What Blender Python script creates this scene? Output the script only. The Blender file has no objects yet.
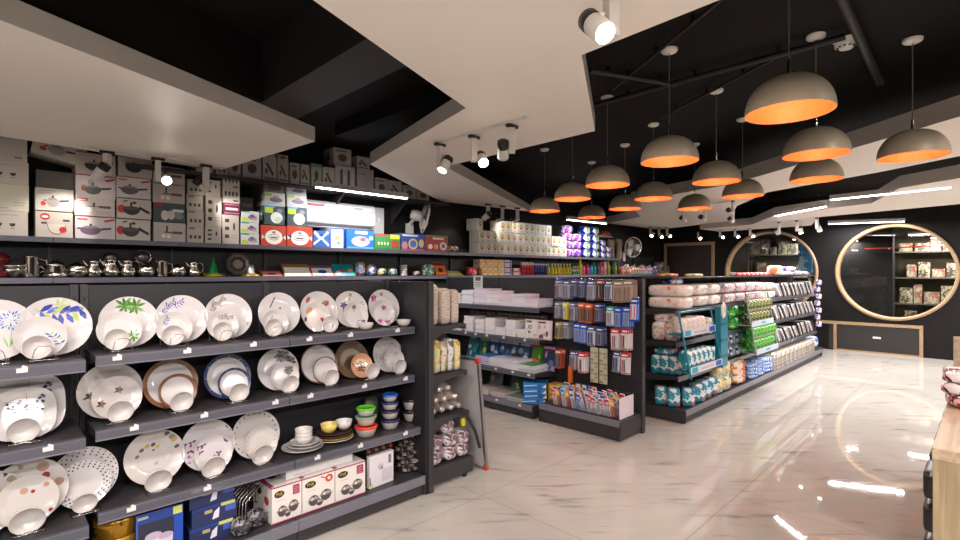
import bpy, math, random
from mathutils import Matrix, Vector
S = bpy.context.scene
COL = S.collection
PI = math.pi
R = math.radians
rnd = random.Random(7)

# ------------------------------------------------------------------ camera geometry
FOC = 505.0
TH = math.atan2(510, 505)
CT, ST = math.cos(TH), math.sin(TH)
EYE = 1.5
HZ = 272.5
def on_y(px, Y):                      # point of the plane y = Y that stands at picture column px -> (x, depth)
    k = (px - 480) / FOC
    F = Y / (ST - CT * k)
    return F * (CT + ST * k), F
def on_x(px, X):
    k = (px - 480) / FOC
    F = X / (CT + ST * k)
    return F * (ST - CT * k), F
def XY(px, Y): return on_y(px, Y)[0]
def YX(px, X): return on_x(px, X)[0]
def zat(py, F): return EYE + (HZ - py) / FOC * F
def on_z(px, py, z):
    F = FOC * (z - EYE) / (HZ - py); Rr = (px - 480) / FOC * F
    return (F * CT + Rr * ST, F * ST - Rr * CT)

# ------------------------------------------------------------------ materials
def lin(h):
    if isinstance(h, str):
        h = h.lstrip('#'); v = [int(h[i:i+2], 16) / 255 for i in (0, 2, 4)]
    else: v = list(h)
    return tuple(((c / 12.92) if c <= 0.04045 else ((c + 0.055) / 1.055) ** 2.4) for c in v) + (1.0,)
_mc = {}
def nt(name):
    m = bpy.data.materials.new(name); m.use_nodes = True
    t = m.node_tree; return m, t, t.nodes['Principled BSDF'], t.nodes, t.links
def mat(name, col, rough=0.5, metal=0.0, var=0.06, scale=12, bump=0.0, coat=0.0, spec=0.5, bscale=None):
    key = (name, col, rough, metal)
    if key in _mc: return _mc[key]
    m, t, b, N, L = nt(name)
    c = lin(col)
    tc = N.new('ShaderNodeTexCoord'); no = N.new('ShaderNodeTexNoise')
    no.inputs['Scale'].default_value = scale; no.inputs['Detail'].default_value = 3
    L.new(tc.outputs['Object'], no.inputs['Vector'])
    mx = N.new('ShaderNodeMix'); mx.data_type = 'RGBA'
    L.new(no.outputs['Fac'], mx.inputs['Factor'])
    mx.inputs['A'].default_value = tuple(max(0, v * (1 - var)) for v in c[:3]) + (1,)
    mx.inputs['B'].default_value = tuple(min(1, v * (1 + var)) for v in c[:3]) + (1,)
    L.new(mx.outputs['Result'], b.inputs['Base Color'])
    b.inputs['Roughness'].default_value = rough; b.inputs['Metallic'].default_value = metal
    b.inputs['Coat Weight'].default_value = coat; b.inputs['Specular IOR Level'].default_value = spec
    if bump:
        n2 = N.new('ShaderNodeTexNoise'); n2.inputs['Scale'].default_value = bscale or scale * 4
        L.new(tc.outputs['Object'], n2.inputs['Vector'])
        bp = N.new('ShaderNodeBump'); bp.inputs['Strength'].default_value = bump; bp.inputs['Distance'].default_value = 0.01
        L.new(n2.outputs['Fac'], bp.inputs['Height']); L.new(bp.outputs['Normal'], b.inputs['Normal'])
    _mc[key] = m
    return m
def ink(col, rough=0.45): return mat('printed_' + str(col).lstrip('#'), col, rough, var=0.03)
def printed(name, cols, scale=30, rough=0.35, bump=0.25, stretch=(1, 1, 1), edges=None):
    """busy printed wrapper: hard-edged patches of a few colours"""
    key = ('pr', name)
    if key in _mc: return _mc[key]
    m, t, b, N, L = nt(name)
    tc = N.new('ShaderNodeTexCoord'); mp = N.new('ShaderNodeMapping'); mp.inputs['Scale'].default_value = stretch
    L.new(tc.outputs['Object'], mp.inputs['Vector'])
    no = N.new('ShaderNodeTexNoise'); no.inputs['Scale'].default_value = scale * 0.5; no.inputs['Detail'].default_value = 1.0
    vo = N.new('ShaderNodeTexVoronoi'); vo.inputs['Scale'].default_value = scale
    L.new(mp.outputs['Vector'], no.inputs['Vector']); L.new(mp.outputs['Vector'], vo.inputs['Vector'])
    sep = N.new('ShaderNodeSeparateColor'); L.new(vo.outputs['Color'], sep.inputs['Color'])
    ad = N.new('ShaderNodeMath'); ad.operation = 'MULTIPLY_ADD'
    L.new(no.outputs['Fac'], ad.inputs[0]); ad.inputs[1].default_value = 1.2
    sc = N.new('ShaderNodeMath'); sc.operation = 'MULTIPLY_ADD'; sc.inputs[1].default_value = 0.55; sc.inputs[2].default_value = -0.38
    L.new(sep.outputs['Red'], sc.inputs[0]); L.new(sc.outputs['Value'], ad.inputs[2])
    cr = N.new('ShaderNodeValToRGB'); cr.color_ramp.interpolation = 'CONSTANT'
    L.new(ad.outputs['Value'], cr.inputs['Fac'])
    n = len(cols); e = cr.color_ramp.elements
    pos = edges or [0.0] + [0.22 + 0.56 * i / (n - 1) for i in range(n - 1)]
    e[0].position = 0; e[0].color = lin(cols[0]); e[1].position = pos[1]; e[1].color = lin(cols[1])
    for i in range(2, n):
        q = e.new(pos[i]); q.color = lin(cols[i])
    L.new(cr.outputs['Color'], b.inputs['Base Color'])
    b.inputs['Roughness'].default_value = rough
    if bump:
        n2 = N.new('ShaderNodeTexNoise'); n2.inputs['Scale'].default_value = 25; n2.inputs['Detail'].default_value = 2
        L.new(tc.outputs['Object'], n2.inputs['Vector'])
        bp = N.new('ShaderNodeBump'); bp.inputs['Strength'].default_value = bump; bp.inputs['Distance'].default_value = 0.02
        L.new(n2.outputs['Fac'], bp.inputs['Height']); L.new(bp.outputs['Normal'], b.inputs['Normal'])
    _mc[key] = m
    return m
def emit(name, col, strength):
    key = ('em', name)
    if key in _mc: return _mc[key]
    m, t, b, N, L = nt(name)
    b.inputs['Base Color'].default_value = lin(col); b.inputs['Emission Color'].default_value = lin(col)
    b.inputs['Emission Strength'].default_value = strength
    _mc[key] = m
    return m
def glassy(name, col=(1, 1, 1), amount=0.08, ior=1.45):
    """thin clear sheet: transparent plus a Fresnel mirror"""
    key = ('gl', name)
    if key in _mc: return _mc[key]
    m, t, b, N, L = nt(name)
    N.remove(b); out = N['Material Output']
    tr = N.new('ShaderNodeBsdfTransparent'); tr.inputs['Color'].default_value = tuple(col) + (1,)
    gl = N.new('ShaderNodeBsdfGlossy'); gl.inputs['Roughness'].default_value = 0.02
    fr = N.new('ShaderNodeLayerWeight'); fr.inputs['Blend'].default_value = 0.5
    pw = N.new('ShaderNodeMath'); pw.operation = 'POWER'; pw.inputs[1].default_value = 4; L.new(fr.outputs['Facing'], pw.inputs[0])
    ad = N.new('ShaderNodeMath'); ad.operation = 'ADD'; ad.inputs[1].default_value = amount; ad.use_clamp = True
    L.new(pw.outputs['Value'], ad.inputs[0])
    mx = N.new('ShaderNodeMixShader'); L.new(ad.outputs['Value'], mx.inputs['Fac'])
    L.new(tr.outputs['BSDF'], mx.inputs[1]); L.new(gl.outputs['BSDF'], mx.inputs[2]); L.new(mx.outputs['Shader'], out.inputs['Surface'])
    _mc[key] = m
    return m

M_SHELF = mat('charcoal_shelf_metal', '#383437', 0.45, 0.1, bump=0.05)
M_LIP = mat('grey_price_rail', '#7a7884', 0.28, 0.25, coat=0.3)
M_LIPD = mat('dark_price_rail', '#5a5863', 0.3, 0.2, coat=0.3)
M_DARK = mat('black_gondola_panel', '#252226', 0.5)
M_WALL = mat('black_wall_paint', '#141011', 0.6, bump=0.08, scale=3, spec=0.25)
M_CEIL = mat('black_ceiling_paint', '#120e0c', 0.8, bump=0.05, scale=3, spec=0.2)
M_BEAM = mat('charcoal_beam_paint', '#231e1d', 0.6, scale=3)
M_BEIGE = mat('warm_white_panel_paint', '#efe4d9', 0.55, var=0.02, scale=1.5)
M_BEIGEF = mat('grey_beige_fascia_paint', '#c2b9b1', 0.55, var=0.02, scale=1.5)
M_OAK = None
M_TAPE = mat('white_paper_tag', '#d8d6d6', 0.5)
M_STEEL = mat('polished_steel', '#d6cfc6', 0.16, 1.0, var=0.05)
M_TIN = mat('bright_tin', '#e2dad0', 0.3, 0.45, var=0.05)
M_WIRE = mat('chrome_wire', '#c9c6c8', 0.2, 1.0)
M_WHITEP = mat('white_powder_coat', '#e6e0d8', 0.4)
M_BLACKP = mat('black_plastic', '#141314', 0.35)
M_CHINA = mat('glazed_white_opalware', '#cbc4c3', 0.12, var=0.015, coat=0.4)
M_CHINA2 = mat('glazed_ivory_opalware', '#c8c0bc', 0.12, var=0.015, coat=0.4)

def wood(name, c1, c2, axis=0):
    m, t, b, N, L = nt(name)
    tc = N.new('ShaderNodeTexCoord'); mp = N.new('ShaderNodeMapping')
    sc = [14, 14, 14]; sc[axis] = 0.9; mp.inputs['Scale'].default_value = sc
    L.new(tc.outputs['Object'], mp.inputs['Vector'])
    no = N.new('ShaderNodeTexNoise'); no.inputs['Scale'].default_value = 3.2; no.inputs['Detail'].default_value = 6; no.inputs['Distortion'].default_value = 0.6
    L.new(mp.outputs['Vector'], no.inputs['Vector'])
    cr = N.new('ShaderNodeValToRGB'); cr.color_ramp.elements[0].position = 0.35; cr.color_ramp.elements[1].position = 0.65
    cr.color_ramp.elements[0].color = lin(c1); cr.color_ramp.elements[1].color = lin(c2)
    L.new(no.outputs['Fac'], cr.inputs['Fac']); L.new(cr.outputs['Color'], b.inputs['Base Color'])
    b.inputs['Roughness'].default_value = 0.42
    return m
M_OAKX = wood('pale_oak_veneer', '#a1866c', '#bda287', 0)
M_OAKZ = wood('olive_oak_laminate', '#8a7659', '#a8926f', 2)
M_TRIM = wood('honey_oak_trim', '#987a58', '#b59876', 0)

# ------------------------------------------------------------------ mesh builder
class MB:
    def __init__(s):
        s.v = []; s.f = []; s.mi = []; s.sm = []; s.mats = []; s.M = Matrix.Identity(4); s.st = []
    def push(s, M): s.st.append(s.M.copy()); s.M = s.M @ M; return s
    def pop(s): s.M = s.st.pop(); return s
    def slot(s, m):
        if m not in s.mats: s.mats.append(m)
        return s.mats.index(m)
    def add(s, vs, fs, m, smooth=False):
        o = len(s.v); k = s.slot(m)
        s.v.extend((s.M @ Vector(p))[:] for p in vs)
        for f in fs:
            s.f.append(tuple(i + o for i in f)); s.mi.append(k); s.sm.append(smooth)
        return s
    def box(s, x0, x1, y0, y1, z0, z1, m):
        if x0 > x1: x0, x1 = x1, x0
        if y0 > y1: y0, y1 = y1, y0
        if z0 > z1: z0, z1 = z1, z0
        v = [(x0,y0,z0),(x1,y0,z0),(x1,y1,z0),(x0,y1,z0),(x0,y0,z1),(x1,y0,z1),(x1,y1,z1),(x0,y1,z1)]
        return s.add(v, [(0,3,2,1),(4,5,6,7),(0,1,5,4),(1,2,6,5),(2,3,7,6),(3,0,4,7)], m)
    def prism(s, pts, z0, z1, m, mside=None):
        n = len(pts)
        a = sum(pts[i][0]*pts[(i+1)%n][1]-pts[(i+1)%n][0]*pts[i][1] for i in range(n))
        if a < 0: pts = pts[::-1]
        v = [(x, y, z0) for x, y in pts] + [(x, y, z1) for x, y in pts]
        s.add(v, [tuple(range(n))[::-1], tuple(range(n, 2*n))], m)
        return s.add(v, [(i, (i+1)%n, n+(i+1)%n, n+i) for i in range(n)], mside or m)
    def poly(s, pts, m): return s.add(pts, [tuple(range(len(pts)))], m)
    def lathe(s, prof, m, n=20, smooth=True, arc=1.0, cap0=False, cap1=False):
        vs = []; full = arc >= 0.999; c = n if full else n + 1
        for r, z in prof:
            for i in range(c):
                a = 2*PI*arc*i/n; vs.append((r*math.cos(a), r*math.sin(a), z))
        fs = []
        for j in range(len(prof)-1):
            for i in range(n):
                a, b2 = i, (i+1) % c
                fs.append((j*c+a, j*c+b2, (j+1)*c+b2, (j+1)*c+a))
        s.add(vs, fs, m, smooth)
        if cap0: s.poly([vs[i] for i in range(c)][::-1], m)
        if cap1: s.poly([vs[(len(prof)-1)*c+i] for i in range(c)], m)
        return s
    def tube(s, pts, r, m, n=6, closed=False):
        P = [Vector(p) for p in pts]; N_ = len(P); vs = []; rr = r if isinstance(r, (list, tuple)) else [r]*N_
        up = None
        for i, p in enumerate(P):
            if closed: d = P[(i+1) % N_] - P[i-1]
            else: d = P[min(i+1, N_-1)] - P[max(i-1, 0)]
            d.normalize()
            if up is None: up = Vector((0,0,1)) if abs(d.z) < 0.9 else Vector((1,0,0))
            a = d.cross(up)
            if a.length < 1e-5: a = d.orthogonal()
            a.normalize(); b = a.cross(d).normalized(); up = b
            for k in range(n):
                t = 2*PI*k/n; vs.append((p + (a*math.cos(t) + b*math.sin(t))*rr[i])[:])
        fs = []
        for i in range(N_ if closed else N_-1):
            for k in range(n):
                j = (i+1) % N_
                fs.append((i*n+k, j*n+k, j*n+(k+1)%n, i*n+(k+1)%n))
        s.add(vs, fs, m, True)
        if not closed:
            s.poly(vs[:n], m); s.poly(vs[-n:][::-1], m)
        return s
    def cyl(s, p0, p1, r, m, n=12): return s.tube([p0, p1], r, m, n)
    def ball(s, c, r, m, n=12, sq=(1,1,1)):
        prof = [(max(1e-4, math.sin(PI*j/8)), -math.cos(PI*j/8)) for j in range(9)]
        s.push(Matrix.Translation(c) @ Matrix.Diagonal((r*sq[0], r*sq[1], r*sq[2], 1)))
        s.lathe(prof, m, n); return s.pop()
    def puff(s, w, d, h, m, n=5, e=4.0, top=None):
        """soft rounded pack standing on z = 0; m may be a function of the face normal"""
        g = [-1 + 2*i/n for i in range(n+1)]; idx = {}; vs = []
        def V(x, y, z):
            k = (round(x,4), round(y,4), round(z,4))
            if k not in idx:
                q = (abs(x)**e + abs(y)**e + abs(z)**e) ** (1/e)
                idx[k] = len(vs); vs.append((x/q*w/2, y/q*d/2, z/q*h/2 + h/2))
            return idx[k]
        F = {'x': [], 'y': [], 'z': []}
        for i in range(n):
            for j in range(n):
                a, b, c, e2 = g[i], g[i+1], g[j], g[j+1]
                F['x'] += [(V(1,a,c),V(1,b,c),V(1,b,e2),V(1,a,e2)), (V(-1,b,c),V(-1,a,c),V(-1,a,e2),V(-1,b,e2))]
                F['y'] += [(V(b,1,c),V(a,1,c),V(a,1,e2),V(b,1,e2)), (V(a,-1,c),V(b,-1,c),V(b,-1,e2),V(a,-1,e2))]
                F['z'] += [(V(a,c,1),V(b,c,1),V(b,e2,1),V(a,e2,1)), (V(b,c,-1),V(a,c,-1),V(a,e2,-1),V(b,e2,-1))]
        return s.add(vs, F['x'] + F['y'] + F['z'], m, True)
    def text(s, txt, size, m, M, width=None):
        cu = bpy.data.curves.new('t', 'FONT'); cu.body = txt; cu.size = size; cu.align_x = 'CENTER'; cu.align_y = 'CENTER'
        cu.resolution_u = 2
        ob = bpy.data.objects.new('t', cu); COL.objects.link(ob)
        bpy.context.view_layer.update()
        me = bpy.data.meshes.new_from_object(ob.evaluated_get(bpy.context.evaluated_depsgraph_get()))
        bpy.data.objects.remove(ob); bpy.data.curves.remove(cu)
        sx = 1
        if width and len(me.vertices):
            w = max(v.co.x for v in me.vertices) - min(v.co.x for v in me.vertices); sx = width / w if w else 1
        s.push(M @ Matrix.Diagonal((sx, 1, 1, 1)))
        s.add([v.co[:] for v in me.vertices], [tuple(p.vertices) for p in me.polygons], m)
        s.pop(); bpy.data.meshes.remove(me)
        return s
    def mesh(s, name):
        me = bpy.data.meshes.new(name); me.from_pydata(s.v, [], s.f)
        for m in s.mats: me.materials.append(m)
        me.polygons.foreach_set('material_index', s.mi); me.polygons.foreach_set('use_smooth', s.sm)
        me.update()
        return me
    def build(s, name, parent=None, loc=None, rz=0.0, bevel=0.0):
        o = bpy.data.objects.new(name, s.mesh(name)); COL.objects.link(o)
        if parent: o.parent = parent
        if loc: o.location = loc
        if rz: o.rotation_euler = (0, 0, rz)
        if bevel:
            b = o.modifiers.new('soft_edges', 'BEVEL'); b.width = bevel; b.segments = 2; b.limit_method = 'ANGLE'
        return o
def tag(o, label, cat, group=None):
    o['label'] = label; o['category'] = cat
    if group: o['group'] = group
    return o
def thing(name, label, cat, loc=(0,0,0), rz=0.0, group=None):
    o = bpy.data.objects.new(name, None); COL.objects.link(o); o.empty_display_size = 0.05
    o.location = loc; o.rotation_euler = (0, 0, rz)
    return tag(o, label, cat, group)
def struct(o): o['kind'] = 'structure'; return o
def place(src, loc, rot=(0,0,0), label=None, cat=None, group=None, name=None, scale=None):
    """new object sharing a mesh (src: mesh) """
    o = bpy.data.objects.new(name, src); COL.objects.link(o); o.location = loc; o.rotation_euler = rot
    if scale: o.scale = scale
    if label: tag(o, label, cat, group)
    return o
def dup(root, loc, rz=None, label=None, group=None):
    r = root.copy(); COL.objects.link(r); r.location = loc
    if rz is not None: r.rotation_euler = (0, 0, rz)
    if label: r['label'] = label
    if group: r['group'] = group
    for ch in list(root.children):
        c = ch.copy(); COL.objects.link(c); c.parent = r
        for g in list(ch.children):
            d = g.copy(); COL.objects.link(d); d.parent = c
    return r
ORD = ['first','second','third','fourth','fifth','sixth','seventh','eighth','ninth','tenth','eleventh','twelfth','thirteenth','fourteenth',
       'fifteenth','sixteenth','seventeenth','eighteenth','nineteenth','twentieth','twenty-first','twenty-second','twenty-third','twenty-fourth',
       'twenty-fifth','twenty-sixth','twenty-seventh','twenty-eighth','twenty-ninth','thirtieth']
FY = Matrix(((1,0,0,0),(0,0,-1,0),(0,1,0,0),(0,0,0,1)))     # plane (u,v) -> (x,z), facing -y
FX = Matrix(((0,-1,0,0),(1,0,0,0),(0,0,1,0),(0,0,0,1)))

# ------------------------------------------------------------------ flat artwork printed on a front face (facing -y)
def art(mb, x0, z0, w, h, y, items, step=0.0004, face=None):
    for k, it in enumerate(items):
        yy = y - step * (1 + k * 0.25); t = it[0]; c = it[-1]; m = ink(c) if isinstance(c, (str, tuple)) else c
        P = lambda u, v: (x0 + u * w, yy, z0 + v * h)
        if t == 'r': mb.poly([P(it[1],it[2]), P(it[3],it[2]), P(it[3],it[4]), P(it[1],it[4])], m)
        elif t == 'e':
            n = 16; mb.poly([P(it[1]+it[3]*math.cos(2*PI*i/n), it[2]+it[4]*math.sin(2*PI*i/n)) for i in range(n)], m)
        elif t == 'h':      # lower half ellipse: pan body
            n = 10; mb.poly([P(it[1]-it[3]*math.cos(PI*i/n), it[2]-it[4]*math.sin(PI*i/n)) for i in range(n+1)][::1], m)
        elif t == 'p': mb.poly([P(u, v) for u, v in it[1]], m)
        elif t == 't': mb.text(it[4], it[3]*h, m, Matrix.Translation(P(it[1], it[2])) @ FY, width=(it[5]*w if len(it) > 6 else None))
def tx(u0, v0, u1, n, gap, c, hh=0.018):      # small unreadable print: rows of fine bars
    return [('r', u0, v0 - i*gap, u1 - (0.05 if i % 2 else 0), v0 - i*gap + hh, c) for i in range(n)]
# ================================================================== the room
WX = 11.8; WY = 5.62; CZ = 3.0; X0 = -3.6; Y0 = -3.2
def room():
    m, t, b, N, L = nt('polished_marble_tile')
    tc = N.new('ShaderNodeTexCoord')
    m0 = N.new('ShaderNodeMapping'); m0.inputs['Rotation'].default_value = (0, 0, R(44.7)); L.new(tc.outputs['Object'], m0.inputs['Vector'])
    mp = N.new('ShaderNodeMapping'); mp.inputs['Scale'].default_value = (1.1, 5.0, 1)
    L.new(m0.outputs['Vector'], mp.inputs['Vector'])
    n1 = N.new('ShaderNodeTexNoise'); n1.inputs['Scale'].default_value = 2.6; n1.inputs['Detail'].default_value = 5; n1.inputs['Distortion'].default_value = 0.5
    L.new(mp.outputs['Vector'], n1.inputs['Vector'])
    cr = N.new('ShaderNodeValToRGB'); e = cr.color_ramp.elements
    e[0].position = 0.28; e[0].color = lin('#98928f'); e[1].position = 0.40; e[1].color = lin('#beb8b1')
    q = e.new(0.75); q.color = lin('#c5bfb8')
    L.new(n1.outputs['Fac'], cr.inputs['Fac'])
    n2 = N.new('ShaderNodeTexNoise'); n2.inputs['Scale'].default_value = 0.7; n2.inputs['Detail'].default_value = 3; L.new(tc.outputs['Object'], n2.inputs['Vector'])
    mx = N.new('ShaderNodeMix'); mx.data_type = 'RGBA'; mx.blend_type = 'MULTIPLY'; mx.inputs['Factor'].default_value = 1
    c2 = N.new('ShaderNodeValToRGB'); c2.color_ramp.elements[0].color = (0.88,0.87,0.86,1); c2.color_ramp.elements[0].position = 0.35; c2.color_ramp.elements[1].position = 0.65
    L.new(n2.outputs['Fac'], c2.inputs['Fac']); L.new(cr.outputs['Color'], mx.inputs['A']); L.new(c2.outputs['Color'], mx.inputs['B'])
    br = N.new('ShaderNodeTexBrick'); br.offset = 0.0; br.inputs['Scale'].default_value = 1.0; br.inputs['Mortar Size'].default_value = 0.0022
    br.inputs['Brick Width'].default_value = 1.2; br.inputs['Row Height'].default_value = 1.2
    br.inputs['Color1'].default_value = (1,1,1,1); br.inputs['Color2'].default_value = (1,1,1,1); br.inputs['Mortar'].default_value = (0.62,0.6,0.58,1)
    L.new(tc.outputs['Object'], br.inputs['Vector'])
    mx2 = N.new('ShaderNodeMix'); mx2.data_type = 'RGBA'; mx2.blend_type = 'MULTIPLY'; mx2.inputs['Factor'].default_value = 1
    L.new(mx.outputs['Result'], mx2.inputs['A']); L.new(br.outputs['Color'], mx2.inputs['B'])
    L.new(mx2.outputs['Result'], b.inputs['Base Color'])
    b.inputs['Roughness'].default_value = 0.03; b.inputs['Specular IOR Level'].default_value = 0.24
    nb = N.new('ShaderNodeTexNoise'); nb.inputs['Scale'].default_value = 3.5; L.new(tc.outputs['Object'], nb.inputs['Vector'])
    bp = N.new('ShaderNodeBump'); bp.inputs['Strength'].default_value = 0.012; bp.inputs['Distance'].default_value = 0.02
    L.new(nb.outputs['Fac'], bp.inputs['Height']); L.new(bp.outputs['Normal'], b.inputs['Normal'])
    f = MB(); f.box(X0, WX+4, Y0, WY, -0.1, 0, m); struct(f.build('floor'))
    c = MB(); c.box(X0, WX+4, Y0, WY, CZ, CZ+0.1, M_CEIL); struct(c.build('ceiling'))
    w = MB(); w.box(X0, WX+4, WY, WY+0.1, 0, CZ, M_WALL); struct(w.build('wall_left'))
    w = MB(); w.box(X0, WX+4, Y0-0.1, Y0, 0, CZ, M_WALL); struct(w.build('wall_right'))
    w = MB(); w.box(X0-0.1, X0, Y0, WY, 0, CZ, M_WALL); struct(w.build('wall_rear'))
    # window wall with two round openings
    cen = [(YX(769, WX), 1.50, 0.87), (YX(893.5, WX), 1.505, 0.87)]
    w = MB(); th = 0.18
    def ring_piece(cy, cz, r, ya, yb):
        n = 48
        sq = []; ci = []
        for i in range(n):
            a = 2*PI*i/n + PI/4
            ca, sa = math.cos(a), math.sin(a); k = 1.0/max(abs(ca), abs(sa))
            zz = 1.0*sa*k; yy = ca*k
            yv = cy + (yy*(yb-cy) if yy > 0 else yy*(cy-ya)); zv = cz + (zz*(CZ-cz) if zz > 0 else zz*cz)
            sq.append((yv, zv)); ci.append((cy + r*math.cos(a), cz + r*math.sin(a)))
        for X, fl in ((WX, 0), (WX+th, 1)):
            vs = [(X, a, b) for a, b in sq] + [(X, a, b) for a, b in ci]
            fs = [(i, (i+1)%n, n+(i+1)%n, n+i) for i in range(n)]
            w.add(vs, [q[::-1] for q in fs] if fl == 0 else fs, M_WALL)
        vs = [(WX, a, b) for a, b in ci] + [(WX+th, a, b) for a, b in ci]
        w.add(vs, [(i, (i+1)%n, n+(i+1)%n, n+i) for i in range(n)], M_WALL)
    mid = (cen[0][0] + cen[1][0]) / 2
    ring_piece(*cen[0], mid, 4.1)
    ring_piece(*cen[1], Y0, mid)
    w.box(WX, WX+th, 4.1, WY, 0, CZ, M_WALL)
    struct(w.build('wall_window'))
    for i, (cy, cz, r) in enumerate(cen):
        g = MB(); g.push(Matrix.Translation((WX+0.09, cy, cz)) @ Matrix.Rotation(-PI/2, 4, 'Y'))
        g.lathe([(1e-4, 0.0), (r, 0.0)], glassy('window_glass', (0.8,0.78,0.74), 0.03), n=64, smooth=False)
        go = struct(g.build('window_%d' % (i+1)))
        fr = MB(); fr.push(Matrix.Translation((WX, cy, cz)) @ Matrix.Rotation(-PI/2, 4, 'Y'))
        fr.lathe([(r+0.012,-0.02),(r+0.012,0.03),(r-0.036,0.034),(r-0.044,-0.02),(r-0.044,-0.16)], M_TRIM, n=72)
        fr.build('window_frame', go)
    # wood-edged hatch low on the window wall
    ya, yb = YX(835, WX), YX(922.5, WX)
    h = MB(); h.box(WX-0.012, WX, yb, ya+0.1, 0.02, 0.5, mat('black_hatch_panel', '#2c2827', 0.5))
    ho = struct(h.build('door_2'))
    q = MB(); q.box(WX-0.03, WX, yb-0.01, ya+0.3, 0.505, 0.56, M_TRIM); q.box(WX-0.03, WX, yb-0.01, yb+0.04, 0.0, 0.505, M_TRIM)
    q.box(WX-0.03, WX, ya-0.03, ya+0.02, 0.0, 0.505, M_TRIM); q.box(WX-0.025, WX, yb+0.04, ya-0.03, 0.0, 0.03, M_TRIM); q.build('door_frame', ho)
    q = MB(); yy = YX(877, WX); q.box(WX-0.02, WX-0.012, yy-0.06, yy+0.06, 0.275, 0.31, M_TAPE); q.build('paper_sticker', ho)
    ya, yb = YX(667, WX), YX(712, WX)
    h = MB(); h.box(WX-0.012, WX, yb, ya, 0.0, 2.13, mat('brown_black_door_leaf', '#2b211d', 0.45)); ho = struct(h.build('door_1'))
    q = MB(); q.box(WX-0.04, WX, yb-0.06, ya+0.06, 2.13, 2.2, M_TRIM); q.box(WX-0.04, WX, yb-0.06, yb, 0, 2.13, M_TRIM); q.box(WX-0.04, WX, ya, ya+0.06, 0, 2.13, M_TRIM)
    q.build('door_frame', ho)
    q = MB(); q.cyl((WX-0.05, yb+0.1, 1.0), (WX-0.05, yb+0.22, 1.0), 0.01, M_STEEL); q.cyl((WX-0.05, yb+0.1, 1.0), (WX-0.01, yb+0.1, 1.0), 0.01, M_STEEL); q.build('door_handle', ho)
    # the shop seen through the round windows
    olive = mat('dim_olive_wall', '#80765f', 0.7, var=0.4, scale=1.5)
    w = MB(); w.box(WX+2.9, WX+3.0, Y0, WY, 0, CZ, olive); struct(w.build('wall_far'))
room()

def adjoining():
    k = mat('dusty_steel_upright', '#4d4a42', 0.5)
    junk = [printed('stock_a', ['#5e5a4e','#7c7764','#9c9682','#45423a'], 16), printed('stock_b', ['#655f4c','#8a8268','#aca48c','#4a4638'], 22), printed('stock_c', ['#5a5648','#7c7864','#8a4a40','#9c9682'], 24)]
    rr = random.Random(3)
    for bi, (y0, y1) in enumerate([(-1.2, 0.1), (0.2, 1.5), (1.6, 2.9), (3.0, 4.4)]):
        u = thing('storage_rack', ['grey steel storage rack behind the right side of the right round window','grey steel storage rack behind the left side of the right round window',
              'grey steel storage rack behind the right side of the left round window','grey steel storage rack behind the left side of the left round window'][bi], 'shelving', (WX+2.2, y0, 0), 0)
        w = y1 - y0
        for zz in (0.3, 0.85, 1.4, 1.95):
            a = MB(); a.box(0, 0.5, 0, w, zz-0.03, zz, k); a.build('shelf', u)
        for (px, py) in ((0.02,0.02),(0.02,w-0.02),(0.48,0.02),(0.48,w-0.02)):
            a = MB(); a.box(px-0.02, px+0.02, py-0.02, py+0.02, 0, 2.3, k); a.build('upright', u)
        for si, zz in enumerate((0.3, 0.85, 1.4, 1.95)):
            yy = y0 + 0.08; n = 0
            while yy < y1 - 0.27:
                ww = rr.uniform(0.12, 0.26); hh = rr.uniform(0.14, 0.4)
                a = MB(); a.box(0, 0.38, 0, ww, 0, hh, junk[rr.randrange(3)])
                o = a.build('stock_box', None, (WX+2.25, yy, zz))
                tag(o, 'dim carton %s from the right on the %s shelf of rack %s' % (ORD[n], ['lowest','second','third','top'][si], ['at far right','right of centre','left of centre','at far left'][bi]), 'box', 'cartons stored behind the round windows')
                yy += ww + rr.uniform(0.01, 0.04); n += 1
    a = MB(); a.box(0, 0.03, 0, 0.26, 0, 0.8, printed('blue_poster_print', ['#1d6fb5','#2c86cc','#3fa0dc','#a8c8dc'], 9, bump=0))
    tag(a.build('hanging_banner', None, (WX+0.9, YX(805, WX+0.9)-0.13, 1.5)), 'bright blue banner at the right edge inside the left round window', 'banner')
    a = MB(); yy = YX(868, WX+1.3); a.box(WX+1.1, WX+1.4, yy-0.42, yy+0.55, 0.0, CZ, mat('dark_column_cladding', '#171517', 0.7, spec=0.2)); tag(a.build('dark_column', None), 'dark column behind the left half of the right round window', 'column')
    a = MB(); a.tube([(WX+1.05, -1.2, 2.05), (WX+1.05, 1.8, 1.98)], 0.013, mat('red_pipe', '#b5402c', 0.5))
    tag(a.build('red_pipe', None), 'red pipe crossing high inside the right round window', 'pipe')
adjoining()

# ------------------------------------------------------------------ ceiling panels, beams, pipes
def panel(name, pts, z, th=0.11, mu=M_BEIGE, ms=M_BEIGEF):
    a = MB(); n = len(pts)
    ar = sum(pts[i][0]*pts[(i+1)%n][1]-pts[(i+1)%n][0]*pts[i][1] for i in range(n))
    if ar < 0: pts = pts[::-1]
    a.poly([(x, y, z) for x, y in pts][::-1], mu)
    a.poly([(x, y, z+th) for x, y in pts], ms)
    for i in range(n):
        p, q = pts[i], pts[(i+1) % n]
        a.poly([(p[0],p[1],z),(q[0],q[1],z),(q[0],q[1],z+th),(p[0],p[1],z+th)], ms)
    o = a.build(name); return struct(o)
def ext(p, q, d):        # point d metres beyond q on the line p -> q
    v = Vector((q[0]-p[0], q[1]-p[1])); v.normalize(); return (q[0]+v.x*d, q[1]+v.y*d)
Z1 = 2.5
pA = [on_z(0,20,Z1), on_z(315,141.5,Z1), on_z(217,171,Z1), on_z(0,136,Z1)]
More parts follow.
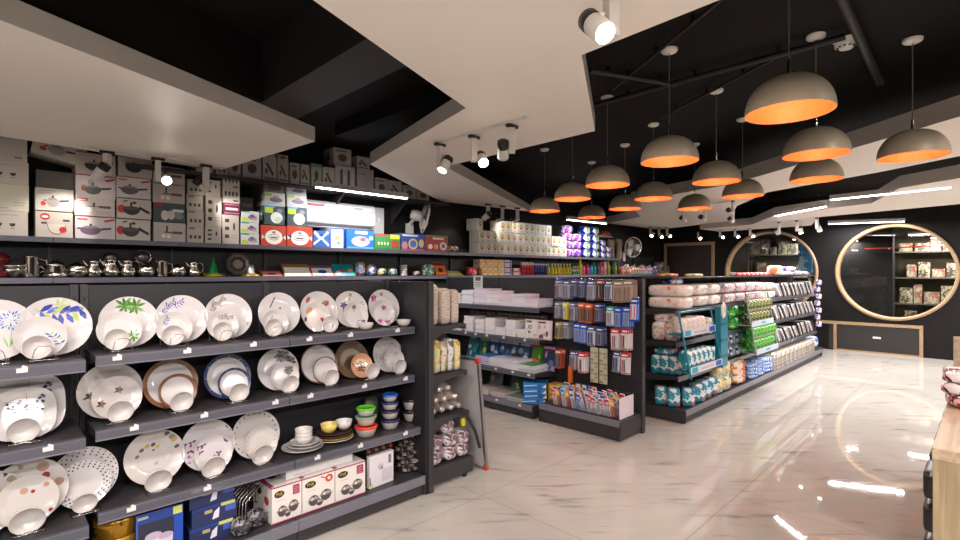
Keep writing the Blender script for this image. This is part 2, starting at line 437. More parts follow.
panel('trim_1', [ext(pA[1],pA[0],3.4), pA[1], pA[2], ext(pA[2],pA[3],3.3)], Z1)
a1, a2 = on_z(320,5,Z1), on_z(466,108,Z1)
b1, b2 = on_z(640,31.7,Z1), on_z(581.7,55,Z1)
left_off = ext(a2, a1, 2.6); right_off = ext(b2, b1, 1.7)
pB = [left_off, a1, a2, on_z(370,164.3,Z1), on_z(441,201.5,Z1), on_z(530,211.5,Z1), on_z(445,166.7,Z1), on_z(595,131,Z1), b2, b1, right_off, (right_off[0]-1.5, -2.9), (-2.2, -2.9)]
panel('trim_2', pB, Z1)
pC = [on_z(957,117.3,Z1), on_z(787,168,Z1), on_z(730,184.3,Z1), on_z(631,202,Z1), on_z(640,217,Z1), on_z(607,223.3,Z1), on_z(659,229.5,Z1), on_z(728,221.5,Z1), on_z(737,206,Z1), on_z(768,192.2,Z1), on_z(880,172,Z1), on_z(960,156,Z1)]
c0 = ext(pC[1], pC[0], 2.6); c9 = ext(pC[-2], pC[-1], 2.2)
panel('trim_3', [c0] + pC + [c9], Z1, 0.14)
Z2 = 2.4
pD = [on_z(700,229,Z2), on_z(752,224.5,Z2), on_z(775,215.5,Z2), on_z(872,203,Z2), on_z(900,188,Z2), on_z(960,178,Z2)]
pDl = [on_z(960,204,Z2), on_z(820,217,Z2), on_z(811,225.5,Z2), on_z(720,231.7,Z2)]
panel('trim_4', pD + [ext(pD[-2], pD[-1], 2.0), ext(pDl[1], pDl[0], 2.4)] + pDl, Z2, 0.13)

def beam(name, x0, x1, y0, y1, z0, m=M_BEAM):
    a = MB(); a.box(x0, x1, y0, y1, z0, CZ-0.001, m); return struct(a.build(name))
beam('beam_1', 1.31, 1.635, -3.2, 4.95, 2.615)
beam('beam_2', 2.52, 2.85, 2.7, 4.6, 2.86, M_CEIL)
a = MB(); a.prism([(1.305, 3.35), (-3.6, 1.27), (-3.6, 4.95), (1.305, 4.95)], 2.62, CZ-0.001, M_CEIL); struct(a.build('beam_3'))

# cable conduits and the sprinkler pipe on the black ceiling
M_PIPE = mat('black_painted_pipe', '#1d1817', 0.5)
def pipe(label, p, q, r, nm='ceiling_pipe'):
    a = MB(); a.cyl(p + (CZ-0.03-r,), q + (CZ-0.03-r,), r, M_PIPE, 8)
    for t in (0.2, 0.5, 0.8):
        x, y = p[0]+(q[0]-p[0])*t, p[1]+(q[1]-p[1])*t
        a.box(x-0.012, x+0.012, y-0.012, y+0.012, CZ-0.03-r, CZ, M_PIPE)
    tag(a.build(nm), label, 'pipe', 'black pipes under the ceiling')
H = CZ - 0.06
pipe('thick black pipe running past the round smoke detector', on_z(833,-20,H), on_z(880,83,H), 0.028)
pipe('long black conduit rising to the right between the pendant cables', on_z(590,107,H), on_z(845,38,H), 0.022)
pipe('short black conduit meeting the long one near the hanging lamps', on_z(590,72,H), on_z(676,86,H), 0.020)
pipe('thin black conduit running up to the top edge past a lamp rose', on_z(612,92,H), on_z(724,0,H), 0.012)
pipe('thin black conduit behind the middle lamp roses', on_z(660,120,H), on_z(772,62,H), 0.012)
a = MB(); a.push(Matrix.Translation(on_z(846,44,CZ-0.03) + (CZ-0.062,)))
a.lathe([(0.001,0),(0.035,0),(0.04,0.012),(0.062,0.018),(0.062,0.045),(0.07,0.05),(0.07,0.062)], M_WHITEP, 24)
for i in range(10): 
    t = 2*PI*i/10; a.box(0.045*math.cos(t)-0.006,0.045*math.cos(t)+0.006,0.045*math.sin(t)-0.006,0.045*math.sin(t)+0.006,0.008,0.016,M_BLACKP)
tag(a.build('smoke_detector'), 'round white smoke detector on the black ceiling', 'smoke detector')

# ------------------------------------------------------------------ pendant lamps
M_SHADE = mat('taupe_spun_metal', '#c6b59c', 0.45, 0.25, coat=0.15)
M_GOLD = mat('orange_gold_leaf_lining', '#ec7438', 0.5, 0.1, var=0.2, scale=40, bump=0.15)
M_BULB = emit('warm_bulb', '#ffcf8a', 14)
ZP = 2.243
def pendant():
    t = thing('pendant_lamp', 'x', 'pendant lamp', (0,0,ZP), 0, 'dome pendant lamps')
    r = 0.185
    prof = []
    for i in range(13):
        a = PI/2*i/12; prof.append((max(0.012, r*math.cos(a)**0.82), 0.171*math.sin(a)**0.95))
    a = MB(); a.lathe(prof, M_SHADE, 40); a.lathe([(r, 0), (r-0.004, 0.0)], M_SHADE, 40); a.build('lamp_shade', t)
    a = MB(); a.lathe([(max(0.01, x-0.004), z-0.003 if z > 0.01 else z) for x, z in prof][::-1], M_GOLD, 40); a.build('shade_lining', t)
    a = MB(); a.cyl((0,0,0.167), (0,0,0.238), 0.009, M_STEEL, 10); a.cyl((0,0,0.235),(0,0,0.25),0.005,M_STEEL,8); a.build('stem', t)
    a = MB(); a.cyl((0,0,0.245), (0,0,CZ-ZP-0.03), 0.0035, mat('grey_cable', '#6a625a', 0.5), 5); a.build('cable', t)
    a = MB(); a.push(Matrix.Translation((0,0,CZ-ZP-0.03))); a.lathe([(0.001,0),(0.026,0.0),(0.048,0.01),(0.054,0.017),(0.054,0.03)], M_WHITEP, 24); a.build('ceiling_rose', t)
    a = MB(); a.ball((0,0,0.10), 0.025, M_BULB, 12); a.cyl((0,0,0.115),(0,0,0.16),0.014,M_WHITEP,10); a.build('bulb', t)
    return t
PEND = [((3.21,.79),'largest and nearest dome lamp, its stem cut by the top edge'), ((4.51,.93),'large dome lamp just right of and behind the biggest one'),
 ((5.11,.42),'dome lamp furthest to the right in front of the white band'), ((5.73,1.18),'dome lamp directly beneath another, in front of the white band'),
 ((3.95,1.82),'dome lamp with a bright left side left of the biggest one'), ((5.16,1.90),'dome lamp midway between the bright-sided one and the biggest'),
 ((6.35,2.04),'dome lamp overlapping the left end of the white ceiling band'), ((7.11,2.91),'small far dome lamp hanging before the white panel, alone'),
 ((4.57,2.76),'dome lamp nearest the beige panel tip, large in the left cluster'), ((5.80,2.87),'dome lamp between the left cluster and the bright-sided lamp'),
 ((6.44,3.61),'small dome lamp behind the large one of the left cluster'), ((5.13,3.58),'second dome lamp from the left end'),
 ((5.85,4.57),'leftmost dome lamp, beside the beige panel tip'), ((7.07,4.56),'farthest and smallest dome lamp, low in the left cluster')]
pend0 = None
PEND = [((x*5/6, y*5/6), lb) for (x, y), lb in PEND]
for i, (p, lb) in enumerate(PEND):
    lb = 'taupe ' + lb
    if pend0 is None: pend0 = pendant(); pend0.location = (p[0], p[1], ZP); pend0['label'] = lb
    else: dup(pend0, (p[0], p[1], ZP), None, lb)
def light(kind, loc, power, col=(1,1,1), size=0.03, rot=None, spot=None, blend=0.5, name='lamp_light', sy=None):
    l = bpy.data.lights.new(name, kind); l.energy = power; l.color = col
    if kind == 'AREA':
        l.size = size
        if sy: l.shape = 'RECTANGLE'; l.size_y = sy
    else: l.shadow_soft_size = size
    if kind == 'SPOT': l.spot_size = spot; l.spot_blend = blend
    o = bpy.data.objects.new(name, l); COL.objects.link(o); o.location = loc
    if rot is not None: o.rotation_euler = rot
    return o
for p, _ in PEND:
    light('POINT', (p[0], p[1], ZP+0.07), 2.9, (1.0, 0.72, 0.47), 0.03)

# ------------------------------------------------------------------ linear LED tubes hung at 2.4 m
M_LED = emit('led_diffuser', '#ffffff', 10)
M_LEDH = mat('led_housing', '#cfc8c4', 0.4)
def led(p, q, label, z=2.4, seen=True, power=52, group='linear ceiling lights'):
    L_ = math.hypot(q[0]-p[0], q[1]-p[1]); ang = math.atan2(q[1]-p[1], q[0]-p[0])
    t = thing('linear_light', label, 'ceiling light', ((p[0]+q[0])/2, (p[1]+q[1])/2, z), ang, group)
    a = MB(); a.box(-L_/2, L_/2, -0.024, 0.024, 0.004, 0.06, M_LEDH); a.build('housing', t, bevel=0.004)
    a = MB(); a.box(-L_/2+0.012, L_/2-0.012, -0.019, 0.019, -0.008, 0.0035, M_LED); a.build('diffuser', t)
    a = MB()
    for s in (-1, 1): a.cyl((s*(L_/2-0.15), 0, 0.06), (s*(L_/2-0.15), 0, CZ-z), 0.0012, M_WIRE, 4)
    a.build('suspension_wire', t)
    light('AREA', (t.location.x, t.location.y, z-0.012), power, (1.0, 0.965, 0.945), L_-0.04, (0, 0, ang), sy=0.035, name='tube_light')
for (a_, b_, lb) in [((830,200),(952,187.2),'linear light at the right, brightest and longest in view'), ((775,216),(826,206.5),'slanting linear light over the left round window'),
    ((828,224),(905,221.5),'linear light close above the right round window'), ((567.2,219.6),(606,223.7),'short far linear light behind the lamp cluster'),
    ((315.3,187),(407.4,198.5),'linear light in front of the air conditioner')]:
    led(on_z(*a_, Z2) , on_z(*b_, Z2), 'white ' + lb, power=24 if 'conditioner' in lb or 'short far' in lb else 52)
# unseen tubes added behind and beside the camera to light plates and floor
for k, (x, y, a_) in enumerate([(-2.4,-0.1,0.1),(-0.9,0.0,0.1),(0.5,-0.3,0.1),(-1.6,3.9,0.0),(-2.2,-1.6,0.2),(0.2,-1.6,0.2),(2.6,-1.6,0.2),(4.9,-1.7,0.1),(7.2,-1.8,0.1),(9.6,-1.8,0.2),(10.3,-0.6,1.2)]):
    dx, dy = 0.6*math.cos(a_), 0.6*math.sin(a_)
    led((x-dx, y-dy), (x+dx, y+dy), 'added white linear light outside the view, %s of its row' % ORD[k], 2.42, power=36 if k < 3 else 62, group='added linear lights behind the camera')
for k, y in enumerate((0.3, 2.4)):
    led((WX+1.0, y-0.5), (WX+1.0, y+0.5), 'white tube light glowing inside the %s round window' % ('right' if k == 0 else 'left'), 2.15, power=55, group='tubes beyond the windows')
    led((WX+1.9, y-0.1), (WX+1.9, y+0.9), 'farther white tube light inside the %s round window' % ('right' if k == 0 else 'left'), 2.28, power=55, group='tubes beyond the windows')

# ------------------------------------------------------------------ track spots
M_SPOTW = mat('white_spot_housing', '#ddd8d2', 0.35)
M_FACE = emit('spot_lens', '#fff4e0', 25)
M_FACEO = mat('unlit_spot_lens', '#d9d6cf', 0.2)
_sp = {}
def spot(p, zc, head_az, tilt, label, power=30, s=1.0, lit=True, side=1, group='track spotlights', size=70):
    """p under-ceiling point, zc its height; head hangs beside the bracket and points to head_az, tilt from straight down"""
    t = thing('track_spotlight', label, 'spotlight', (p[0], p[1], zc), 0, group)
    a = MB(); a.box(-0.05*s, 0.05*s, -0.017*s, 0.017*s, -0.022*s, 0, M_BLACKP); a.build('track_adapter', t, bevel=0.002)
    a = MB(); a.push(Matrix.Rotation(head_az, 4, 'Z')); a.box(-0.022*s, 0.022*s, -0.022*s, 0.022*s, -0.20*s, -0.022*s, M_SPOTW); a.build('bracket', t, bevel=0.003)
    c = Vector((0, side*0.062*s, -0.175*s)); c.rotate(Matrix.Rotation(head_az, 3, 'Z'))
    d = Vector((math.sin(tilt)*math.cos(head_az), math.sin(tilt)*math.sin(head_az), -math.cos(tilt)))
    rot = d.to_track_quat('-Z', 'Y').to_matrix().to_4x4()
    a = MB(); a.push(Matrix.Translation(c) @ rot)
    a.lathe([(0.036*s,-0.07*s),(0.04*s,-0.068*s),(0.04*s,0.02*s)], M_SPOTW, 20); a.cyl((0,-side*0.02*s,0.0),(0,-side*0.05*s,0),0.012*s,M_SPOTW)
    h = a.build('head', t)
    a = MB(); a.push(Matrix.Translation(c) @ rot); a.lathe([(0.04*s,0.02*s),(0.041*s,0.021*s),(0.041*s,0.066*s),(0.034*s,0.07*s),(0.001,0.07*s)], M_BLACKP, 20); a.build('heat_sink', h)
    a = MB(); a.push(Matrix.Translation(c) @ rot); a.push(Matrix.Rotation(PI, 4, 'X')); a.lathe([(0.001,0.064*s),(0.037*s,0.064*s)], M_FACE if lit else M_FACEO, 20); a.build('lens', h)
    if lit and power:
        w = Vector((p[0], p[1], zc)) + c + d*0.075*s
        l = light('SPOT', w, power, (1, 0.93, 0.87), 0.03, None, R(size), 0.6, 'spot_beam'); l.rotation_euler = d.to_track_quat('-Z', 'Y').to_euler()
def track(p, q, z, label):
    a = MB(); v = Vector((q[0]-p[0], q[1]-p[1])); L_ = v.length
    a.box(-L_/2, L_/2, -0.016, 0.016, -0.012, 0, M_SPOTW)
    o = a.build('light_track', None, ((p[0]+q[0])/2, (p[1]+q[1])/2, z), math.atan2(v.y, v.x)); tag(o, label, 'light track', 'ceiling light tracks')
def aim(p, tgt, zc=2.3):
    v = Vector((tgt[0]-p[0], tgt[1]-p[1], tgt[2]-zc)); return math.atan2(v.y, v.x), math.atan2(math.hypot(v.x, v.y), -v.z)
def spots(pts, z, tr, labels, tgts, group, s=1.0, power=30, lit=None, sides=None, tracklabel=None, size=70):
    if tr: track(on_z(*tr[0], z), on_z(*tr[1], z), z, tracklabel)
    for i, px in enumerate(pts):
        p = on_z(*px, z); az, tl = aim(p, tgts[i])
        spot(p, z-0.012, az, tl, labels[i], power, s, True if lit is None else lit[i], (sides or [1]*9)[i], group, size)
spots([(107,149.5),(158,156.5),(206,163.5)], Z1, [(88,146.5),(224,166.5)],
      ['track spot at the left end of the row before the cooker cartons','brightly shining track spot, middle one before the cooker cartons','track spot at the right end of the row before the cooker cartons'],
      [(0.5,5.3,1.9),(0.4,1.2,0.8),(2.2,5.3,1.8)], 'track spots on the left panel', 1.0, 15, tracklabel='white light track on the left panel before the cooker cartons')
spots([(440,142),(474,134),(512,123)], Z1, [(436,143),(528,116)],
      ['lit track spot, left one of three under the beige panel','lit track spot tilted forward, middle one of three under the beige panel','track spot near the panel edge, right one of three under the beige panel'],
      [(1.6,2.9,1.0),(1.2,0.5,0.4),(3.9,3.5,0.8)], 'track spots on the middle panel', 0.95, 28, tracklabel='white light track under the middle beige panel')
spots([(488,203.2),(502.5,205),(517.5,206.8)], Z1, [(482,202.4),(524,207.6)],
      ['small track spot, left of three above the soap cartons','small track spot, middle of three above the soap cartons','small track spot, right of three above the soap cartons'],
      [(5.0,5.5,1.9),(6.2,5.5,1.9),(7.0,5.5,1.9)], 'track spots above the soap cartons', 1.0, 7, tracklabel='light track above the soap cartons')
spots([(611,-23),(655,-105)], Z1, [(575,-6),(690,-150)], ['large nearest track spot, shining at the top edge','second large track spot just above the top edge'],
      [(0.95,-0.5,0.9),(4.2,1.6,0.5)], 'large near track spots', 0.95, 30, sides=[-1,1], tracklabel='light track cut by the top edge')
spots([(650.5,226.5),(659,227.5),(667,227)], Z1, None, ['far white track spot, left of three beside the wall fan','far white track spot, middle of three beside the wall fan','far white track spot, right of three beside the wall fan'],
      [(9.6,5.3,1.5),(10,4.6,1.2),(10.5,4,1.4)], 'track spots beside the wall fan', 0.9, 30)
spots([(684,208),(705,207)], Z1, [(676,208.5),(729,201)], ['far track spot below the small lone dome lamp','far track spot right of the small lone dome lamp'],
      [(8.5,2.3,1),(9.5,2.3,1)], 'track spots on the white panel', 0.9, 30, tracklabel='light track on the far white panel')
spots([(733,200),(733,210)], Z1, None, ['upper track spot at the end of the far white panel','lower track spot at the end of the far white panel'], [(9,2,1.2),(9.8,2,1)], 'track spots at the panel end', 0.8, 30)
spots([(779,221.5),(797,220),(817,217)], Z2, [(772,222),(803,219.4)], ['track spot over the left round window, left of three','track spot over the left round window, middle of three','track spot in the gap between the round windows'],
      [(10.4,2.2,0.9),(9.6,2.0,0.6),(9.5,1.2,0.1)], 'track spots on the right soffit', 0.9, 34, tracklabel='light track on the soffit over the left round window')
spots([(698,231),(720,229.5),(735,228.6),(750,227.6)], Z2, None, ['track spot beside the door frame, first of four','track spot left of the left round window, second of four','track spot at the left round window rim, third of four','track spot over the left round window rim, last of four'],
      [(9,3.5,1),(9.5,2.6,1.2),(9.9,2.6,1.2),(10.3,2.6,1.2)], 'track spots by the door', 0.75, 28)
# unseen spots added out of view to light the crockery and the aisle
for k, (p, tg) in enumerate([((-0.9,1.5),(0.0,3,0.7)),((-0.4,1.6),(0.5,3,0.8)),((0.1,1.6),(1.0,3,0.8)),((0.4,1.45),(1.7,3,0.8)),((3.1,-0.9),(4.4,2.6,0.9)),((4.6,-0.9),(6.2,2.4,0.9)),((6.6,-0.9),(8,2.3,0.9)),((1.3,-0.4),(4.0,3.6,0.9))]):
    az, tl = aim(p, tg)
    spot(p, CZ-0.001 if k > 3 else Z1-0.001, az, tl, 'added spotlight outside the view, %s of the crockery and aisle row' % ORD[k], 34 if k < 4 else 14, 1.0, True, 1, 'added spots outside the view', 80)

# ------------------------------------------------------------------ camera and world
cam = bpy.data.cameras.new('camera'); co = bpy.data.objects.new('camera', cam); COL.objects.link(co); S.camera = co
cam.sensor_width = 36; cam.lens = FOC/960*36; cam.shift_y = 2.5/960; cam.clip_start = 0.02
co.location = (0, 0, EYE); co.rotation_euler = (PI/2, 0, TH - PI/2)
w = bpy.data.worlds.new('world'); S.world = w; w.use_nodes = True
w.node_tree.nodes['Background'].inputs[0].default_value = (0.02, 0.018, 0.017, 1)
S.view_settings.view_transform = 'Standard'; S.view_settings.look = 'None'; S.view_settings.exposure = 0.24; S.view_settings.gamma = 1
S.view_settings.use_curve_mapping = False
# ================================================================== shelving
def gondola(name, label, origin, rz, bays, height, levels, base_depth, group=None, tags=(), back='panel', both=False, end_panels=(False, False), base_h=0.135, lip=0.046, feet=True, top_cover=0):
    """front faces -y in its own frame; y = 0 is the face of the back panel. bays: x edges; levels: (z, depth)"""
    t = thing(name, label, 'shelving', (origin[0], origin[1], 0), rz, group)
    x0, x1 = bays[0], bays[-1]
    a = MB()
    if back == 'pegboard':
        a.box(x0, x1, 0.0, 0.03, 0.02, height, M_DARK)
        pm = mat('pegboard_hole', '#0b0a0a', 0.8); dm = mat('peg_rim', '#3c3838', 0.4)
        nx = int((x1-x0)/0.025); nz = int((height-0.25)/0.025)
        vs = []; fs = []
        for i in range(nx):
            for j in range(nz):
                cx, cz = x0+0.0125+i*0.025, 0.22+j*0.025; o = len(vs)
                vs += [(cx-0.0045,-0.0006,cz-0.0045),(cx+0.0045,-0.0006,cz-0.0045),(cx+0.0045,-0.0006,cz+0.0045),(cx-0.0045,-0.0006,cz+0.0045)]; fs.append((o,o+1,o+2,o+3))
        a.add(vs, fs, mat('pegboard_hole_edge', '#5a5454', 0.5))
    else:
        a.box(x0, x1, 0, 0.03, 0.02, height, M_DARK)
        z = 0.45
        while z < height-0.05:
            a.box(x0, x1, -0.001, 0.0, z, z+0.003, M_BLACKP); z += 0.33
    a.build('back_panel', t)
    for i, x in enumerate(bays):
        a = MB(); a.box(x-0.015, x+0.015, -0.012, 0.045, 0.0, height+0.004, M_SHELF)
        for k in range(int(height/0.05)-3): a.box(x-0.004, x+0.004, -0.0125, -0.0118, 0.16+k*0.05, 0.18+k*0.05, M_BLACKP)
        a.build('upright', t)
    for k in range(len(bays)-1):
        xa, xb = bays[k]+0.002, bays[k+1]-0.002
        a = MB(); a.box(xa, xb, -base_depth+0.01, -0.014, base_h-0.025, base_h, M_SHELF); a.box(xa, xb, -base_depth+0.02, -base_depth+0.032, 0.012, base_h-0.025, M_SHELF)
        b = a.build('base_deck', t, bevel=0.002)
        a = MB(); a.prism([(xa, -base_depth), (xb, -base_depth), (xb, -base_depth+0.012), (xa, -base_depth+0.012)], base_h-0.052, base_h+0.006, M_LIP)
        a.build('price_rail', b)
        for (z, dep) in levels:
            a = MB(); a.box(xa, xb, -dep+0.008, -0.014, z-0.022, z, M_SHELF); s = a.build('shelf', t, bevel=0.0015)
            a = MB(); a.add([(xa,-dep,z-lip),(xb,-dep,z-lip),(xb,-dep+0.004,z-lip),(xa,-dep+0.004,z-lip),(xa,-dep-0.004,z-0.006),(xb,-dep-0.004,z-0.006),(xb,-dep+0.012,z+0.001),(xa,-dep+0.012,z+0.001)],
                            [(0,3,2,1),(0,1,5,4),(4,5,6,7),(2,3,7,6),(0,4,7,3),(1,2,6,5)], M_LIPD)
            a.box(xa, xb, -dep-0.0035, -dep+0.002, z-0.012, z-0.004, M_LIP); a.box(xa, xb, -dep-0.001, -dep+0.002, z-lip-0.002, z-lip+0.004, M_LIP)
            a.build('price_rail', s)
            for sx in (xa+0.004, xb-0.004):
                a = MB(); a.push(Matrix.Translation((sx, 0, 0))); a.add([(-0.0015,-0.014,z-0.075),(-0.0015,-0.014,z-0.022),(-0.0015,-dep+0.03,z-0.022),(-0.0015,-dep+0.03,z-0.032),(0.0015,-0.014,z-0.075),(0.0015,-0.014,z-0.022),(0.0015,-dep+0.03,z-0.022),(0.0015,-dep+0.03,z-0.032)],
                      [(0,1,2,3),(7,6,5,4),(0,3,7,4),(1,5,6,2),(2,6,7,3)], M_SHELF); a.build('bracket', s)
    for e, x in ((0, x0), (1, x1)):
        if end_panels[e]:
            a = MB(); xx = x-0.033 if e == 0 else x+0.016
            a.box(xx, xx+0.017, -base_depth+0.02, 0.03, 0.0, height, M_DARK); a.build('end_panel', t)
    for x in (x0+0.001, x1-0.009):
        a = MB(); a.box(x, x+0.008, -base_depth+0.004, -0.014, 0.012, base_h-0.001, M_SHELF); a.build('end_plate', t)
    if top_cover:
        a = MB(); a.box(x0, x1, -top_cover, 0.03, height+0.0045, height+0.0125, M_SHELF); a.build('top_cover', t)
    if feet:
        for x in (x0+0.05, x1-0.05):
            a = MB(); a.cyl((x, -base_depth+0.05, 0), (x, -base_depth+0.05, 0.02), 0.014, M_BLACKP, 10); a.build('foot', t)
    for (x, z, dep) in tags:
        a = MB(); a.box(x-0.017, x+0.017, -dep-0.008, -dep-0.0045, z-0.026, z-0.008, M_TAPE)
        a.push(Matrix.Translation((x+0.008, -dep-0.006, z-0.004)) @ Matrix.Rotation(0.5, 4, 'Y')); a.box(-0.009, 0.009, -0.001, 0.001, -0.006, 0.004, M_TAPE); a.pop()
        a.build('price_tag', t)
    return t
LV = [1.13, 0.80, 0.457]
PY_ = 3.11
tg = [(XY(p, 2.775), 1.13, 0.335) for p in (117, 187, 253, 309, 350, 397)] + [(XY(p, 2.775), 0.80, 0.335) for p in (134, 204, 275, 310, 364, 405)] + [(XY(p, 2.71), 0.457, 0.40) for p in (131, 207, 317, 360, 405)]
gondola('plate_gondola', 'long dark shelving unit filled with white dinner plates', (0, PY_), 0, [0.36, 1.24, 2.12], 1.437,
        [(1.13, 0.335), (0.80, 0.335), (0.457, 0.40)], 0.45, tags=tg, end_panels=(False, True))
gondola('plate_gondola', 'nearer dark shelving bay at the left edge of the view', (0, PY_), 0, [-0.56, 0.322], 1.437,
        [(1.128, 0.40), (0.797, 0.40), (0.455, 0.49)], 0.54, tags=[(XY(22, 2.71), 1.128, 0.40), (XY(48, 2.71), 0.797, 0.40)], lip=0.05)
# wall shelving behind: two long lit shelves
xs_ = [-3.0 + 0.9*i for i in range(16)]
t = thing('wall_shelving', 'long wall shelving with two shelves of cartons running along the left wall', 'shelving', (0, WY-0.03, 0))
a = MB(); a.box(-3.0, 11.3, 0, 0.025, 0.02, 1.85, M_DARK); a.build('back_panel', t)
off = XY(53, 5.28)
for i in range(-4, 13):
    xa = off + 0.9*i; xb = min(xa + 0.9, 11.25)
    a = MB(); a.box(xa+0.002, xb-0.002, -0.31, 0, 1.43, 1.455, M_SHELF); s = a.build('shelf', t)
    a = MB(); a.box(xa+0.002, xb-0.002, -0.318, -0.308, 1.415, 1.458, M_LIP); a.build('price_rail', s)
    if xa < 9.0:
        a = MB(); a.box(xa+0.002, min(xb, 9.24)-0.002, -0.31, 0, 1.755, 1.78, M_SHELF); s = a.build('shelf', t)
        a = MB(); a.box(xa+0.002, min(xb, 9.24)-0.002, -0.318, -0.308, 1.742, 1.783, M_LIPD); a.build('price_rail', s)
    a = MB(); a.box(xa-0.015, xa+0.015, -0.03, 0, 0, 1.86, M_SHELF); a.build('upright', t)
    for zz in (0.135, 0.46, 0.80, 1.13):
        if 2.3 < xa < 4.3 or xa < -1: 
            a = MB(); a.box(xa+0.002, xb-0.002, -0.35, 0, zz-0.03, zz, M_SHELF); a.build('shelf', t)
# high storage ledge
t = thing('storage_ledge', 'dark high ledge under the ceiling carrying spare cartons', 'shelf', (0, WY, 2.45))
a = MB(); a.box(0.9, 4.6, -0.38, 0, -0.03, 0, M_SHELF); a.build('shelf', t)
for x in (1.2, 2.1, 3.0, 3.9): 
    a = MB(); a.add([(x-0.01,0,-0.3),(x-0.01,0,-0.03),(x-0.01,-0.34,-0.03),(x+0.01,0,-0.3),(x+0.01,0,-0.03),(x+0.01,-0.34,-0.03)], [(0,1,2),(5,4,3),(0,2,5,3),(1,4,5,2),(0,3,4,1)], M_SHELF); a.build('bracket', t)

# ================================================================== crockery
def zs_(r, Rr):
    k = r / Rr
    return 0.0035 if k < 0.62 else 0.0035 + 0.017*((k-0.62)/0.38)**1.3
class Plate:
    def __init__(s, Rr, body=M_CHINA, band=None, band_w=0.1, square=False, band2=None, inner=None):
        s.R = Rr; s.a = MB(); a = s.a; ks = [0.001, 0.3, 0.6, 0.66, 0.76, 0.86, 0.93, 1.0]
        if band: ks = sorted(set(ks + [1-band_w]))
        n = 40
        def rad(k, th): 
            if not square: return k*Rr
            c, q = abs(math.cos(th)), abs(math.sin(th)); return k*Rr*1.06/((c**3+q**3)**(1/3))
        def ring(k, dz): return [(rad(k, 2*PI*i/n)*math.cos(2*PI*i/n), rad(k, 2*PI*i/n)*math.sin(2*PI*i/n), zs_(k*Rr, Rr)+dz) for i in range(n)]
        for j in range(len(ks)-1):
            m = band if (band and ks[j] >= 1-band_w-1e-6) else (inner if inner and ks[j+1] <= 0.61 else body)
            v = ring(ks[j], 0) + ring(ks[j+1], 0); a.add(v, [(i, n+i, n+(i+1)%n, (i+1)%n)[::1] for i in range(n)], m, True)
        v = ring(1.0, 0) + ring(1.0, -0.003) ; a.add(v, [(i, n+i, n+(i+1)%n, (i+1)%n) for i in range(n)], body if not band else band, True)
        v = ring(1.0, -0.003) + ring(0.6, -0.004); a.add(v, [(i, n+i, n+(i+1)%n, (i+1)%n) for i in range(n)], body, True)
        a.poly([p for p in ring(0.6, -0.004)][::-1], body)
    def _p(s, x, y):
        q = math.hypot(x, y)
        if q > 0.96: x, y = x*0.96/q, y*0.96/q
        return (x*s.R, y*s.R, zs_(math.hypot(x, y)*s.R, s.R)+0.0007)
    def blob(s, cx, cy, rx, ry, col, ang=0, n=8, point=False):
        pts = []
        for i in range(n):
            t = 2*PI*i/n; u, v = rx*math.cos(t), ry*math.sin(t)*(abs(math.sin(t)) if point else 1)
            pts.append(s._p(cx+u*math.cos(ang)-v*math.sin(ang), cy+u*math.sin(ang)+v*math.cos(ang)))
        c = s._p(cx, cy); s.a.add([c]+pts, [(0, 1+i, 1+(i+1)%n) for i in range(n)], ink(col, 0.2)); return s
    def leaf(s, x, y, ln, w, ang, col): return s.blob(x+ln/2*math.cos(ang), y+ln/2*math.sin(ang), ln/2, w/2, col, ang, 8, True)
    def stem(s, pts, w, col):
        for (x0, y0), (x1, y1) in zip(pts, pts[1:]):
            d = Vector((x1-x0, y1-y0)).normalized(); nx, ny = -d.y*w, d.x*w
            s.a.add([s._p(x0-nx,y0-ny), s._p(x1-nx,y1-ny), s._p(x1+nx,y1+ny), s._p(x0+nx,y0+ny)], [(0,1,2,3)], ink(col, 0.3))
        return s
    def rimdots(s, k, n, r, cols, jit=0):
        for i in range(n):
            t = 2*PI*i/n; s.blob(k*math.cos(t), k*math.sin(t), r, r*0.8, cols[i % len(cols)], t, 6)
        return s
def sprig(p, x, y, ang, sc, stemc, leafs, n=6):
    pts = []; rr = random.Random(int((x+y+5)*100)+n)
    for i in range(n+1):
        t = i/n; a_ = ang + 0.5*(t-0.5); pts.append((x+sc*t*math.cos(a_), y+sc*t*math.sin(a_)))
    p.stem(pts, 0.006, stemc)
    for i, (u, v) in enumerate(pts[1:]):
        p.leaf(u, v, sc*0.34, sc*0.14, ang+1.0+rr.uniform(-.3,.3), leafs[i % len(leafs)]); p.leaf(u, v, sc*0.34, sc*0.14, ang-1.0+rr.uniform(-.3,.3), leafs[(i+1) % len(leafs)])
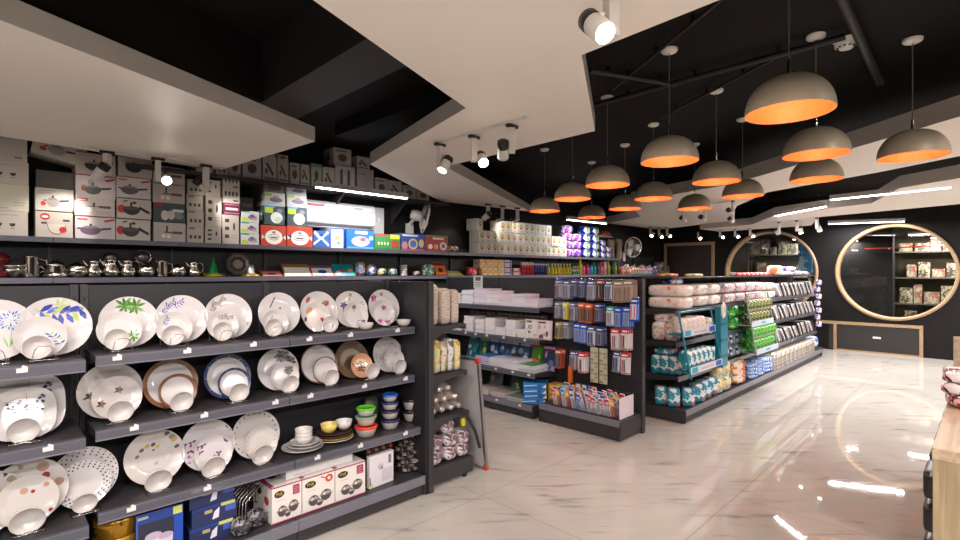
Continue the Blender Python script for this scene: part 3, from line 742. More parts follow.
def deco(p, d, small):
    s = 1.25 if small else 1.0
    if d == 'dandelion':
        for i in range(26):
            t = i*2.4; r = 0.05+0.2*math.sqrt(i/26)*s; p.leaf(0.35+r*math.cos(t), 0.3+r*math.sin(t), 0.12, 0.05, t, ['#4f6fc4','#7f96d8','#3b55a8'][i%3])
        p.stem([(0.35,0.3),(0.38,-0.1),(0.33,-0.6)], 0.01, '#7aa05a'); p.leaf(0.33,-0.6,0.5,0.08,1.2,'#6f9a4c'); p.leaf(0.3,-0.6,0.4,0.07,1.9,'#8fb46a')
    elif d == 'blueleaf':
        if small:
            sprig(p, 0.75, -0.5, 1.9, 0.7, '#8a9a5a', ['#3d479c','#4a56b0','#a4b45c'], 5)
        else:
            sprig(p, -0.55, 0.62, -0.3, 1.2, '#7a8a5a', ['#3d479c','#4a56b0','#a4b45c','#39438f'], 7); sprig(p, -0.1, 0.75, 0.3, 0.6, '#9aa85a', ['#b4c06a','#c2c878'], 4)
    elif d == 'greenleaf':
        q = [(0.6,-0.35)] if small else [(0.25,0.62),(-0.1,0.66)]
        for (u, v) in q:
            for i in range(8): p.leaf(u, v, 0.42*(1 if i%2 else 0.8), 0.11, i*0.75+0.3, ['#4a7a2c','#63943a','#3c6a24'][i%3])
    elif d == 'purplesprig':
        for (u, v, a_) in ([(-0.6,0.2,0.8)] if small else [(-0.75,0.25,0.7),(-0.55,0.5,0.5),(-0.3,0.55,0.3)]):
            sprig(p, u, v, a_, 0.42*s, '#8e88a8', ['#5a5690','#7a76b0','#8d8ac0'], 4)
    elif d == 'greyfloral':
        for (u, v, a_) in ([(-0.3,0.55,0.0),(0.1,0.6,-0.3)] if small else [(-0.7,0.2,1.0),(-0.45,0.5,0.6),(0.75,-0.1,-1.3)]):
            sprig(p, u, v, a_, 0.45*s, '#9a9088', ['#8a8084','#b7867c','#77707a'], 5)
    elif d == 'lavender':
        u, v = (-0.35, 0.1) if small else (-0.35, 0.35)
        for i in range(9): p.blob(u+0.03*i*0.9, v+0.05*i, 0.05, 0.03, ['#3b3f6d','#565b8f'][i%2], 0.9)
        p.stem([(u-0.1,v-0.35),(u,v)], 0.008, '#8d9a88'); p.blob(0.1 if not small else 0.2, 0.25, 0.05, 0.05, '#50558a')
    elif d == 'redleaf':
        for (u, v, r, c, a_) in ([(-0.45,0.5,0.3,'#d59a68',0.6),(0.45,-0.2,0.22,'#a2463e',2.2),(-0.8,-0.1,0.2,'#6e4a48',1.0)] if small else [(0.4,0.35,0.26,'#a0564c',0.5),(0.2,-0.5,0.2,'#c5a86a',0.4),(-0.5,0.6,0.18,'#b9645a',1.0)]):
            p.blob(u, v, r, r*0.62, c, a_, 7); p.stem([(u-r*math.cos(a_), v-r*math.sin(a_)), (u+r*math.cos(a_), v+r*math.sin(a_))], 0.008, '#6b3a30')
    elif d == 'navyflower':
        for (u, v, sc) in ([(0.0,0.6,0.5),(0.6,-0.5,0.4)] if small else [(-0.35,0.25,0.55),(0.65,0.2,0.5),(0.1,0.8,0.25)]):
            for i in range(6): p.leaf(u, v, 0.3*sc*1.4, 0.2*sc, i*PI/3+0.2, ['#3a3c66','#50527e','#6a6890'][i%3])
            p.blob(u, v, 0.05, 0.05, '#b9a45a'); p.leaf(u, v-0.1, 0.3, 0.07, -1.9, '#8a9a5a')
    elif d == 'magenta':
        for (u, v, sc) in ([(0.2,0.4,0.6),(-0.3,-0.6,0.6),(0.3,-0.7,0.6)] if small else [(-0.55,0.55,0.6),(0.0,0.75,0.3)]):
            for i in range(5): p.leaf(u, v, 0.4*sc, 0.3*sc, i*2*PI/5+0.4, ['#a4508c','#c877a8','#7d3560'][i%3])
            p.blob(u, v, 0.05, 0.05, '#e4c25a')
    elif d == 'berries':
        p.stem([(-0.6,0.55),(-0.1,0.5),(0.35,0.3),(0.6,-0.2)], 0.008, '#7a7068'); p.stem([(0.1,0.85),(0.1,0.5)], 0.008, '#7a7068'); p.stem([(0.2,0.4),(0.6,0.35)], 0.006, '#7a7068')
        rr = random.Random(4)
        for i in range(20): p.blob(rr.uniform(-0.55,0.75), rr.uniform(0.1,0.85)*0.9-0.05, rr.uniform(.045,.075), 0.05, ['#3a3d74','#2a2c5a','#5a5888'][i%3], rr.uniform(0,3))
    elif d == 'brownflower':
        for (u, v) in ([(0.1,0.35),(-0.6,-0.2)] if small else [(-0.3,0.05),(-0.6,-0.1),(0.1,0.2)]):
            for i in range(5): p.leaf(u, v, 0.15*s, 0.1*s, i*1.25, ['#5d4438','#8d6a55','#423832'][i%3])
            p.leaf(u, v, 0.25, 0.08, 3.6, '#5c6458')
    elif d == 'greyleaf':
        for j, (u, v, sc) in enumerate([(0.35,0.35,0.9)] if small else [(0.3,0.6,1.0),(0.62,0.3,0.8)]):
            for i in range(18):
                t = i*2.4; r = 0.32*sc*math.sqrt(i/18); p.blob(u+r*math.cos(t), v+r*math.sin(t), 0.11*sc, 0.07*sc, ['#655e5c','#524c4b','#7a726e'][i%3], t)
    elif d == 'brownrim': p.rimdots(0.9, 22, 0.035, ['#7a4a30','#a06a48'])
    elif d == 'bluerim': p.rimdots(0.9, 22, 0.035, ['#2d3a6c','#8fa0c0'])
    elif d == 'darkplate':
        for i in range(3): sprig(p, -0.1*i, -0.6, 1.2+0.3*i, 0.8 if small else 0.5, '#3d3026', ['#3d3026','#52402f'], 4)
    elif d == 'sprigs':
        rr = random.Random(9)
        for i in range(10 if not small else 3): 
            t = rr.uniform(0, 6.28); p.leaf(0.7*math.cos(t), 0.7*math.sin(t), 0.16, 0.05, t+1, '#5a5654'); p.leaf(0.55*math.cos(t), 0.6*math.sin(t), 0.12, 0.05, t+2, '#7a7674')
    elif d == 'dots':
        L_ = [(-0.1,0.42,0.13,'#b58c74'),(0.18,0.33,0.07,'#8f2f30'),(0.6,0.5,0.1,'#b58c74'),(0.72,-0.55,0.08,'#93383a')] if small else [(0.35,0.68,0.16,'#b08a78'),(0.42,0.38,0.11,'#8e2c30'),(0.75,0.1,0.13,'#b08a78'),(-0.2,0.78,0.07,'#9a8878'),(-0.75,0.1,0.14,'#b4907c'),(-0.65,-0.25,0.07,'#93383a')]
        for u, v, r, c in L_: p.blob(u, v, r, r, c, 0, 14)
    elif d == 'polka':
        for k, n in ((0.95,30),(0.84,27),(0.73,24)):
            for i in range(n):
                t = 2*PI*(i+0.5*(k==0.84))/n; p.blob(k*math.cos(t), k*math.sin(t), 0.032*s, 0.028*s, '#35323c', t, 6)
    elif d == 'olive':
        if not small:
            p.stem([(0.55*math.cos(t*0.262), 0.55*math.sin(t*0.262)) for t in range(25)], 0.006, '#b3a596')
            for (u, v, r, c) in [(0.45,0.78,0.11,'#4b484c'),(0.62,0.62,0.14,'#8b8478'),(0.68,0.5,0.13,'#b79a58'),(0.75,0.22,0.09,'#5a5352'),(0.4,0.95,0.05,'#6b6560'),
                                 (-0.4,0.32,0.09,'#5d5558'),(-0.22,0.42,0.1,'#b49d55'),(-0.02,0.45,0.09,'#56504e'),(0.12,0.36,0.09,'#c0a560'),(-0.55,0.12,0.08,'#77706c'),(-0.02,0.25,0.05,'#5a4b40'),(0.05,-0.25,0.08,'#a9a096'),(0.45,-0.1,0.1,'#d5cbc0')]:
                p.blob(u, v, r, r*0.7, c, 0.6, 8)
    elif d == 'mauve':
        rr = random.Random(2)
        for (u, v, n) in ([(-0.6,0.3,9),(0.2,-0.2,8),(0.6,0.6,5)] if small else [(-0.7,0.0,9),(-0.6,-0.35,8),(0.7,0.6,6)]):
            for i in range(n): p.leaf(u+rr.uniform(-.15,.15), v+rr.uniform(-.25,.25), 0.16*s, 0.09*s, rr.uniform(0,6), ['#7a3a6c','#a878a0','#6a4468'][i%3])
    elif d == 'dotrim':
        if small: p.rimdots(0.86, 22, 0.03, ['#6a5a50'])
        else:
            p.rimdots(0.87, 24, 0.04, ['#3f3836','#7b6a58'])
def bowl_mesh(Rr, dp, m=M_CHINA, outer=None, foot=True):
    a = MB(); o = outer or m
    a.lathe([(0.001,0.006),(Rr*0.45,0.006),(Rr*0.8,dp*0.45),(Rr*0.96,dp),(Rr,dp),(Rr*0.86,dp*0.42),(Rr*0.5,0.0),(0.001,0.0)][:4], m, 28)
    a.lathe([(0.001,0.0),(Rr*0.5,0.0),(Rr*0.86,dp*0.42),(Rr,dp),(Rr*0.96,dp)], o, 28)
    return a
_dc = {}
def dinner(Rr, d, kind, small):
    key = (round(Rr,4), d, small)
    if key in _dc: return _dc[key]
    body = {'brownflower': M_CHINA2, 'olive': M_CHINA2, 'dots': M_CHINA2, 'dotrim': M_CHINA2, 'darkplate': mat('brown_glazed_stoneware', '#6b543f', 0.25, coat=0.3)}.get(d, M_CHINA)
    if d == 'darkplate' and small: body = mat('peach_glazed_plate', '#d9a27e', 0.25, coat=0.3)
    band = {'brownrim': mat('brown_rim_glaze', '#7a5138', 0.3, var=0.3, scale=30), 'bluerim': mat('navy_rim_glaze', '#303c60', 0.3, var=0.3, scale=30), 'thinbrown': mat('thin_brown_rim', '#6d4a38', 0.3)}.get(d)
    p = Plate(Rr, body, band, {'brownrim': 0.17, 'bluerim': 0.15, 'thinbrown': 0.07}.get(d, 0.1), square=(d == 'berries'))
    deco(p, d, small)
    _dc[key] = p.a.mesh('plate'); return _dc[key]
def plate_stand(w, dpt, h):
    a = MB(); r = 0.0018
    for s in (-1, 1):
        x = s*w/2
        a.tube([(x,-dpt/2-0.012,0.012),(x,-dpt/2-0.006,r),(x,dpt/2,r),(x*0.9,dpt/2+0.045,h*1.5)], r, M_WIRE, 5)
    a.tube([(-w/2,-dpt/2,r*2.5),(w/2,-dpt/2,r*2.5)], r, M_WIRE, 5); a.tube([(-w/2,dpt/2-0.01,r*2.5),(w/2,dpt/2-0.01,r*2.5)], r, M_WIRE, 5)
    a.tube([(-w*0.42,-dpt/2,r*2),(-w*0.3,-dpt/2-0.004,h*0.8),(-w*0.2,-dpt/2-0.005,h),(w*0.2,-dpt/2-0.005,h),(w*0.3,-dpt/2-0.004,h*0.8),(w*0.42,-dpt/2,r*2)], r, M_WIRE, 5)
    a.tube([(-w*0.45,dpt/2+0.045,h*1.5),(w*0.45,dpt/2+0.045,h*1.5)], r, M_WIRE, 5)
    return a.mesh('plate_stand')
STAND = plate_stand(0.095, 0.125, 0.062); STAND_LOW = plate_stand(0.1, 0.13, 0.014)
def plate_set(px, z, yf, d, desc, Rd=0.127, Rs=0.092, bowl=True, side=True, lean=15, bowlm=None, xs=None, bR=0.052, level='', sdx=-0.008, bdx=-0.012):
    """yf: shelf front edge; the stand holds bowl, side plate and dinner plate one behind another"""
    yb = yf + 0.155; x = XY(px, yb-0.02) if xs is None else xs
    th = R(90-lean); up = Vector((0, math.cos(th), math.sin(th)))
    where = level
    def put(me, Rr, y, nm, lb, cat, grp, dx=0.0):
        c = Vector((x+dx, y, z+0.006)) + up*Rr*0.997
        place(me, c, (th, 0, 0), lb, cat, grp, nm)
    put(dinner(Rd, d, None, False), Rd, yb, 'dinner_plate', 'large %s dinner plate %s' % (desc, where), 'plate', 'dinner plates on stands')
    if side: put(dinner(Rs, d, None, True), Rs, yb-(0.052 if level == TS else 0.034), 'side_plate', 'small %s plate in front of its dinner plate %s' % (desc, where), 'plate', 'side plates on stands', sdx)
    if bowl:
        bR = {TS: 0.05, MS: 0.053, BS: 0.057}[level] if bR > 0.046 else bR
        bm = bowl_mesh(bR, bR*0.8, bowlm or M_CHINA2).build('bowl', None); th2 = R({TS: 86, MS: 99, BS: 102}.get(level, 84))
        bm.location = Vector((x+bdx, yb-(0.072 if level == TS else 0.05), z+0.008)) + Vector((0, math.cos(th2), math.sin(th2)))*bR
        bm.rotation_euler = (th2, 0, 0); tag(bm, 'white bowl on its side before the %s plates %s' % (desc, where), 'bowl', 'bowls on plate stands')
    place(STAND if level == TS else STAND_LOW, (x+bdx*0.7, yb-0.045, z), (0,0,0), 'chrome wire stand under the %s plates %s' % (desc, where), 'plate stand', 'plate stands', 'plate_stand')
Z2_, Z3_, Z4_ = 1.131, 0.801, 0.458
TS, MS, BS = 'on the top shelf', 'on the middle shelf', 'on the lower shelf'
plate_set(-4, Z2_, 2.72, 'dandelion', 'blue dandelion', level=TS, side=False, bowl=False)
plate_set(57, Z2_, 2.72, 'blueleaf', 'blue and olive leaf', 0.128, 0.088, level=TS, sdx=-0.055, bdx=-0.07)
for px, d, ds, rs in [(131,'greenleaf','green leaf',0.09),(184,'purplesprig','purple sprig',0.082),(231,'greyfloral','grey and pink floral',0.08),(282,'lavender','navy lavender',0.074)]:
    plate_set(px, Z2_, 2.785, d, ds, 0.124, rs, level=TS, sdx=-0.05, bdx=-0.07 if px < 280 else -0.085)
plate_set(322, Z2_, 2.785, 'redleaf', 'red and tan leaf', 0.124, 0.09, level=TS, bowl=False, sdx=-0.045)
plate_set(354, Z2_, 2.785, 'navyflower', 'navy flower', 0.122, 0.088, level=TS, bowl=False, sdx=0.0)
plate_set(387, Z2_, 2.785, 'magenta', 'magenta flower', 0.124, 0.09, level=TS, bowl=False, sdx=-0.045)
for px, mm, lb in [(334,'#efe6dc','cream bowl with dark motif lying before the red leaf plates'),(366,'#e8ddd0','cream bowl with dark motif before the navy flower plates'),(404,'#f0e6e2','pink-flowered bowl at the right end of the top shelf')]:
    x = XY(px, 2.83); b = bowl_mesh(0.05, 0.045, M_CHINA2).build('bowl', None, (x, 2.835, Z2_)); tag(b, lb, 'bowl', 'bowls on the top shelf')
    if px == 334: b.rotation_euler = (R(80), 0, R(-55)); b.location.z += 0.05
plate_set(26, Z3_, 2.72, 'berries', 'blue berry sprig square', 0.125, 0.1, level=MS, bR=0.055)
for px, d, ds, rd, rs in [(112,'brownflower','brown flower',0.13,0.1),(173,'brownrim','brown rimmed',0.125,0.088),(230,'bluerim','navy rimmed',0.122,0.085),(281,'greyleaf','grey hydrangea',0.122,0.085),(322,'thinbrown','thin brown rimmed',0.122,0.084),(355,'darkplate','brown stoneware',0.122,0.08),(391,'sprigs','grey sprig',0.122,0.084)]:
    plate_set(px, Z3_, 2.785, d, ds, rd, rs, level=MS, sdx=0.045 if d == 'darkplate' else 0.02, bdx=0.085 if d == 'darkplate' else 0.02)
plate_set(30, Z4_, 2.64, 'dots', 'tan and red spotted', 0.128, 0.1, level=BS, xs=XY(30, 2.78))
plate_set(-14, Z4_, 2.64, 'olive', 'ivory', 0.12, 0.1, level=BS, side=False, bowl=False)
plate_set(92, Z4_, 2.69, 'polka', 'black polka dot', 0.124, 0.1, level=BS, xs=0.335, bR=0.045)
for px, d, ds, sd, rs in [(157,'olive','grey and gold leaf',False,0.1),(211,'mauve','mauve sprig',True,0.093),(259,'dotrim','dotted rim',True,0.09)]:
    plate_set(px, Z4_, 2.72, d, ds, 0.13, rs, side=sd, level=BS, sdx=0.01, bdx=-0.012)
# flat stacks on the lower shelf
x = XY(303, 2.84)
for k, r in enumerate((0.118, 0.1, 0.085)):
    place(dinner(r, 'plain', None, False), (x+(0.012 if k else 0), 2.845, Z4_+0.005+k*0.013), (0,0,0), ['largest white plate at the bottom of the flat white pile','middle white plate of the flat white pile','smallest white plate on top of the flat white pile'][k], 'plate', 'flat pile of white plates', 'plate')
for k in range(3):
    b = bowl_mesh(0.05, 0.05, M_CHINA2).build('bowl', None, (x+0.0, 2.83, Z4_+0.037+0.021*k)); tag(b, '%s flowered white bowl of the nested pile on the white plates' % ['lowest','middle','top'][k], 'bowl', 'nested white bowls')
    if k == 2:
        for i in range(7):
            t = i*0.9; 
x = XY(335, 2.86)
for k, (r, c, nm) in enumerate([(0.118,'#e9e1d2','white rim plate at the bottom of the brown pile'),(0.113,'#c49a3e','ochre plate second from the bottom of the brown pile'),(0.11,'#5a3c30','dark brown plate third in the brown pile'),(0.105,'#4c342c','dark brown plate on top of the brown pile')]):
    p = Plate(r, mat('glazed_' + nm.split()[0] + '_plate_%d' % k, c, 0.2, coat=0.4)).a.mesh('plate')
    place(p, (x, 2.87, Z4_+0.005+k*0.0125), (0,0,0), nm, 'plate', 'flat pile of brown plates', 'plate')
for dx, c, lb in [(-0.045,'#d6b862','ochre yellow bowl on the pile of brown plates'),(0.055,'#cfcac8','grey-white bowl on the pile of brown plates')]:
    b = bowl_mesh(0.052, 0.055, mat('bowl_' + lb[:5].strip(), c, 0.25, coat=0.3)).build('bowl', None, (x+dx, 2.85+0.0, Z4_+0.062)); tag(b, lb, 'bowl', 'bowls on the brown plates')
# stainless containers with coloured lids
def container(x, y, z, r, h, lidc, lb):
    t = thing('lidded_container', lb, 'food container', (x, y, z), 0, 'stacked steel containers')
    a = MB(); a.lathe([(0.001,0),(r*0.62,0),(r*0.75,h*0.1),(r*0.97,h*0.8),(r,h),(r*0.9,h)], M_TIN, 24); a.build('bowl', t)
    m = mat('lid_' + lidc.lstrip('#'), lidc, 0.3)
    a = MB(); a.lathe([(r*1.03,h*0.86),(r*1.06,h*0.98),(r*1.04,h+0.006),(r*0.9,h+0.009),(r*0.86,h+0.005),(0.001,h+0.005)], m, 24); a.build('lid', t)
    return h+0.009
def cstack(px, y, specs, where):
    x = XY(px, y); z = Z4_
    for k, (r, h, c, nm) in enumerate(specs):
        pos = ['bottom','second from the bottom','third from the bottom','topmost'][k] if len(specs) == 4 else (['bottom','middle','topmost'][k] if len(specs) == 3 else ['bottom','topmost'][k])
        z += container(x, y, z, r, h, c, 'steel container with %s lid, %s of %s' % (nm, pos, where)) + 0.001
cstack(366, 2.81, [(0.07,0.06,'#d83a28','red'),(0.064,0.05,'#8a9a80','clear'),(0.058,0.045,'#5fbf2e','green')], 'the left stack')
cstack(390, 2.83, [(0.062,0.057,'#24264e','navy'),(0.058,0.05,'#24264e','navy'),(0.054,0.045,'#2c2f5c','navy'),(0.05,0.04,'#2c5fc0','blue')], 'the blue-lidded stack')
cstack(411.5, 2.87, [(0.064,0.07,'#1c1a20','black'),(0.064,0.07,'#1c1a20','black')], 'the black-lidded stack')
a = MB(); a.puff(0.1, 0.05, 0.17, printed('green_clear_pack', ['#3a4038','#5a6450','#7d8a70'], 14)); tag(a.build('produce_pack', None, (XY(374, 3.02), 3.06, Z4_), 0), 'dim green pack at the back behind the steel containers', 'pack')
# ================================================================== cartons along the left wall
CREAM = '#dfd4c8'; RED = '#c03030'; DK = '#3a3638'; MID = '#8b8480'
def pan(cu, cv, s, c, lid=True, handle=True, body=0.2, hc=None):
    hc = hc or c
    L_ = [('h', cu, cv, s, body*1.3, c), ('r', cu-s, cv-0.01, cu+s, cv+0.05, c)]
    if lid: L_ += [('p', [(cu-s*0.9, cv+0.05), (cu+s*0.9, cv+0.05), (cu+s*0.45, cv+0.15), (cu-s*0.45, cv+0.15)], MID), ('r', cu-0.03, cv+0.14, cu+0.03, cv+0.24, hc)]
    if handle: L_ += [('p', [(cu+s, cv-0.04), (cu+s+0.24, cv+0.02), (cu+s+0.26, cv+0.1), (cu+s, cv+0.06)], hc), ('r', cu-s-0.06, cv-0.01, cu-s, cv+0.05, hc)]
    return L_
DES = {
 'plain': (CREAM, tx(0.1, 0.8, 0.5, 3, 0.09, MID) + [('r', 0.75, 0.12, 0.9, 0.2, MID)]),
 'bright': ('#ece4cf', tx(0.7, 0.3, 0.95, 2, 0.1, MID) + [('r', 0.05, 0.08, 0.6, 0.1, MID)]),
 'cups': (CREAM, [e for u in (0.2, 0.45, 0.7) for e in (('h', u, 0.5, 0.06, 0.14, DK), ('r', u-0.05, 0.28, u+0.05, 0.31, MID))] + tx(0.2, 0.82, 0.8, 1, 0.1, MID)),
 'potoutline': ('#ddd0c4', [('r', 0.0, 0.97, 1, 1, DK), ('r', 0.0, 0, 0.01, 1, DK), ('r', 0.99, 0, 1, 1, DK), ('e', 0.25, 0.78, 0.13, 0.13, RED), ('e', 0.25, 0.78, 0.09, 0.05, '#efe6dd')] + [('h', 0.55, 0.5, 0.25, 0.4, '#8a6a58'), ('h', 0.55, 0.5, 0.23, 0.36, '#d6cabd'), ('e', 0.72, 0.3, 0.1, 0.12, RED), ('r', 0.15, 0.5, 0.3, 0.57, DK), ('r', 0.72, 0.62, 0.9, 0.7, DK)]),
 'cooker': ('#dcd2c8', [('r', 0, 0.97, 1, 1, DK), ('e', 0.2, 0.3, 0.07, 0.1, RED)] + pan(0.45, 0.42, 0.18, '#9a928c', hc=DK) + tx(0.08, 0.85, 0.5, 2, 0.1, MID)),
 'purple': ('#e6dcdc', [('r', 0, 0.96, 1, 1, '#a04a6a'), ('p', [(0.68, 0.82), (0.98, 0.93), (0.98, 0.84), (0.75, 0.75)], RED), ('r', 0.05, 0.82, 0.3, 0.88, RED)] + pan(0.38, 0.42, 0.27, '#6d5a72', hc=DK)),
 'handles': ('#e2d6d0', [('r', 0, 0.82, 0.32, 0.98, RED), ('r', 0.04, 0.87, 0.28, 0.92, '#f0e6e0'), ('e', 0.2, 0.3, 0.09, 0.16, '#efe5de'), ('e', 0.35, 0.35, 0.08, 0.16, '#efe5de'), ('r', 0.3, 0.52, 0.6, 0.56, DK), ('r', 0.6, 0.46, 0.9, 0.6, '#5d5350'), ('r', 0.45, 0.56, 0.5, 0.75, DK)] + tx(0.5, 0.25, 0.95, 2, 0.1, MID)),
 'pink': ('#e3d8dc', [('r', 0, 0.96, 1, 1, '#a04a6a'), ('p', [(0.7, 0.83), (0.98, 0.95), (0.98, 0.85), (0.76, 0.75)], RED), ('e', 0.2, 0.42, 0.07, 0.14, RED), ('e', 0.38, 0.7, 0.09, 0.12, '#a59a9c')] + pan(0.42, 0.42, 0.22, '#4a4a52', hc=DK)),
 'black': ('#cfc4ba', [('r', 0, 0.96, 1, 1, DK)] + pan(0.45, 0.45, 0.24, '#2c2a2c', handle=False) + [('r', 0.75, 0.55, 0.92, 0.65, DK)] + tx(0.08, 0.85, 0.4, 1, 0.1, MID)),
 'redcooker': ('#ddd2c8', [('r', 0, 0.96, 1, 1, DK), ('e', 0.13, 0.45, 0.12, 0.2, RED), ('h', 0.42, 0.5, 0.26, 0.34, '#3b3636'), ('e', 0.42, 0.5, 0.26, 0.1, '#544c4a'), ('p', [(0.62, 0.5), (0.93, 0.25), (0.97, 0.36), (0.66, 0.62)], '#2b2727'), ('r', 0.38, 0.6, 0.44, 0.8, '#2b2727'), ('e', 0.5, 0.78, 0.06, 0.06, '#2b2727'), ('p', [(0.2, 0.78), (0.32, 0.86), (0.3, 0.9), (0.17, 0.84)], '#2b2727')]),
 'set': ('#cfc4bb', [('r', 0, 0.97, 1, 1, DK), ('r', 0.05, 0.2, 0.22, 0.75, '#b8aca4'), ('r', 0.3, 0.45, 0.6, 0.5, DK), ('r', 0.58, 0.4, 0.9, 0.53, '#5a4d48'), ('r', 0.38, 0.5, 0.43, 0.8, DK), ('e', 0.3, 0.28, 0.06, 0.1, '#ece2da'), ('e', 0.46, 0.26, 0.06, 0.1, '#ece2da')]),
 'teal': ('#4d5d62', [('r', 0, 0.85, 0.3, 1, RED), ('e', 0.35, 0.35, 0.12, 0.28, '#d6cec6'), ('e', 0.55, 0.4, 0.12, 0.28, '#c9c2ba'), ('r', 0.6, 0.55, 0.95, 0.7, '#d9d2ca'), ('r', 0.3, 0.6, 0.6, 0.66, DK), ('e', 0.8, 0.35, 0.14, 0.2, '#7c8c90')]),
 'grid1': ('#c6bab0', [e for j in range(2) for i in range(3) for e in [('r', 0.15+i*0.27, 0.25+j*0.35, 0.3+i*0.27, 0.45+j*0.35, DK if j == 0 else '#b3a79d')]] + [('r', 0.1, 0.85, 0.45, 0.92, DK)]),
 'grid2': ('#c9beb4', [('r', 0.15, 0.2+i*0.27, 0.4, 0.32+i*0.27, DK) for i in range(3)] + [('e', 0.7, 0.6, 0.06, 0.14, '#3a3436')] + tx(0.55, 0.3, 0.9, 2, 0.1, MID)),
 'grid4': ('#cbc0b6', [('h', 0.15+i*0.22, 0.8, 0.07, 0.35, DK) for i in range(4)] + [('r', 0.6, 0.12, 0.9, 0.22, DK)]),
 'maroon': ('#6d2440', [('r', 0.12, 0.4, 0.88, 0.6, '#e0cdd2'), ('r', 0.05, 0.1, 0.95, 0.16, '#b58a98'), ('r', 0.05, 0.84, 0.95, 0.9, '#b58a98')]),
 'tealprint': ('#dfe0dc', [('r', 0, 0.88, 0.45, 1, '#2d9a9c'), ('r', 0.05, 0.1, 0.4, 0.4, '#b6cc34'), ('e', 0.62, 0.45, 0.26, 0.2, '#8a7a94'), ('e', 0.6, 0.6, 0.12, 0.12, '#5a4d66'), ('e', 0.75, 0.28, 0.16, 0.1, '#c49aa0')]),
 'greenprint': ('#3f5058', [('r', 0.02, 0.62, 0.42, 0.95, '#b0cf30'), ('r', 0.0, 0.9, 0.5, 1.0, '#4aa0c8'), ('e', 0.6, 0.38, 0.3, 0.3, '#dfe3dc'), ('e', 0.68, 0.28, 0.18, 0.16, '#c3d2b8'), ('e', 0.75, 0.75, 0.14, 0.12, '#707c88')]),
 'greenprint2': ('#dcdad6', [('r', 0.02, 0.72, 0.35, 0.95, '#8fbf3a'), ('e', 0.55, 0.45, 0.32, 0.2, '#6f6274'), ('r', 0.1, 0.1, 0.9, 0.2, '#a9b0b8'), ('e', 0.55, 0.65, 0.15, 0.12, '#8a7f8f')]),
 'greytop': ('#7f776f', [('e', 0.5, 0.4, 0.35, 0.25, '#4d4340'), ('r', 0.1, 0.8, 0.9, 0.88, '#a39a92')]),
 'redwhite': ('#d2452f', [('e', 0.5, 0.42, 0.36, 0.36, '#f0e9e2'), ('p', [(0.02,0.3),(0.2,0.5),(0.2,0.3),(0.02,0.55)], '#f0e9e2'), ('p', [(0.98,0.3),(0.8,0.5),(0.8,0.3),(0.98,0.55)], '#f0e9e2'), ('e', 0.5, 0.42, 0.22, 0.16, '#6b5f5a'), ('e', 0.5, 0.42, 0.2, 0.13, '#ece2d8'), ('r', 0.36, 0.36, 0.64, 0.44, '#6b5f5a'), ('e', 0.5, 0.66, 0.08, 0.06, '#8a7f78'), ('r', 0.42, 0.9, 0.58, 0.99, '#8a7434')]),
 'bluefish': ('#2f66b4', [('p', [(0,0.1),(0.5,0.5),(0.95,0.05),(1,0.2),(0.6,0.55),(1,0.9),(0.9,1.0),(0.5,0.65),(0.1,0.98),(0,0.85),(0.35,0.5),(0,0.25)][:12], '#e6eaf0'), ('e', 0.5, 0.75, 0.16, 0.12, '#1c3f8c')]),
 'whiteblue': ('#e8ebee', [('r', 0, 0, 0.08, 1, '#2b4fae'), ('r', 0.92, 0, 1, 1, '#2b4fae'), ('r', 0.0, 0.93, 1, 1, '#2b4fae'), ('e', 0.5, 0.5, 0.2, 0.12, '#c99a78'), ('e', 0.6, 0.25, 0.12, 0.08, '#5fae4a'), ('r', 0.25, 0.75, 0.75, 0.85, '#a8c0d8')]),
 'bigblue': ('#2473c8', [('r', 0.3, 0.8, 0.75, 0.94, '#f2f4f6'), ('e', 0.5, 0.4, 0.34, 0.28, '#b7a2a8'), ('e', 0.38, 0.45, 0.1, 0.1, '#d8d2cc'), ('e', 0.58, 0.5, 0.1, 0.1, '#8f5f78'), ('e', 0.5, 0.25, 0.22, 0.12, '#dfe4e8'), ('r', 0.02, 0.02, 0.98, 0.1, '#5aa5e0'), ('e', 0.88, 0.6, 0.08, 0.12, '#9fd0ee')]),
 'green': ('#4b9a4c', [('r', 0, 0.85, 0.5, 1, '#b0485a'), ('r', 0.6, 0.72, 1, 1, '#c9cc3c'), ('r', 0.66, 0.15, 0.92, 0.6, '#b83a34')] + [('e', 0.15+0.12*i, 0.4, 0.035, 0.1, '#d9e6cf') for i in range(4)] + [('r', 0.05, 0.05, 0.6, 0.12, '#2f7a3c')]),
 'multiblue': ('#3c58a4', [('r', 0.05, 0.84, 0.7, 0.94, '#dfe0ea'), ('e', 0.5, 0.4, 0.2, 0.32, '#d9c27a'), ('e', 0.5, 0.4, 0.14, 0.22, '#4a6ab8'), ('e', 0.15, 0.3, 0.12, 0.22, '#c98a80'), ('e', 0.85, 0.45, 0.11, 0.25, '#d8b86a'), ('r', 0, 0, 1, 0.1, '#b84a6a')]),
 'redtoy': ('#b8473f', [('r', 0.3, 0.75, 0.8, 0.88, '#e8c8a0'), ('e', 0.2, 0.3, 0.1, 0.16, '#ece2d6'), ('e', 0.45, 0.3, 0.1, 0.16, '#d8a070'), ('e', 0.78, 0.36, 0.16, 0.26, '#c8d8d0'), ('e', 0.78, 0.36, 0.08, 0.14, '#b83a30'), ('r', 0, 0.93, 1, 1, '#7d8e58')]),
 'stone': ('#bdb2a8', [('e', 0.5, 0.45, 0.25, 0.22, '#4d4643'), ('r', 0.1, 0.8, 0.7, 0.88, '#5d5551'), ('r', 0.65, 0.15, 0.9, 0.3, '#b3aaa2')]),
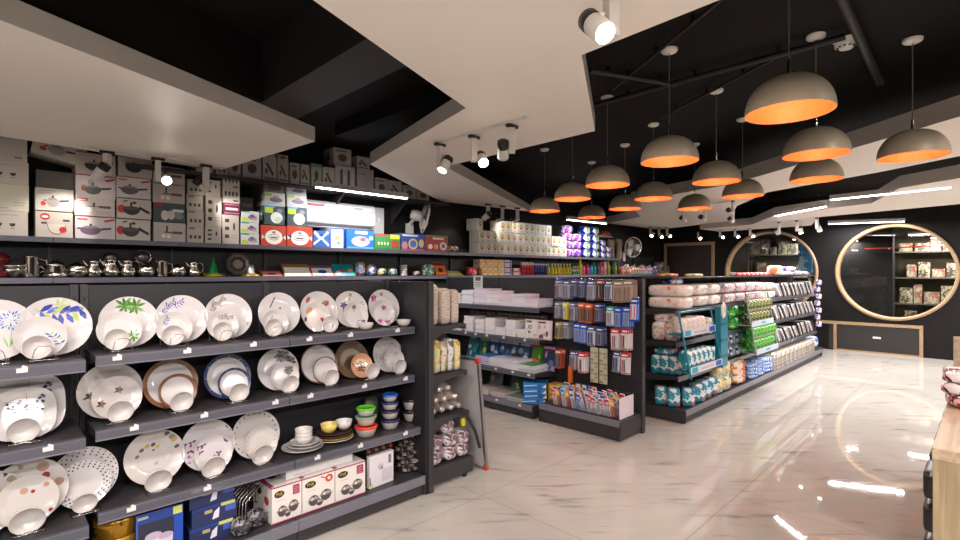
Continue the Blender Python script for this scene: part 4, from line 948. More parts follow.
 'stone2': ('#c4b9ae', [('p', [(0.2,0.7),(0.35,0.75),(0.8,0.3),(0.7,0.2)], '#3d3836'), ('r', 0.1, 0.05, 0.9, 0.14, '#6d655f'), ('e', 0.25, 0.4, 0.12, 0.12, '#5d5551')]),
 'stonegreen': ('#b0b0a0', [('r', 0, 0.85, 1, 1, '#6f8a74'), ('e', 0.5, 0.5, 0.16, 0.2, '#3d3836'), ('p', [(0.2,0.2),(0.6,0.5),(0.7,0.42),(0.3,0.12)], '#3d3836')]),
 'upright': ('#c4bab2', [('r', 0.25, 0.1, 0.38, 0.85, '#4d4643'), ('r', 0.62, 0.1, 0.75, 0.85, '#4d4643'), ('r', 0.42, 0.3, 0.58, 0.6, '#c4bcb4')]),
}
_cc = {}
def carton_mesh(des, w, h, d):
    key = (des, round(w,2), round(h,2), round(d,2))
    if key in _cc: return _cc[key]
    base, items = DES[des]; a = MB(); dm = '#' + ''.join('%02x' % int(int(base[i:i+2], 16)*0.9) for i in (1, 3, 5)); m = mat('carton_board_' + base.lstrip('#'), dm, 0.5, var=0.04)
    a.box(-w/2, w/2, 0, d, 0, h, m)
    a.box(-w/2-0.0004, w/2+0.0004, d*0.48, d*0.52, h, h+0.0006, mat('packing_tape', '#c9bca8', 0.3))
    art(a, -w/2, 0, w, h, 0, items); 
    a.push(Matrix.Translation((-w/2, d/2, 0)) @ Matrix.Rotation(-PI/2, 4, 'Z'))   # same print in small on the left side panel
    art(a, -d*0.35, h*0.15, d*0.7, h*0.7, 0, items[:6]); a.pop()
    _cc[key] = a.mesh('carton'); return _cc[key]
def carton(des, x0, x1, z, h, yf, lb, grp, d=0.24, rot=None, nm='carton', cat='box'):
    w = x1-x0-0.006; me = carton_mesh(des, w, h, d); dy = rnd.uniform(0, 0.012)
    return place(me, ((x0+x1)/2, yf+dy, z+0.0015), rot or (0, 0, 0), lb, cat, grp, nm)
def col(px0, px1, z, hs, dess, lbs, grp, yf=5.31, d=0.25):
    """one stack of cartons between two picture columns, bottom first; hs in picture rows"""
    x0, F0 = on_y(px0, yf); x1, F1 = on_y(px1, yf); Fm = (F0+F1)/2
    for hpx, de, lb in zip(hs, dess, lbs):
        off_ = rnd.uniform(-0.008, 0.008)
        h = hpx/FOC*Fm; carton(de, x0+off_, x1+off_, z, h, yf, lb, grp, d); z += h+0.002
    return z
G0 = 'cookware cartons on the upper wall shelf'; ZU = 1.783
col(-26, 29, ZU, [25,26.5,23,26], ['cups','bright','cups','plain'], ['cream carton with little cup pictures, bottom of the leftmost stack','plain bright cream carton, second in the leftmost stack','cream carton with cup pictures, third in the leftmost stack','plain cream carton on top of the leftmost stack'], G0)
zt = col(36, 75, ZU, [26,23], ['potoutline','cooker'], ['carton with an outlined pot and two red marks, second stack bottom','carton with a grey cooker picture, on the outlined-pot carton'], G0)
x0, x1 = XY(36, 5.36), XY(79, 5.36); a = MB(); a.box(0, x1-x0, 0, 0.2, 0, 0.14, mat('grey_backed_carton', '#5c5651', 0.6)); tag(a.build('carton', None, (x0, 5.36, zt+0.001)), 'dark grey carton behind the tilted cookware carton', 'box', G0)
z0c = col(75, 116, ZU, [22.5,17.5,23,22], ['purple','handles','pink','black'], ['carton with a purple pan, bottom stack between outlined pot and black cookers','flat carton with handle pictures between two pan cartons, third stack','pinkish carton with a blue-black cooker, third in its stack','carton with a black pot on top of the third stack'], G0)
x0, x1 = XY(29, 5.31), XY(84, 5.31); h = 0.185
carton('cooker', x0, x1, zt+0.235, h, 5.315, 'long tilted carton with a cooker picture bridging the left stacks', G0, 0.24, (0, R(12.5), 0))
col(117, 152, ZU, [21.5,20,21,22], ['redcooker','redcooker','purple','black'], ['carton with black cooker and red badge, bottom of the fourth stack','second carton with black cooker and red badge, above its twin','carton with purple-grey pan above the two black cookers','carton with a black pot on top of the fourth stack'], G0)
col(153.5, 186, ZU, [19.5,18.5,19,17.5], ['set','teal','set','set'], ['pale carton with set pictures, bottom of the fifth stack','dark teal carton with white lids in the fifth stack','pale carton with set pictures directly above the teal one','pale carton with set pictures, top of the fifth stack'], G0)
col(187, 204, ZU, [16,16,15,15], ['grid1','grid1','grid1','grid1'], ['small carton with rows of cups, %s of the sixth stack' % q for q in ('bottom','second','third','top')], G0)
col(205, 221.5, ZU, [16,31,16], ['grid2','grid2','grid2'], ['small carton with a column of cups, bottom of the seventh stack','tall narrow carton in the middle of the seventh stack','small carton with a column of cups, top of the seventh stack'], G0)
col(223, 240, ZU, [29,11.5,14,13], ['grid2','maroon','grid4','grid4'], ['tall carton with cups under the maroon one','maroon carton with a white name panel','carton with four pans right above the maroon one','carton with four pans topping the maroon stack'], G0)
col(241, 259.5, ZU, [11,11,10.5], ['tealprint','tealprint','tealprint'], ['white and teal crockery carton, bottom, left of the red cartons','white and teal crockery carton, middle, left of the red cartons','white and teal crockery carton, top, left of the red cartons'], G0)
col(241, 254, ZU, [48], ['greytop'], ['tall dim grey carton at the back left of the green printed stack'], G0, yf=5.52, d=0.06)
zr = col(260.5, 286, ZU, [20], ['redwhite'], ['red carton with white oval, left of the two'], G0)
zr = col(286.5, 312.5, ZU, [20], ['redwhite'], ['red carton with white oval, right of the two'], G0)
col(264, 285, zr, [19,13,12], ['greenprint','greenprint2','greytop'], ['dark carton with green label, left one above the red cartons','white printed carton in the left stack above the red cartons','grey carton topping the left stack above the red cartons'], G0, yf=5.33, d=0.22)
col(287, 307, zr, [19,12,9], ['greenprint','greenprint2','greenprint2'], ['dark carton with green label, right one before the air conditioner','white printed carton in the stack before the air conditioner','low white printed carton topping the stack before the air conditioner'], G0, yf=5.33, d=0.22)
G1 = 'toy and game boxes on the upper wall shelf'
for p0, p1, h, de, lb in [(313,329,16.5,'bluefish','blue and white carton right of the red ones'),(330,345,20,'whiteblue','white box with blue border, standing taller than its neighbours'),(346,374,18.5,'bigblue','large bright blue toy box with a pile of pictures'),
     (375,400.5,15.5,'green','green game box with yellow and red panels'),(401,425,17,'multiblue','dark blue game box with a round yellow picture'),(425.5,448,16,'redtoy','red toy box with round pictures, rightmost of the games')]:
    col(p0, p1, ZU, [h], [de], [lb], G1)
for i, px in enumerate((450, 455)):
    a = MB(); a.ball((0,0,0.05), 0.05, printed('round_toy', ['#e8dcc8','#c9a36a','#8a5a40','#efe8dc'], 20)); tag(a.build('toy_ball', None, (XY(px, 5.36), 5.36, ZU)), '%s of the two round cream toys beside the red toy box' % ['left','right'][i], 'toy', 'round toys')
# spare cartons on the high ledge
x = XY(196, 5.28); rows = [(196,214,18,'stone'),(215,228,20,'upright'),(229,242,20,'stone'),(243,262,21,'stone'),(263,277,23,'stone2'),(278,289,22,'stone2'),(290,300,20,'stone'),(301,310,20,'stone2'),(311,322,22,'stonegreen'),(323,335,20,'stone2'),(336,356,23,'upright'),(357,374,23,'plain2'),(375,388,16,'stone'),(389,402,15,'stone2'),(403,416,12,'stone'),(417,430,10,'stone')]
DES['plain2'] = ('#b5a9a0', [('r', 0.1, 0.75, 0.5, 0.8, '#6d655f')])
for i, (p0, p1, h, de) in enumerate(rows):
    col(p0, p1, 2.453, [h*1.05], [de], ['dim cookware carton, %s from the left on the high ledge' % ORD[i]], 'spare cartons on the high ledge', yf=5.27, d=0.3)
for i, (p0, p1, z, h, de) in enumerate([(263,276,2.453+0.245,5,'stonegreen'),(278,289,2.453+0.245,5,'stone'),(334,352,2.453+0.29,17,'stone'),(357,370,2.453+0.29,12,'stone2')]):
    col(p0, p1, z, [h], [de], ['dim carton in the second layer of the high ledge, %s from the left' % ORD[i]], 'spare cartons on the high ledge', yf=5.30, d=0.25)

# ------------------------------------------------------------------ soap cartons, detergent and baskets further along
_v = MB(); sw, sh = 0.145, 0.172
_v.box(-sw/2, sw/2, 0, 0.2, 0, sh, mat('white_soap_board', '#c6c0b6', 0.45))
art(_v, -sw/2, 0, sw, sh, 0, [('r',0.0,0,0.03,1,'#9a938a'),('r',0,0.97,1,1,'#9a938a'),('e',0.52,0.6,0.28,0.24,'#6f8f52'),('e',0.52,0.62,0.17,0.14,'#c9a24a'),('e',0.5,0.42,0.16,0.12,'#a04a3c'),('p',[(0.1,0.2),(0.6,0.08),(0.85,0.2),(0.6,0.16)],'#5a5f6a'),('r',0.1,0.88,0.6,0.92,'#8a9aa8')])
SOAP = _v.mesh('soap_carton')
xs0 = XY(479, 5.31)
for r, (st, n) in enumerate([(0, 15), (0, 15), (3, 12)]):
    for i in range(st, n):
        place(SOAP, (xs0+0.075+i*0.147+rnd.uniform(-.003,.003), 5.315+rnd.uniform(0,.02), ZU+r*(sh+0.003)), (0,0,rnd.uniform(-.03,.03)), 'white soap carton, %s row, %s from the left' % (['bottom','middle','top'][r], ORD[i-st]), 'box', 'white soap cartons', 'soap_carton')
place(SOAP, (xs0+0.075, 5.36, ZU+2*(sh+0.003)), (0,0,0.2), 'turned white soap carton standing apart at the left of the top row', 'box', 'white soap cartons', 'soap_carton')
P_VIO = printed('violet_detergent_print', ['#4a2a8c','#e8e4f0','#b03a9c','#6a3fb0'], 18); P_BLU = printed('blue_detergent_print', ['#14207c','#1d2f9c','#e9edf4','#a8c83a'], 16); P_BLU2 = printed('navy_detergent_print', ['#151b66','#2c3aa8','#e8ecf2','#c88ab0'], 18)
def packs(pxs, layers, w, d, h, m, nm, desc, grp, z=ZU, yf=5.32, cat='pack', e=4.0, jit=0.004):
    a = MB(); a.puff(w, d, h, m, 4, e); me = a.mesh(nm)
    for i, px in enumerate(pxs):
        for k in range(layers[i] if isinstance(layers, (list, tuple)) else layers):
            n = layers[i] if isinstance(layers, (list, tuple)) else layers
            lv = 'single' if n == 1 else (['bottom','second','third','fourth','fifth','sixth'][k] if k < n-1 else 'top')
            lb = desc + (', %s column, %s layer' % (ORD[i], lv) if len(pxs) > 1 and n > 1 else (', %s from the left' % ORD[i] if len(pxs) > 1 else (', %s layer' % lv if n > 1 else '')))
            place(me, (XY(px, yf+d/2), yf+d/2+rnd.uniform(0,jit), z+k*(h*0.985)), (0,0,rnd.uniform(-.04,.04)), lb, cat, grp, nm)
packs([566, 575], [4, 3], 0.2, 0.2, 0.145, P_VIO, 'detergent_pack', 'violet and white detergent pack', 'violet detergent packs')
packs([584, 593], [4, 4], 0.2, 0.2, 0.15, P_BLU, 'detergent_pack', 'dark blue and white detergent pack', 'dark blue detergent packs')
packs([600.5, 606], [3, 2], 0.14, 0.2, 0.12, P_BLU2, 'detergent_pack', 'navy detergent pouch beside the brown baskets', 'navy detergent pouches')
M_WICK = mat('brown_wicker', '#8a7562', 0.75, var=0.35, scale=60, bump=0.6)
for i, (px, h) in enumerate([(611, 0.38), (618.5, 0.4)]):
    t = thing('tall_basket', ['brown handled vase beside the detergent','brown two-handled vase at the shelf end'][i], 'vase', (XY(px, 5.42), 5.42, ZU), 0, 'brown vases')
    a = MB(); a.lathe([(0.001,0),(0.07,0),(0.075,0.05),(0.06,0.16),(0.07,0.26),(0.085,h*0.85),(0.06,h)], M_WICK, 20); a.build('body', t)
    for s in (-1, 1): a = MB(); a.tube([(s*0.07,0,h*0.85),(s*0.12,0,h*0.95),(s*0.1,0,h*1.02),(s*0.055,0,h*0.98)], 0.012, M_WICK, 8); a.build('handle', t)
a = MB(); a.box(0, 0.55, 0, 0.2, 0, 0.02, mat('grey_board', '#a8a29c', 0.5)); tag(a.build('flat_tray', None, (XY(598, 5.34), 5.34, ZU+0.42)), 'pale flat tray lying on top of the detergent stack', 'tray')
a = MB(); a.lathe([(0.001,0),(0.13,0),(0.14,0.03),(0.1,0.09),(0.06,0.11),(0.001,0.11)], mat('terracotta_pot', '#9c4034', 0.5), 24); tag(a.build('red_bowl', None, (XY(604, 5.45), 5.45, ZU+0.442)), 'dull red upturned bowl on the pale tray', 'bowl')

# ------------------------------------------------------------------ lower wall shelf: steel ware, toys, books, groceries
ZL = 1.459
def ware(kind, px, s, lb, group='steel pots and jugs on the lower wall shelf', yf=5.36):
    x, F = on_y(px, yf+0.06); t = thing('steel_' + kind, lb, kind, (x, yf+0.07, ZL), rnd.uniform(-0.5, 0.5), group)
    a = MB()
    if kind == 'jug':
        a.lathe([(0.001,0),(0.05*s,0),(0.058*s,0.02*s),(0.06*s,0.06*s),(0.042*s,0.1*s),(0.04*s,0.13*s),(0.05*s,0.15*s),(0.046*s,0.15*s),(0.036*s,0.12*s)], M_STEEL, 20); a.build('body', t)
        a = MB(); a.tube([(0.04*s,0,0.14*s),(0.08*s,0,0.14*s),(0.095*s,0,0.1*s),(0.085*s,0,0.05*s),(0.058*s,0,0.04*s)], 0.006*s, M_STEEL, 7); a.build('handle', t)
        a = MB(); a.tube([(-0.045*s,0,0.1*s),(-0.07*s,0,0.135*s),(-0.078*s,0,0.15*s)], [0.014*s,0.008*s,0.006*s], M_STEEL, 8); a.build('spout', t)
    elif kind == 'pot':
        a.lathe([(0.001,0),(0.055*s,0),(0.07*s,0.03*s),(0.072*s,0.06*s),(0.06*s,0.085*s),(0.062*s,0.09*s)], M_STEEL, 20); a.build('body', t)
        a = MB(); a.lathe([(0.064*s,0.09*s),(0.05*s,0.105*s),(0.02*s,0.118*s),(0.008*s,0.12*s),(0.014*s,0.135*s),(0.001,0.142*s)], M_STEEL, 20); a.build('lid', t)
    elif kind == 'mug':
        a.lathe([(0.001,0),(0.048*s,0),(0.05*s,0.01*s),(0.046*s,0.14*s),(0.05*s,0.15*s),(0.045*s,0.15*s),(0.042*s,0.02*s),(0.001,0.012*s)], M_STEEL, 20); a.build('body', t)
        a = MB(); a.tube([(0.046*s,0,0.13*s),(0.085*s,0,0.12*s),(0.085*s,0,0.05*s),(0.048*s,0,0.035*s)], 0.006*s, M_STEEL, 7); a.build('handle', t)
    elif kind == 'kettle':
        a.lathe([(0.001,0),(0.08*s,0),(0.085*s,0.02*s),(0.07*s,0.045*s),(0.075*s,0.05*s),(0.06*s,0.085*s),(0.065*s,0.09*s),(0.04*s,0.12*s),(0.015*s,0.13*s),(0.02*s,0.145*s),(0.001,0.155*s)], M_STEEL, 20); a.build('body', t)
        a = MB(); a.tube([(-0.07*s,0,0.06*s),(-0.11*s,0,0.1*s),(-0.12*s,0,0.13*s)], [0.014*s,0.009*s,0.007*s], M_STEEL, 8); a.build('spout', t)
    elif kind == 'bowl':
        a.lathe([(0.001,0),(0.04*s,0),(0.045*s,0.02*s),(0.075*s,0.045*s),(0.08*s,0.07*s),(0.074*s,0.07*s)], M_STEEL, 20); a.lathe([(0.05*s,0.05*s),(0.078*s,0.085*s),(0.08*s,0.1*s),(0.074*s,0.1*s),(0.045*s,0.06*s)], M_STEEL, 20); a.build('body', t)
    return t
for k, px, s, lb in [('bowl',13,1.0,'pair of low steel bowls at the left end of the steel row'),('mug',31,1.15,'tall steel mug beside the low bowls'),('kettle',56,1.05,'tiered steel kettle in the steel row'),('pot',77,1.05,'round steel pot with lid between kettle and jugs'),
       ('jug',94,0.95,'first dull steel jug right of the round pot'),('jug',111,1.05,'second steel jug, under the black strainer'),('jug',128,1.0,'third steel jug, left of the ring sieve'),('pot',146,1.0,'steel pot below the upright ring sieve'),
       ('mug',162,1.0,'tall steel mug right of the ring sieve'),('pot',178,0.98,'squat engraved steel pot near the green hat'),('jug',194,0.95,'last steel jug left of the green hat')]: ware(k, px, s, lb)
a = MB(); a.lathe([(0.001,0),(0.05,0),(0.055,0.03),(0.03,0.06),(0.035,0.1),(0.06,0.13),(0.05,0.17),(0.02,0.19),(0.001,0.2)], mat('dark_red_enamel', '#6d2028', 0.2, 0.4), 20); tag(a.build('red_lantern', None, (XY(1, 5.42), 5.42, ZL)), 'dark red lantern cut by the left edge', 'lantern')
def sieve(px, y, z, r, lb, tilt, m):
    t = thing('strainer', lb, 'strainer', (XY(px, y), y, z), 0, 'strainers')
    a = MB(); a.push(Matrix.Rotation(tilt, 4, 'X')); a.tube([(r*math.cos(2*PI*i/20), r*math.sin(2*PI*i/20), 0) for i in range(20)], 0.005, m, 6, closed=True); a.build('rim', t)
    a = MB(); a.push(Matrix.Rotation(tilt, 4, 'X')); a.lathe([(r,0),(r*0.8,0.025),(r*0.4,0.045),(0.001,0.05)], mat('wire_mesh', '#7d756c', 0.35, 0.8, var=0.3, scale=80), 18); a.build('basket', t)
    a = MB(); a.push(Matrix.Rotation(tilt, 4, 'X')); a.tube([(r,0,0),(r+0.07,-0.02,0.005),(r+0.1,-0.035,0.0)], 0.006, m, 6); a.build('handle', t)
sieve(143, 5.5, ZL+0.185, 0.063, 'round steel ring sieve standing above the steel pot', R(80), M_STEEL)
sieve(111, 5.5, ZL+0.17, 0.055, 'black strainer leaning above the steel jugs', R(60), M_BLACKP)
# party hats, octagonal dish, books and toys
x = XY(213.5, 5.42); t = thing('party_hat', 'shiny green cone hat with gold tinsel brim', 'party hat', (x, 5.42, ZL), 0, 'party hats')
a = MB(); a.lathe([(0.055,0.01),(0.05,0.03),(0.022,0.13),(0.006,0.19),(0.001,0.195)], mat('green_foil', '#1f9a58', 0.2, 0.5, var=0.3, scale=30), 24); a.build('cone', t)
a = MB(); rr = random.Random(5); gm = mat('gold_tinsel', '#d8c22e', 0.3, 0.4)
for i in range(60):
    t_ = rr.uniform(0, 2*PI); r1 = rr.uniform(0.045, 0.075); r2 = r1+rr.uniform(0.02, 0.045); zz = rr.uniform(0.004, 0.03)
    a.add([(r1*math.cos(t_), r1*math.sin(t_), zz), (r2*math.cos(t_+0.1), r2*math.sin(t_+0.1), max(0.002, zz+rr.uniform(-.02,.02))), (r2*math.cos(t_-0.05), r2*math.sin(t_-0.05), zz+0.01)], [(0,1,2),(2,1,0)], gm)
a.lathe([(0.05,0.0),(0.085,0.008),(0.05,0.025)], gm, 24); a.build('tinsel_brim', t)
x = XY(250, 5.42); t = thing('party_hat', 'small silver hat with gold brim beside the octagonal dish', 'party hat', (x, 5.4, ZL), 0, 'party hats')
a = MB(); a.lathe([(0.04,0.02),(0.034,0.09),(0.03,0.12),(0.001,0.121)], mat('silver_foil', '#d8d4d0', 0.2, 0.6), 24); a.build('crown', t)
a = MB(); a.lathe([(0.001,0),(0.09,0.0),(0.09,0.012),(0.06,0.03),(0.042,0.035)], mat('gold_foil', '#c9a94a', 0.3, 0.5), 24); a.build('brim', t)
a = MB(); a.push(Matrix.Rotation(R(78), 4, 'X'))
for r0, r1, c in ((0.125,0.105,'#5a5450'),(0.105,0.085,'#8b8580'),(0.085,0.05,'#4a4744'),(0.05,0.001,'#a08a80')):
    v = [(r*math.cos(PI/8+PI/4*i), r*math.sin(PI/8+PI/4*i), (0.02 if r > 0.1 else 0.0)+0.0) for r in (r0, r1) for i in range(8)]
    a.add(v, [(i, (i+1)%8, 8+(i+1)%8, 8+i) for i in range(8)], mat('patterned_dish_%s' % c.lstrip('#'), c, 0.25, 0.3, var=0.5, scale=45), False)
a.add([(0.125*math.cos(PI/8+PI/4*i), 0.125*math.sin(PI/8+PI/4*i), -0.004) for i in range(8)], [tuple(range(8))[::-1]], mat('dish_back', '#4a4744', 0.4))
tag(a.build('octagonal_dish', None, (XY(238, 5.5), 5.5, ZL+0.127)), 'dark octagonal patterned dish leaning behind the party hats', 'dish')
def leaning(p0, p1, h, lean, cols, lb, nm='picture_book', cat='book', grp='books and flat toys on the lower wall shelf', th=0.025, items=None, y=5.36):
    x0, F = on_y(p0, y); x1, _ = on_y(p1, y); w = x1-x0
    a = MB(); a.box(-w/2, w/2, 0, th, 0, h, mat('cover_'+cols[0].lstrip('#'), cols[0], 0.3)); art(a, -w/2, 0, w, h, 0, items or [('r',0.06,0.08,0.94,0.75,cols[1]),('r',0.06,0.8,0.94,0.94,cols[2]),('e',0.5,0.4,0.2,0.18,cols[2])])
    o = a.build(nm, None, ((x0+x1)/2, y, ZL+0.001)); o.rotation_euler = (-R(lean), 0, 0); tag(o, lb, cat, grp)
leaning(263, 284, 0.14, 62, ['#b8483c','#e2a49c','#7c2c34'], 'pink and red book lying tilted left of the white board book')
leaning(285, 312, 0.165, 35, ['#8a6a30','#efe9e0','#5a4420'], 'large book with white cover and brown top edge', items=[('r',0.03,0.02,0.97,0.72,'#efe9e0'),('r',0.2,0.12,0.9,0.16,'#c9c0b6')])
leaning(312.5, 335, 0.155, 38, ['#c23c2c','#f0ece6','#3a4a9c'], 'red framed board book with blue figures')
leaning(335.5, 356, 0.165, 32, ['#159094','#e0c8b0','#c84a6a'], 'teal puzzle pack full of pictures', items=[('e',0.2+0.2*i,0.3+0.15*(i%2),0.12,0.14,c) for i, c in enumerate(['#e8e0d0','#c84a5a','#5a7ac8','#e0b050'])])
leaning(448, 464, 0.13, 60, ['#7a9a3c','#d8d06a','#e8e8d8'], 'green and yellow book tilted beside the orange one')
leaning(436, 448, 0.2, 25, ['#a84a24','#d8783a','#5a2a1c'], 'tall orange and brown pack leaning right of the green box')
PK = [(360,0.11,0.10,0.17,['#c83a2c','#e0ddd2','#5a8ac0','#d8b84a'],'red topped toy bag','toy_bag'),(371,0.11,0.1,0.14,['#2a3a9c','#e8e6f0','#4a5ac0'],'blue toy bag','toy_bag'),(381,0.12,0.1,0.1,['#d8cf5a','#efe8c8','#4a4438'],'yellow and white toy bag','toy_bag'),(392,0.12,0.1,0.1,['#3f62a8','#cfe0d0','#5aa04a'],'blue and green toy bag','toy_bag'),
      (416,0.09,0.08,0.06,['#e0b0b8','#d8d0cc','#8a4a50'],'tiny pink pack','toy_bag'),(427,0.19,0.1,0.15,['#7aa890','#4a7a64','#cfe0d4'],'sea-green box','toy_box'),(471.5,0.15,0.1,0.12,['#c8202c','#d8404a','#f0d0d0'],'bright red box','toy_box'),(479,0.06,0.1,0.1,['#7a4434','#a06a50'],'brown box beside the red one','toy_box')]
for px, w, d, h, cols, lb, nm in PK:
    a = MB(); a.puff(w, d, h, printed(lb.replace(' ', '_'), cols, 22), 4, 7 if 'box' in nm else 3.5); tag(a.build(nm, None, (XY(px, 5.4), 5.4, ZL)), lb + (' standing on the lower wall shelf'), 'toy', 'toys on the lower wall shelf')
x = XY(403.5, 5.4)
for k in range(6):
    a = MB(); m = mat('white_tape_roll', '#e6e2dc', 0.4); a.lathe([(0.02,0),(0.045,0.0),(0.047,0.003),(0.047,0.018),(0.045,0.021),(0.02,0.021)], m, 20); a.lathe([(0.02,0.021),(0.02,0.0)], M_BLACKP, 16)
    a.lathe([(0.0475,0.019),(0.0475,0.0235),(0.02,0.0235)], M_BLACKP, 20)
    tag(a.build('tape_roll', None, (x, 5.4, ZL+k*0.0242)), 'white tape roll, %s from the bottom of the striped column' % ORD[k], 'tape', 'column of tape rolls')
# grocery rows to the right
def grocery(pxa, pxb, n, w, h, kind, cols, desc, grp, layers=1, y=5.36, scale=22):
    me = MB(); m = printed(desc.replace(' ', '_'), cols, scale, bump=0.05)
    if kind == 'box': me.box(-w/2, w/2, 0, 0.14, 0, h, m); me.box(-w/2, w/2, -0.0005, 0.0, h*0.35, h*0.6, ink(cols[-1]))
    elif kind == 'bottle':
        r = w/2; me.push(Matrix.Translation((0, r, 0))); me.lathe([(0.001,0),(r,0),(r,h*0.6),(r*0.45,h*0.76),(r*0.4,h*0.8)], m, 12); me.lathe([(r*0.5,h*0.78),(r*0.5,h),(0.001,h)], ink(cols[0]), 12); me.pop()
    elif kind == 'tube':
        r = w/2; me.push(Matrix.Translation((0, r, 0))); me.lathe([(0.001,0),(r,0),(r,h*0.9),(r*0.9,h*0.92)], m, 12); me.lathe([(r*0.92,h*0.9),(r*0.9,h),(0.001,h)], ink(cols[-1]), 12); me.pop()
    me = me.mesh(kind)
    for i in range(n):
        px = pxa+(pxb-pxa)*(i+0.5)/n
        for k in range(layers):
            lb = '%s, %s from the left%s' % (desc, ORD[i], '' if layers == 1 else ', %s layer' % ['bottom','middle','top'][k]) if n > 1 else desc + (', %s layer' % ['bottom','middle','top'][k] if layers > 1 else '')
            place(me, (XY(px, y), y+rnd.uniform(0,.015), ZL+0.001+k*(h+0.002)), (0,0,0), lb, {'box':'box','bottle':'bottle','tube':'tube'}[kind], grp, {'box':'grocery_box','bottle':'bottle','tube':'tube_pack'}[kind])
grocery(481, 504, 4, 0.15, 0.078, 'box', ['#f4f0ea','#e8b830','#f0e6d8','#f0b840'], 'white and yellow juice box', 'juice boxes', 3)
grocery(504, 513, 1, 0.16, 0.078, 'box', ['#c84040','#e8e4e0','#f0ecea','#3a4aa8'], 'white and blue tea box', 'tea boxes', 3)
grocery(513, 522, 1, 0.16, 0.11, 'box', ['#c86a60','#ecdccf','#f0e6de','#c8605a'], 'pale pink carton beside the red tubes', 'pink cartons', 1)
grocery(522, 535, 5, 0.058, 0.21, 'tube', ['#efd8d8','#c82a34','#c8202c','#e8e4e4'], 'red and white tube', 'red tubes')
grocery(535.5, 548.5, 5, 0.055, 0.19, 'tube', ['#c8c8dc','#2a2a6c','#34348a','#e0e0ec'], 'navy blue tube', 'navy tubes')
grocery(549, 573, 8, 0.07, 0.2, 'bottle', ['#e8e0a0','#e0c828','#c8b020','#6a8a3a'], 'yellow dish soap bottle', 'yellow bottles')
grocery(574, 580, 3, 0.055, 0.16, 'bottle', ['#e8e8e0','#4a8a6a','#d8d8c8'], 'pale green bottle', 'pale bottles')
for i, (px, c, nmc) in enumerate([(582,['#e8d828','#d8c020'],'yellow'),(585.5,['#e84a8c','#f07aa8'],'pink'),(589.5,['#e83a6c','#f05a8c'],'rose'),(593,['#3a9ae0','#5ab0e8'],'sky blue'),(596,['#1f9a4c','#3aba6c'],'green'),(599.5,['#4a3a9c','#6a5ab8'],'violet'),(603,['#e8642c','#f0844c'],'orange'),(606.5,['#e89ab0','#f0b8c8'],'light pink'),(610,['#b8c83a','#a8a828'],'lime'),(614,['#3a1a3c','#5a2a4c'],'plum'),(617,['#4ab02c','#6ac84c'],'bright green'),(620.5,['#8a2a2c','#a84a3c'],'dark red')]):
    grocery(px-1.5, px+1.5, 1, 0.09, [0.3,0.17,0.2,0.18,0.24,0.22,0.24,0.26,0.27,0.2,0.28,0.2][i], 'bottle' if i % 2 == 0 else 'tube', c+[c[0]], '%s bottle standing beyond the yellow dish soap' % nmc, 'coloured bottles')
cs = [['#e8d0c0','#d87a50','#f0e8e0'],['#3a9a4a','#e8f0e0','#d8584c'],['#5ac8d0','#e8f4f4','#e86a8a'],['#e8e8f0','#3a3a8c','#b8b8d8'],['#efe6dc','#e8dccf','#d8a080']]
for i in range(16):
    px = 623.5+i*2.6; grocery(px-1, px+1, 1, 0.1, 0.16+0.05*((i*7)%3)/2, ['tube','bottle'][i%2], cs[min(4, i//4) if i < 14 else 4], '%s cosmetic bottle from the left on the far shelf end' % ORD[i], 'cosmetics at the far end of the wall shelf')
for i, px in enumerate((659, 664)):
    a = MB(); a.puff(0.3, 0.25, 0.3-0.08*i, printed('sheer_bag_%d' % i, ['#4a4040','#6d5f5c','#8a7a74','#3a3234'], 14), 4, 3); tag(a.build('clear_bag', None, (XY(px, 5.42), 5.42, ZL)), '%s dusky clear bag at the far end of the wall shelf' % ['taller','lower'][i], 'bag', 'clear bags')

# ------------------------------------------------------------------ air conditioner and wall fans
x0, x1 = XY(303, WY-0.2), XY(375, WY-0.2)
t = thing('air_conditioner', 'white wall-mounted split air conditioner behind the hanging light', 'air conditioner', ((x0+x1)/2, WY, 2.03))
w = x1-x0; a = MB(); pf = [(0,0),(-0.16,0),(-0.205,0.05),(-0.215,0.14),(-0.2,0.27),(-0.17,0.3),(0,0.3)]
v = [(s*w/2, y, z) for s in (-1, 1) for y, z in pf]; n = len(pf); m = mat('white_ac_plastic', '#b4b1b6', 0.3)
a.add(v, [tuple(range(n)), tuple(range(n, 2*n))[::-1]] + [(i, n+i, n+(i+1)%n, (i+1)%n) for i in range(n)], m); a.build('casing', t, bevel=0.006)
a = MB(); a.box(-w/2+0.05, w/2-0.05, -0.2, -0.12, 0.012, 0.04, mat('dark_vent', '#3a393c', 0.5)); a.box(-w/2+0.05, w/2-0.05, -0.222, -0.15, -0.006, 0.0, m); a.box(-w/2+0.02, w/2-0.02, -0.2185, -0.2155, 0.205, 0.209, mat('ac_seam', '#6a686c', 0.5)); a.build('louvre', t)
a = MB(); a.box(-w/2+0.05, -w/2+0.25, -0.218, -0.212, 0.235, 0.255, ink('#a02438')); a.box(w/2-0.3, w/2-0.18, -0.218, -0.212, 0.235, 0.25, ink('#77757a')); a.build('badge', t)
xb = XY(383, WY-0.1); a = MB(); a.box(0, 0.16, -0.1, 0, 0, 0.33, m); a.cyl((0.08,-0.1,0.17),(0.08,-0.108,0.17),0.02,M_LEDH)
tag(a.build('switch_box', None, (x1+0.04, WY-0.0, 2.0)), 'white electrical box right beside the air conditioner', 'electrical box')
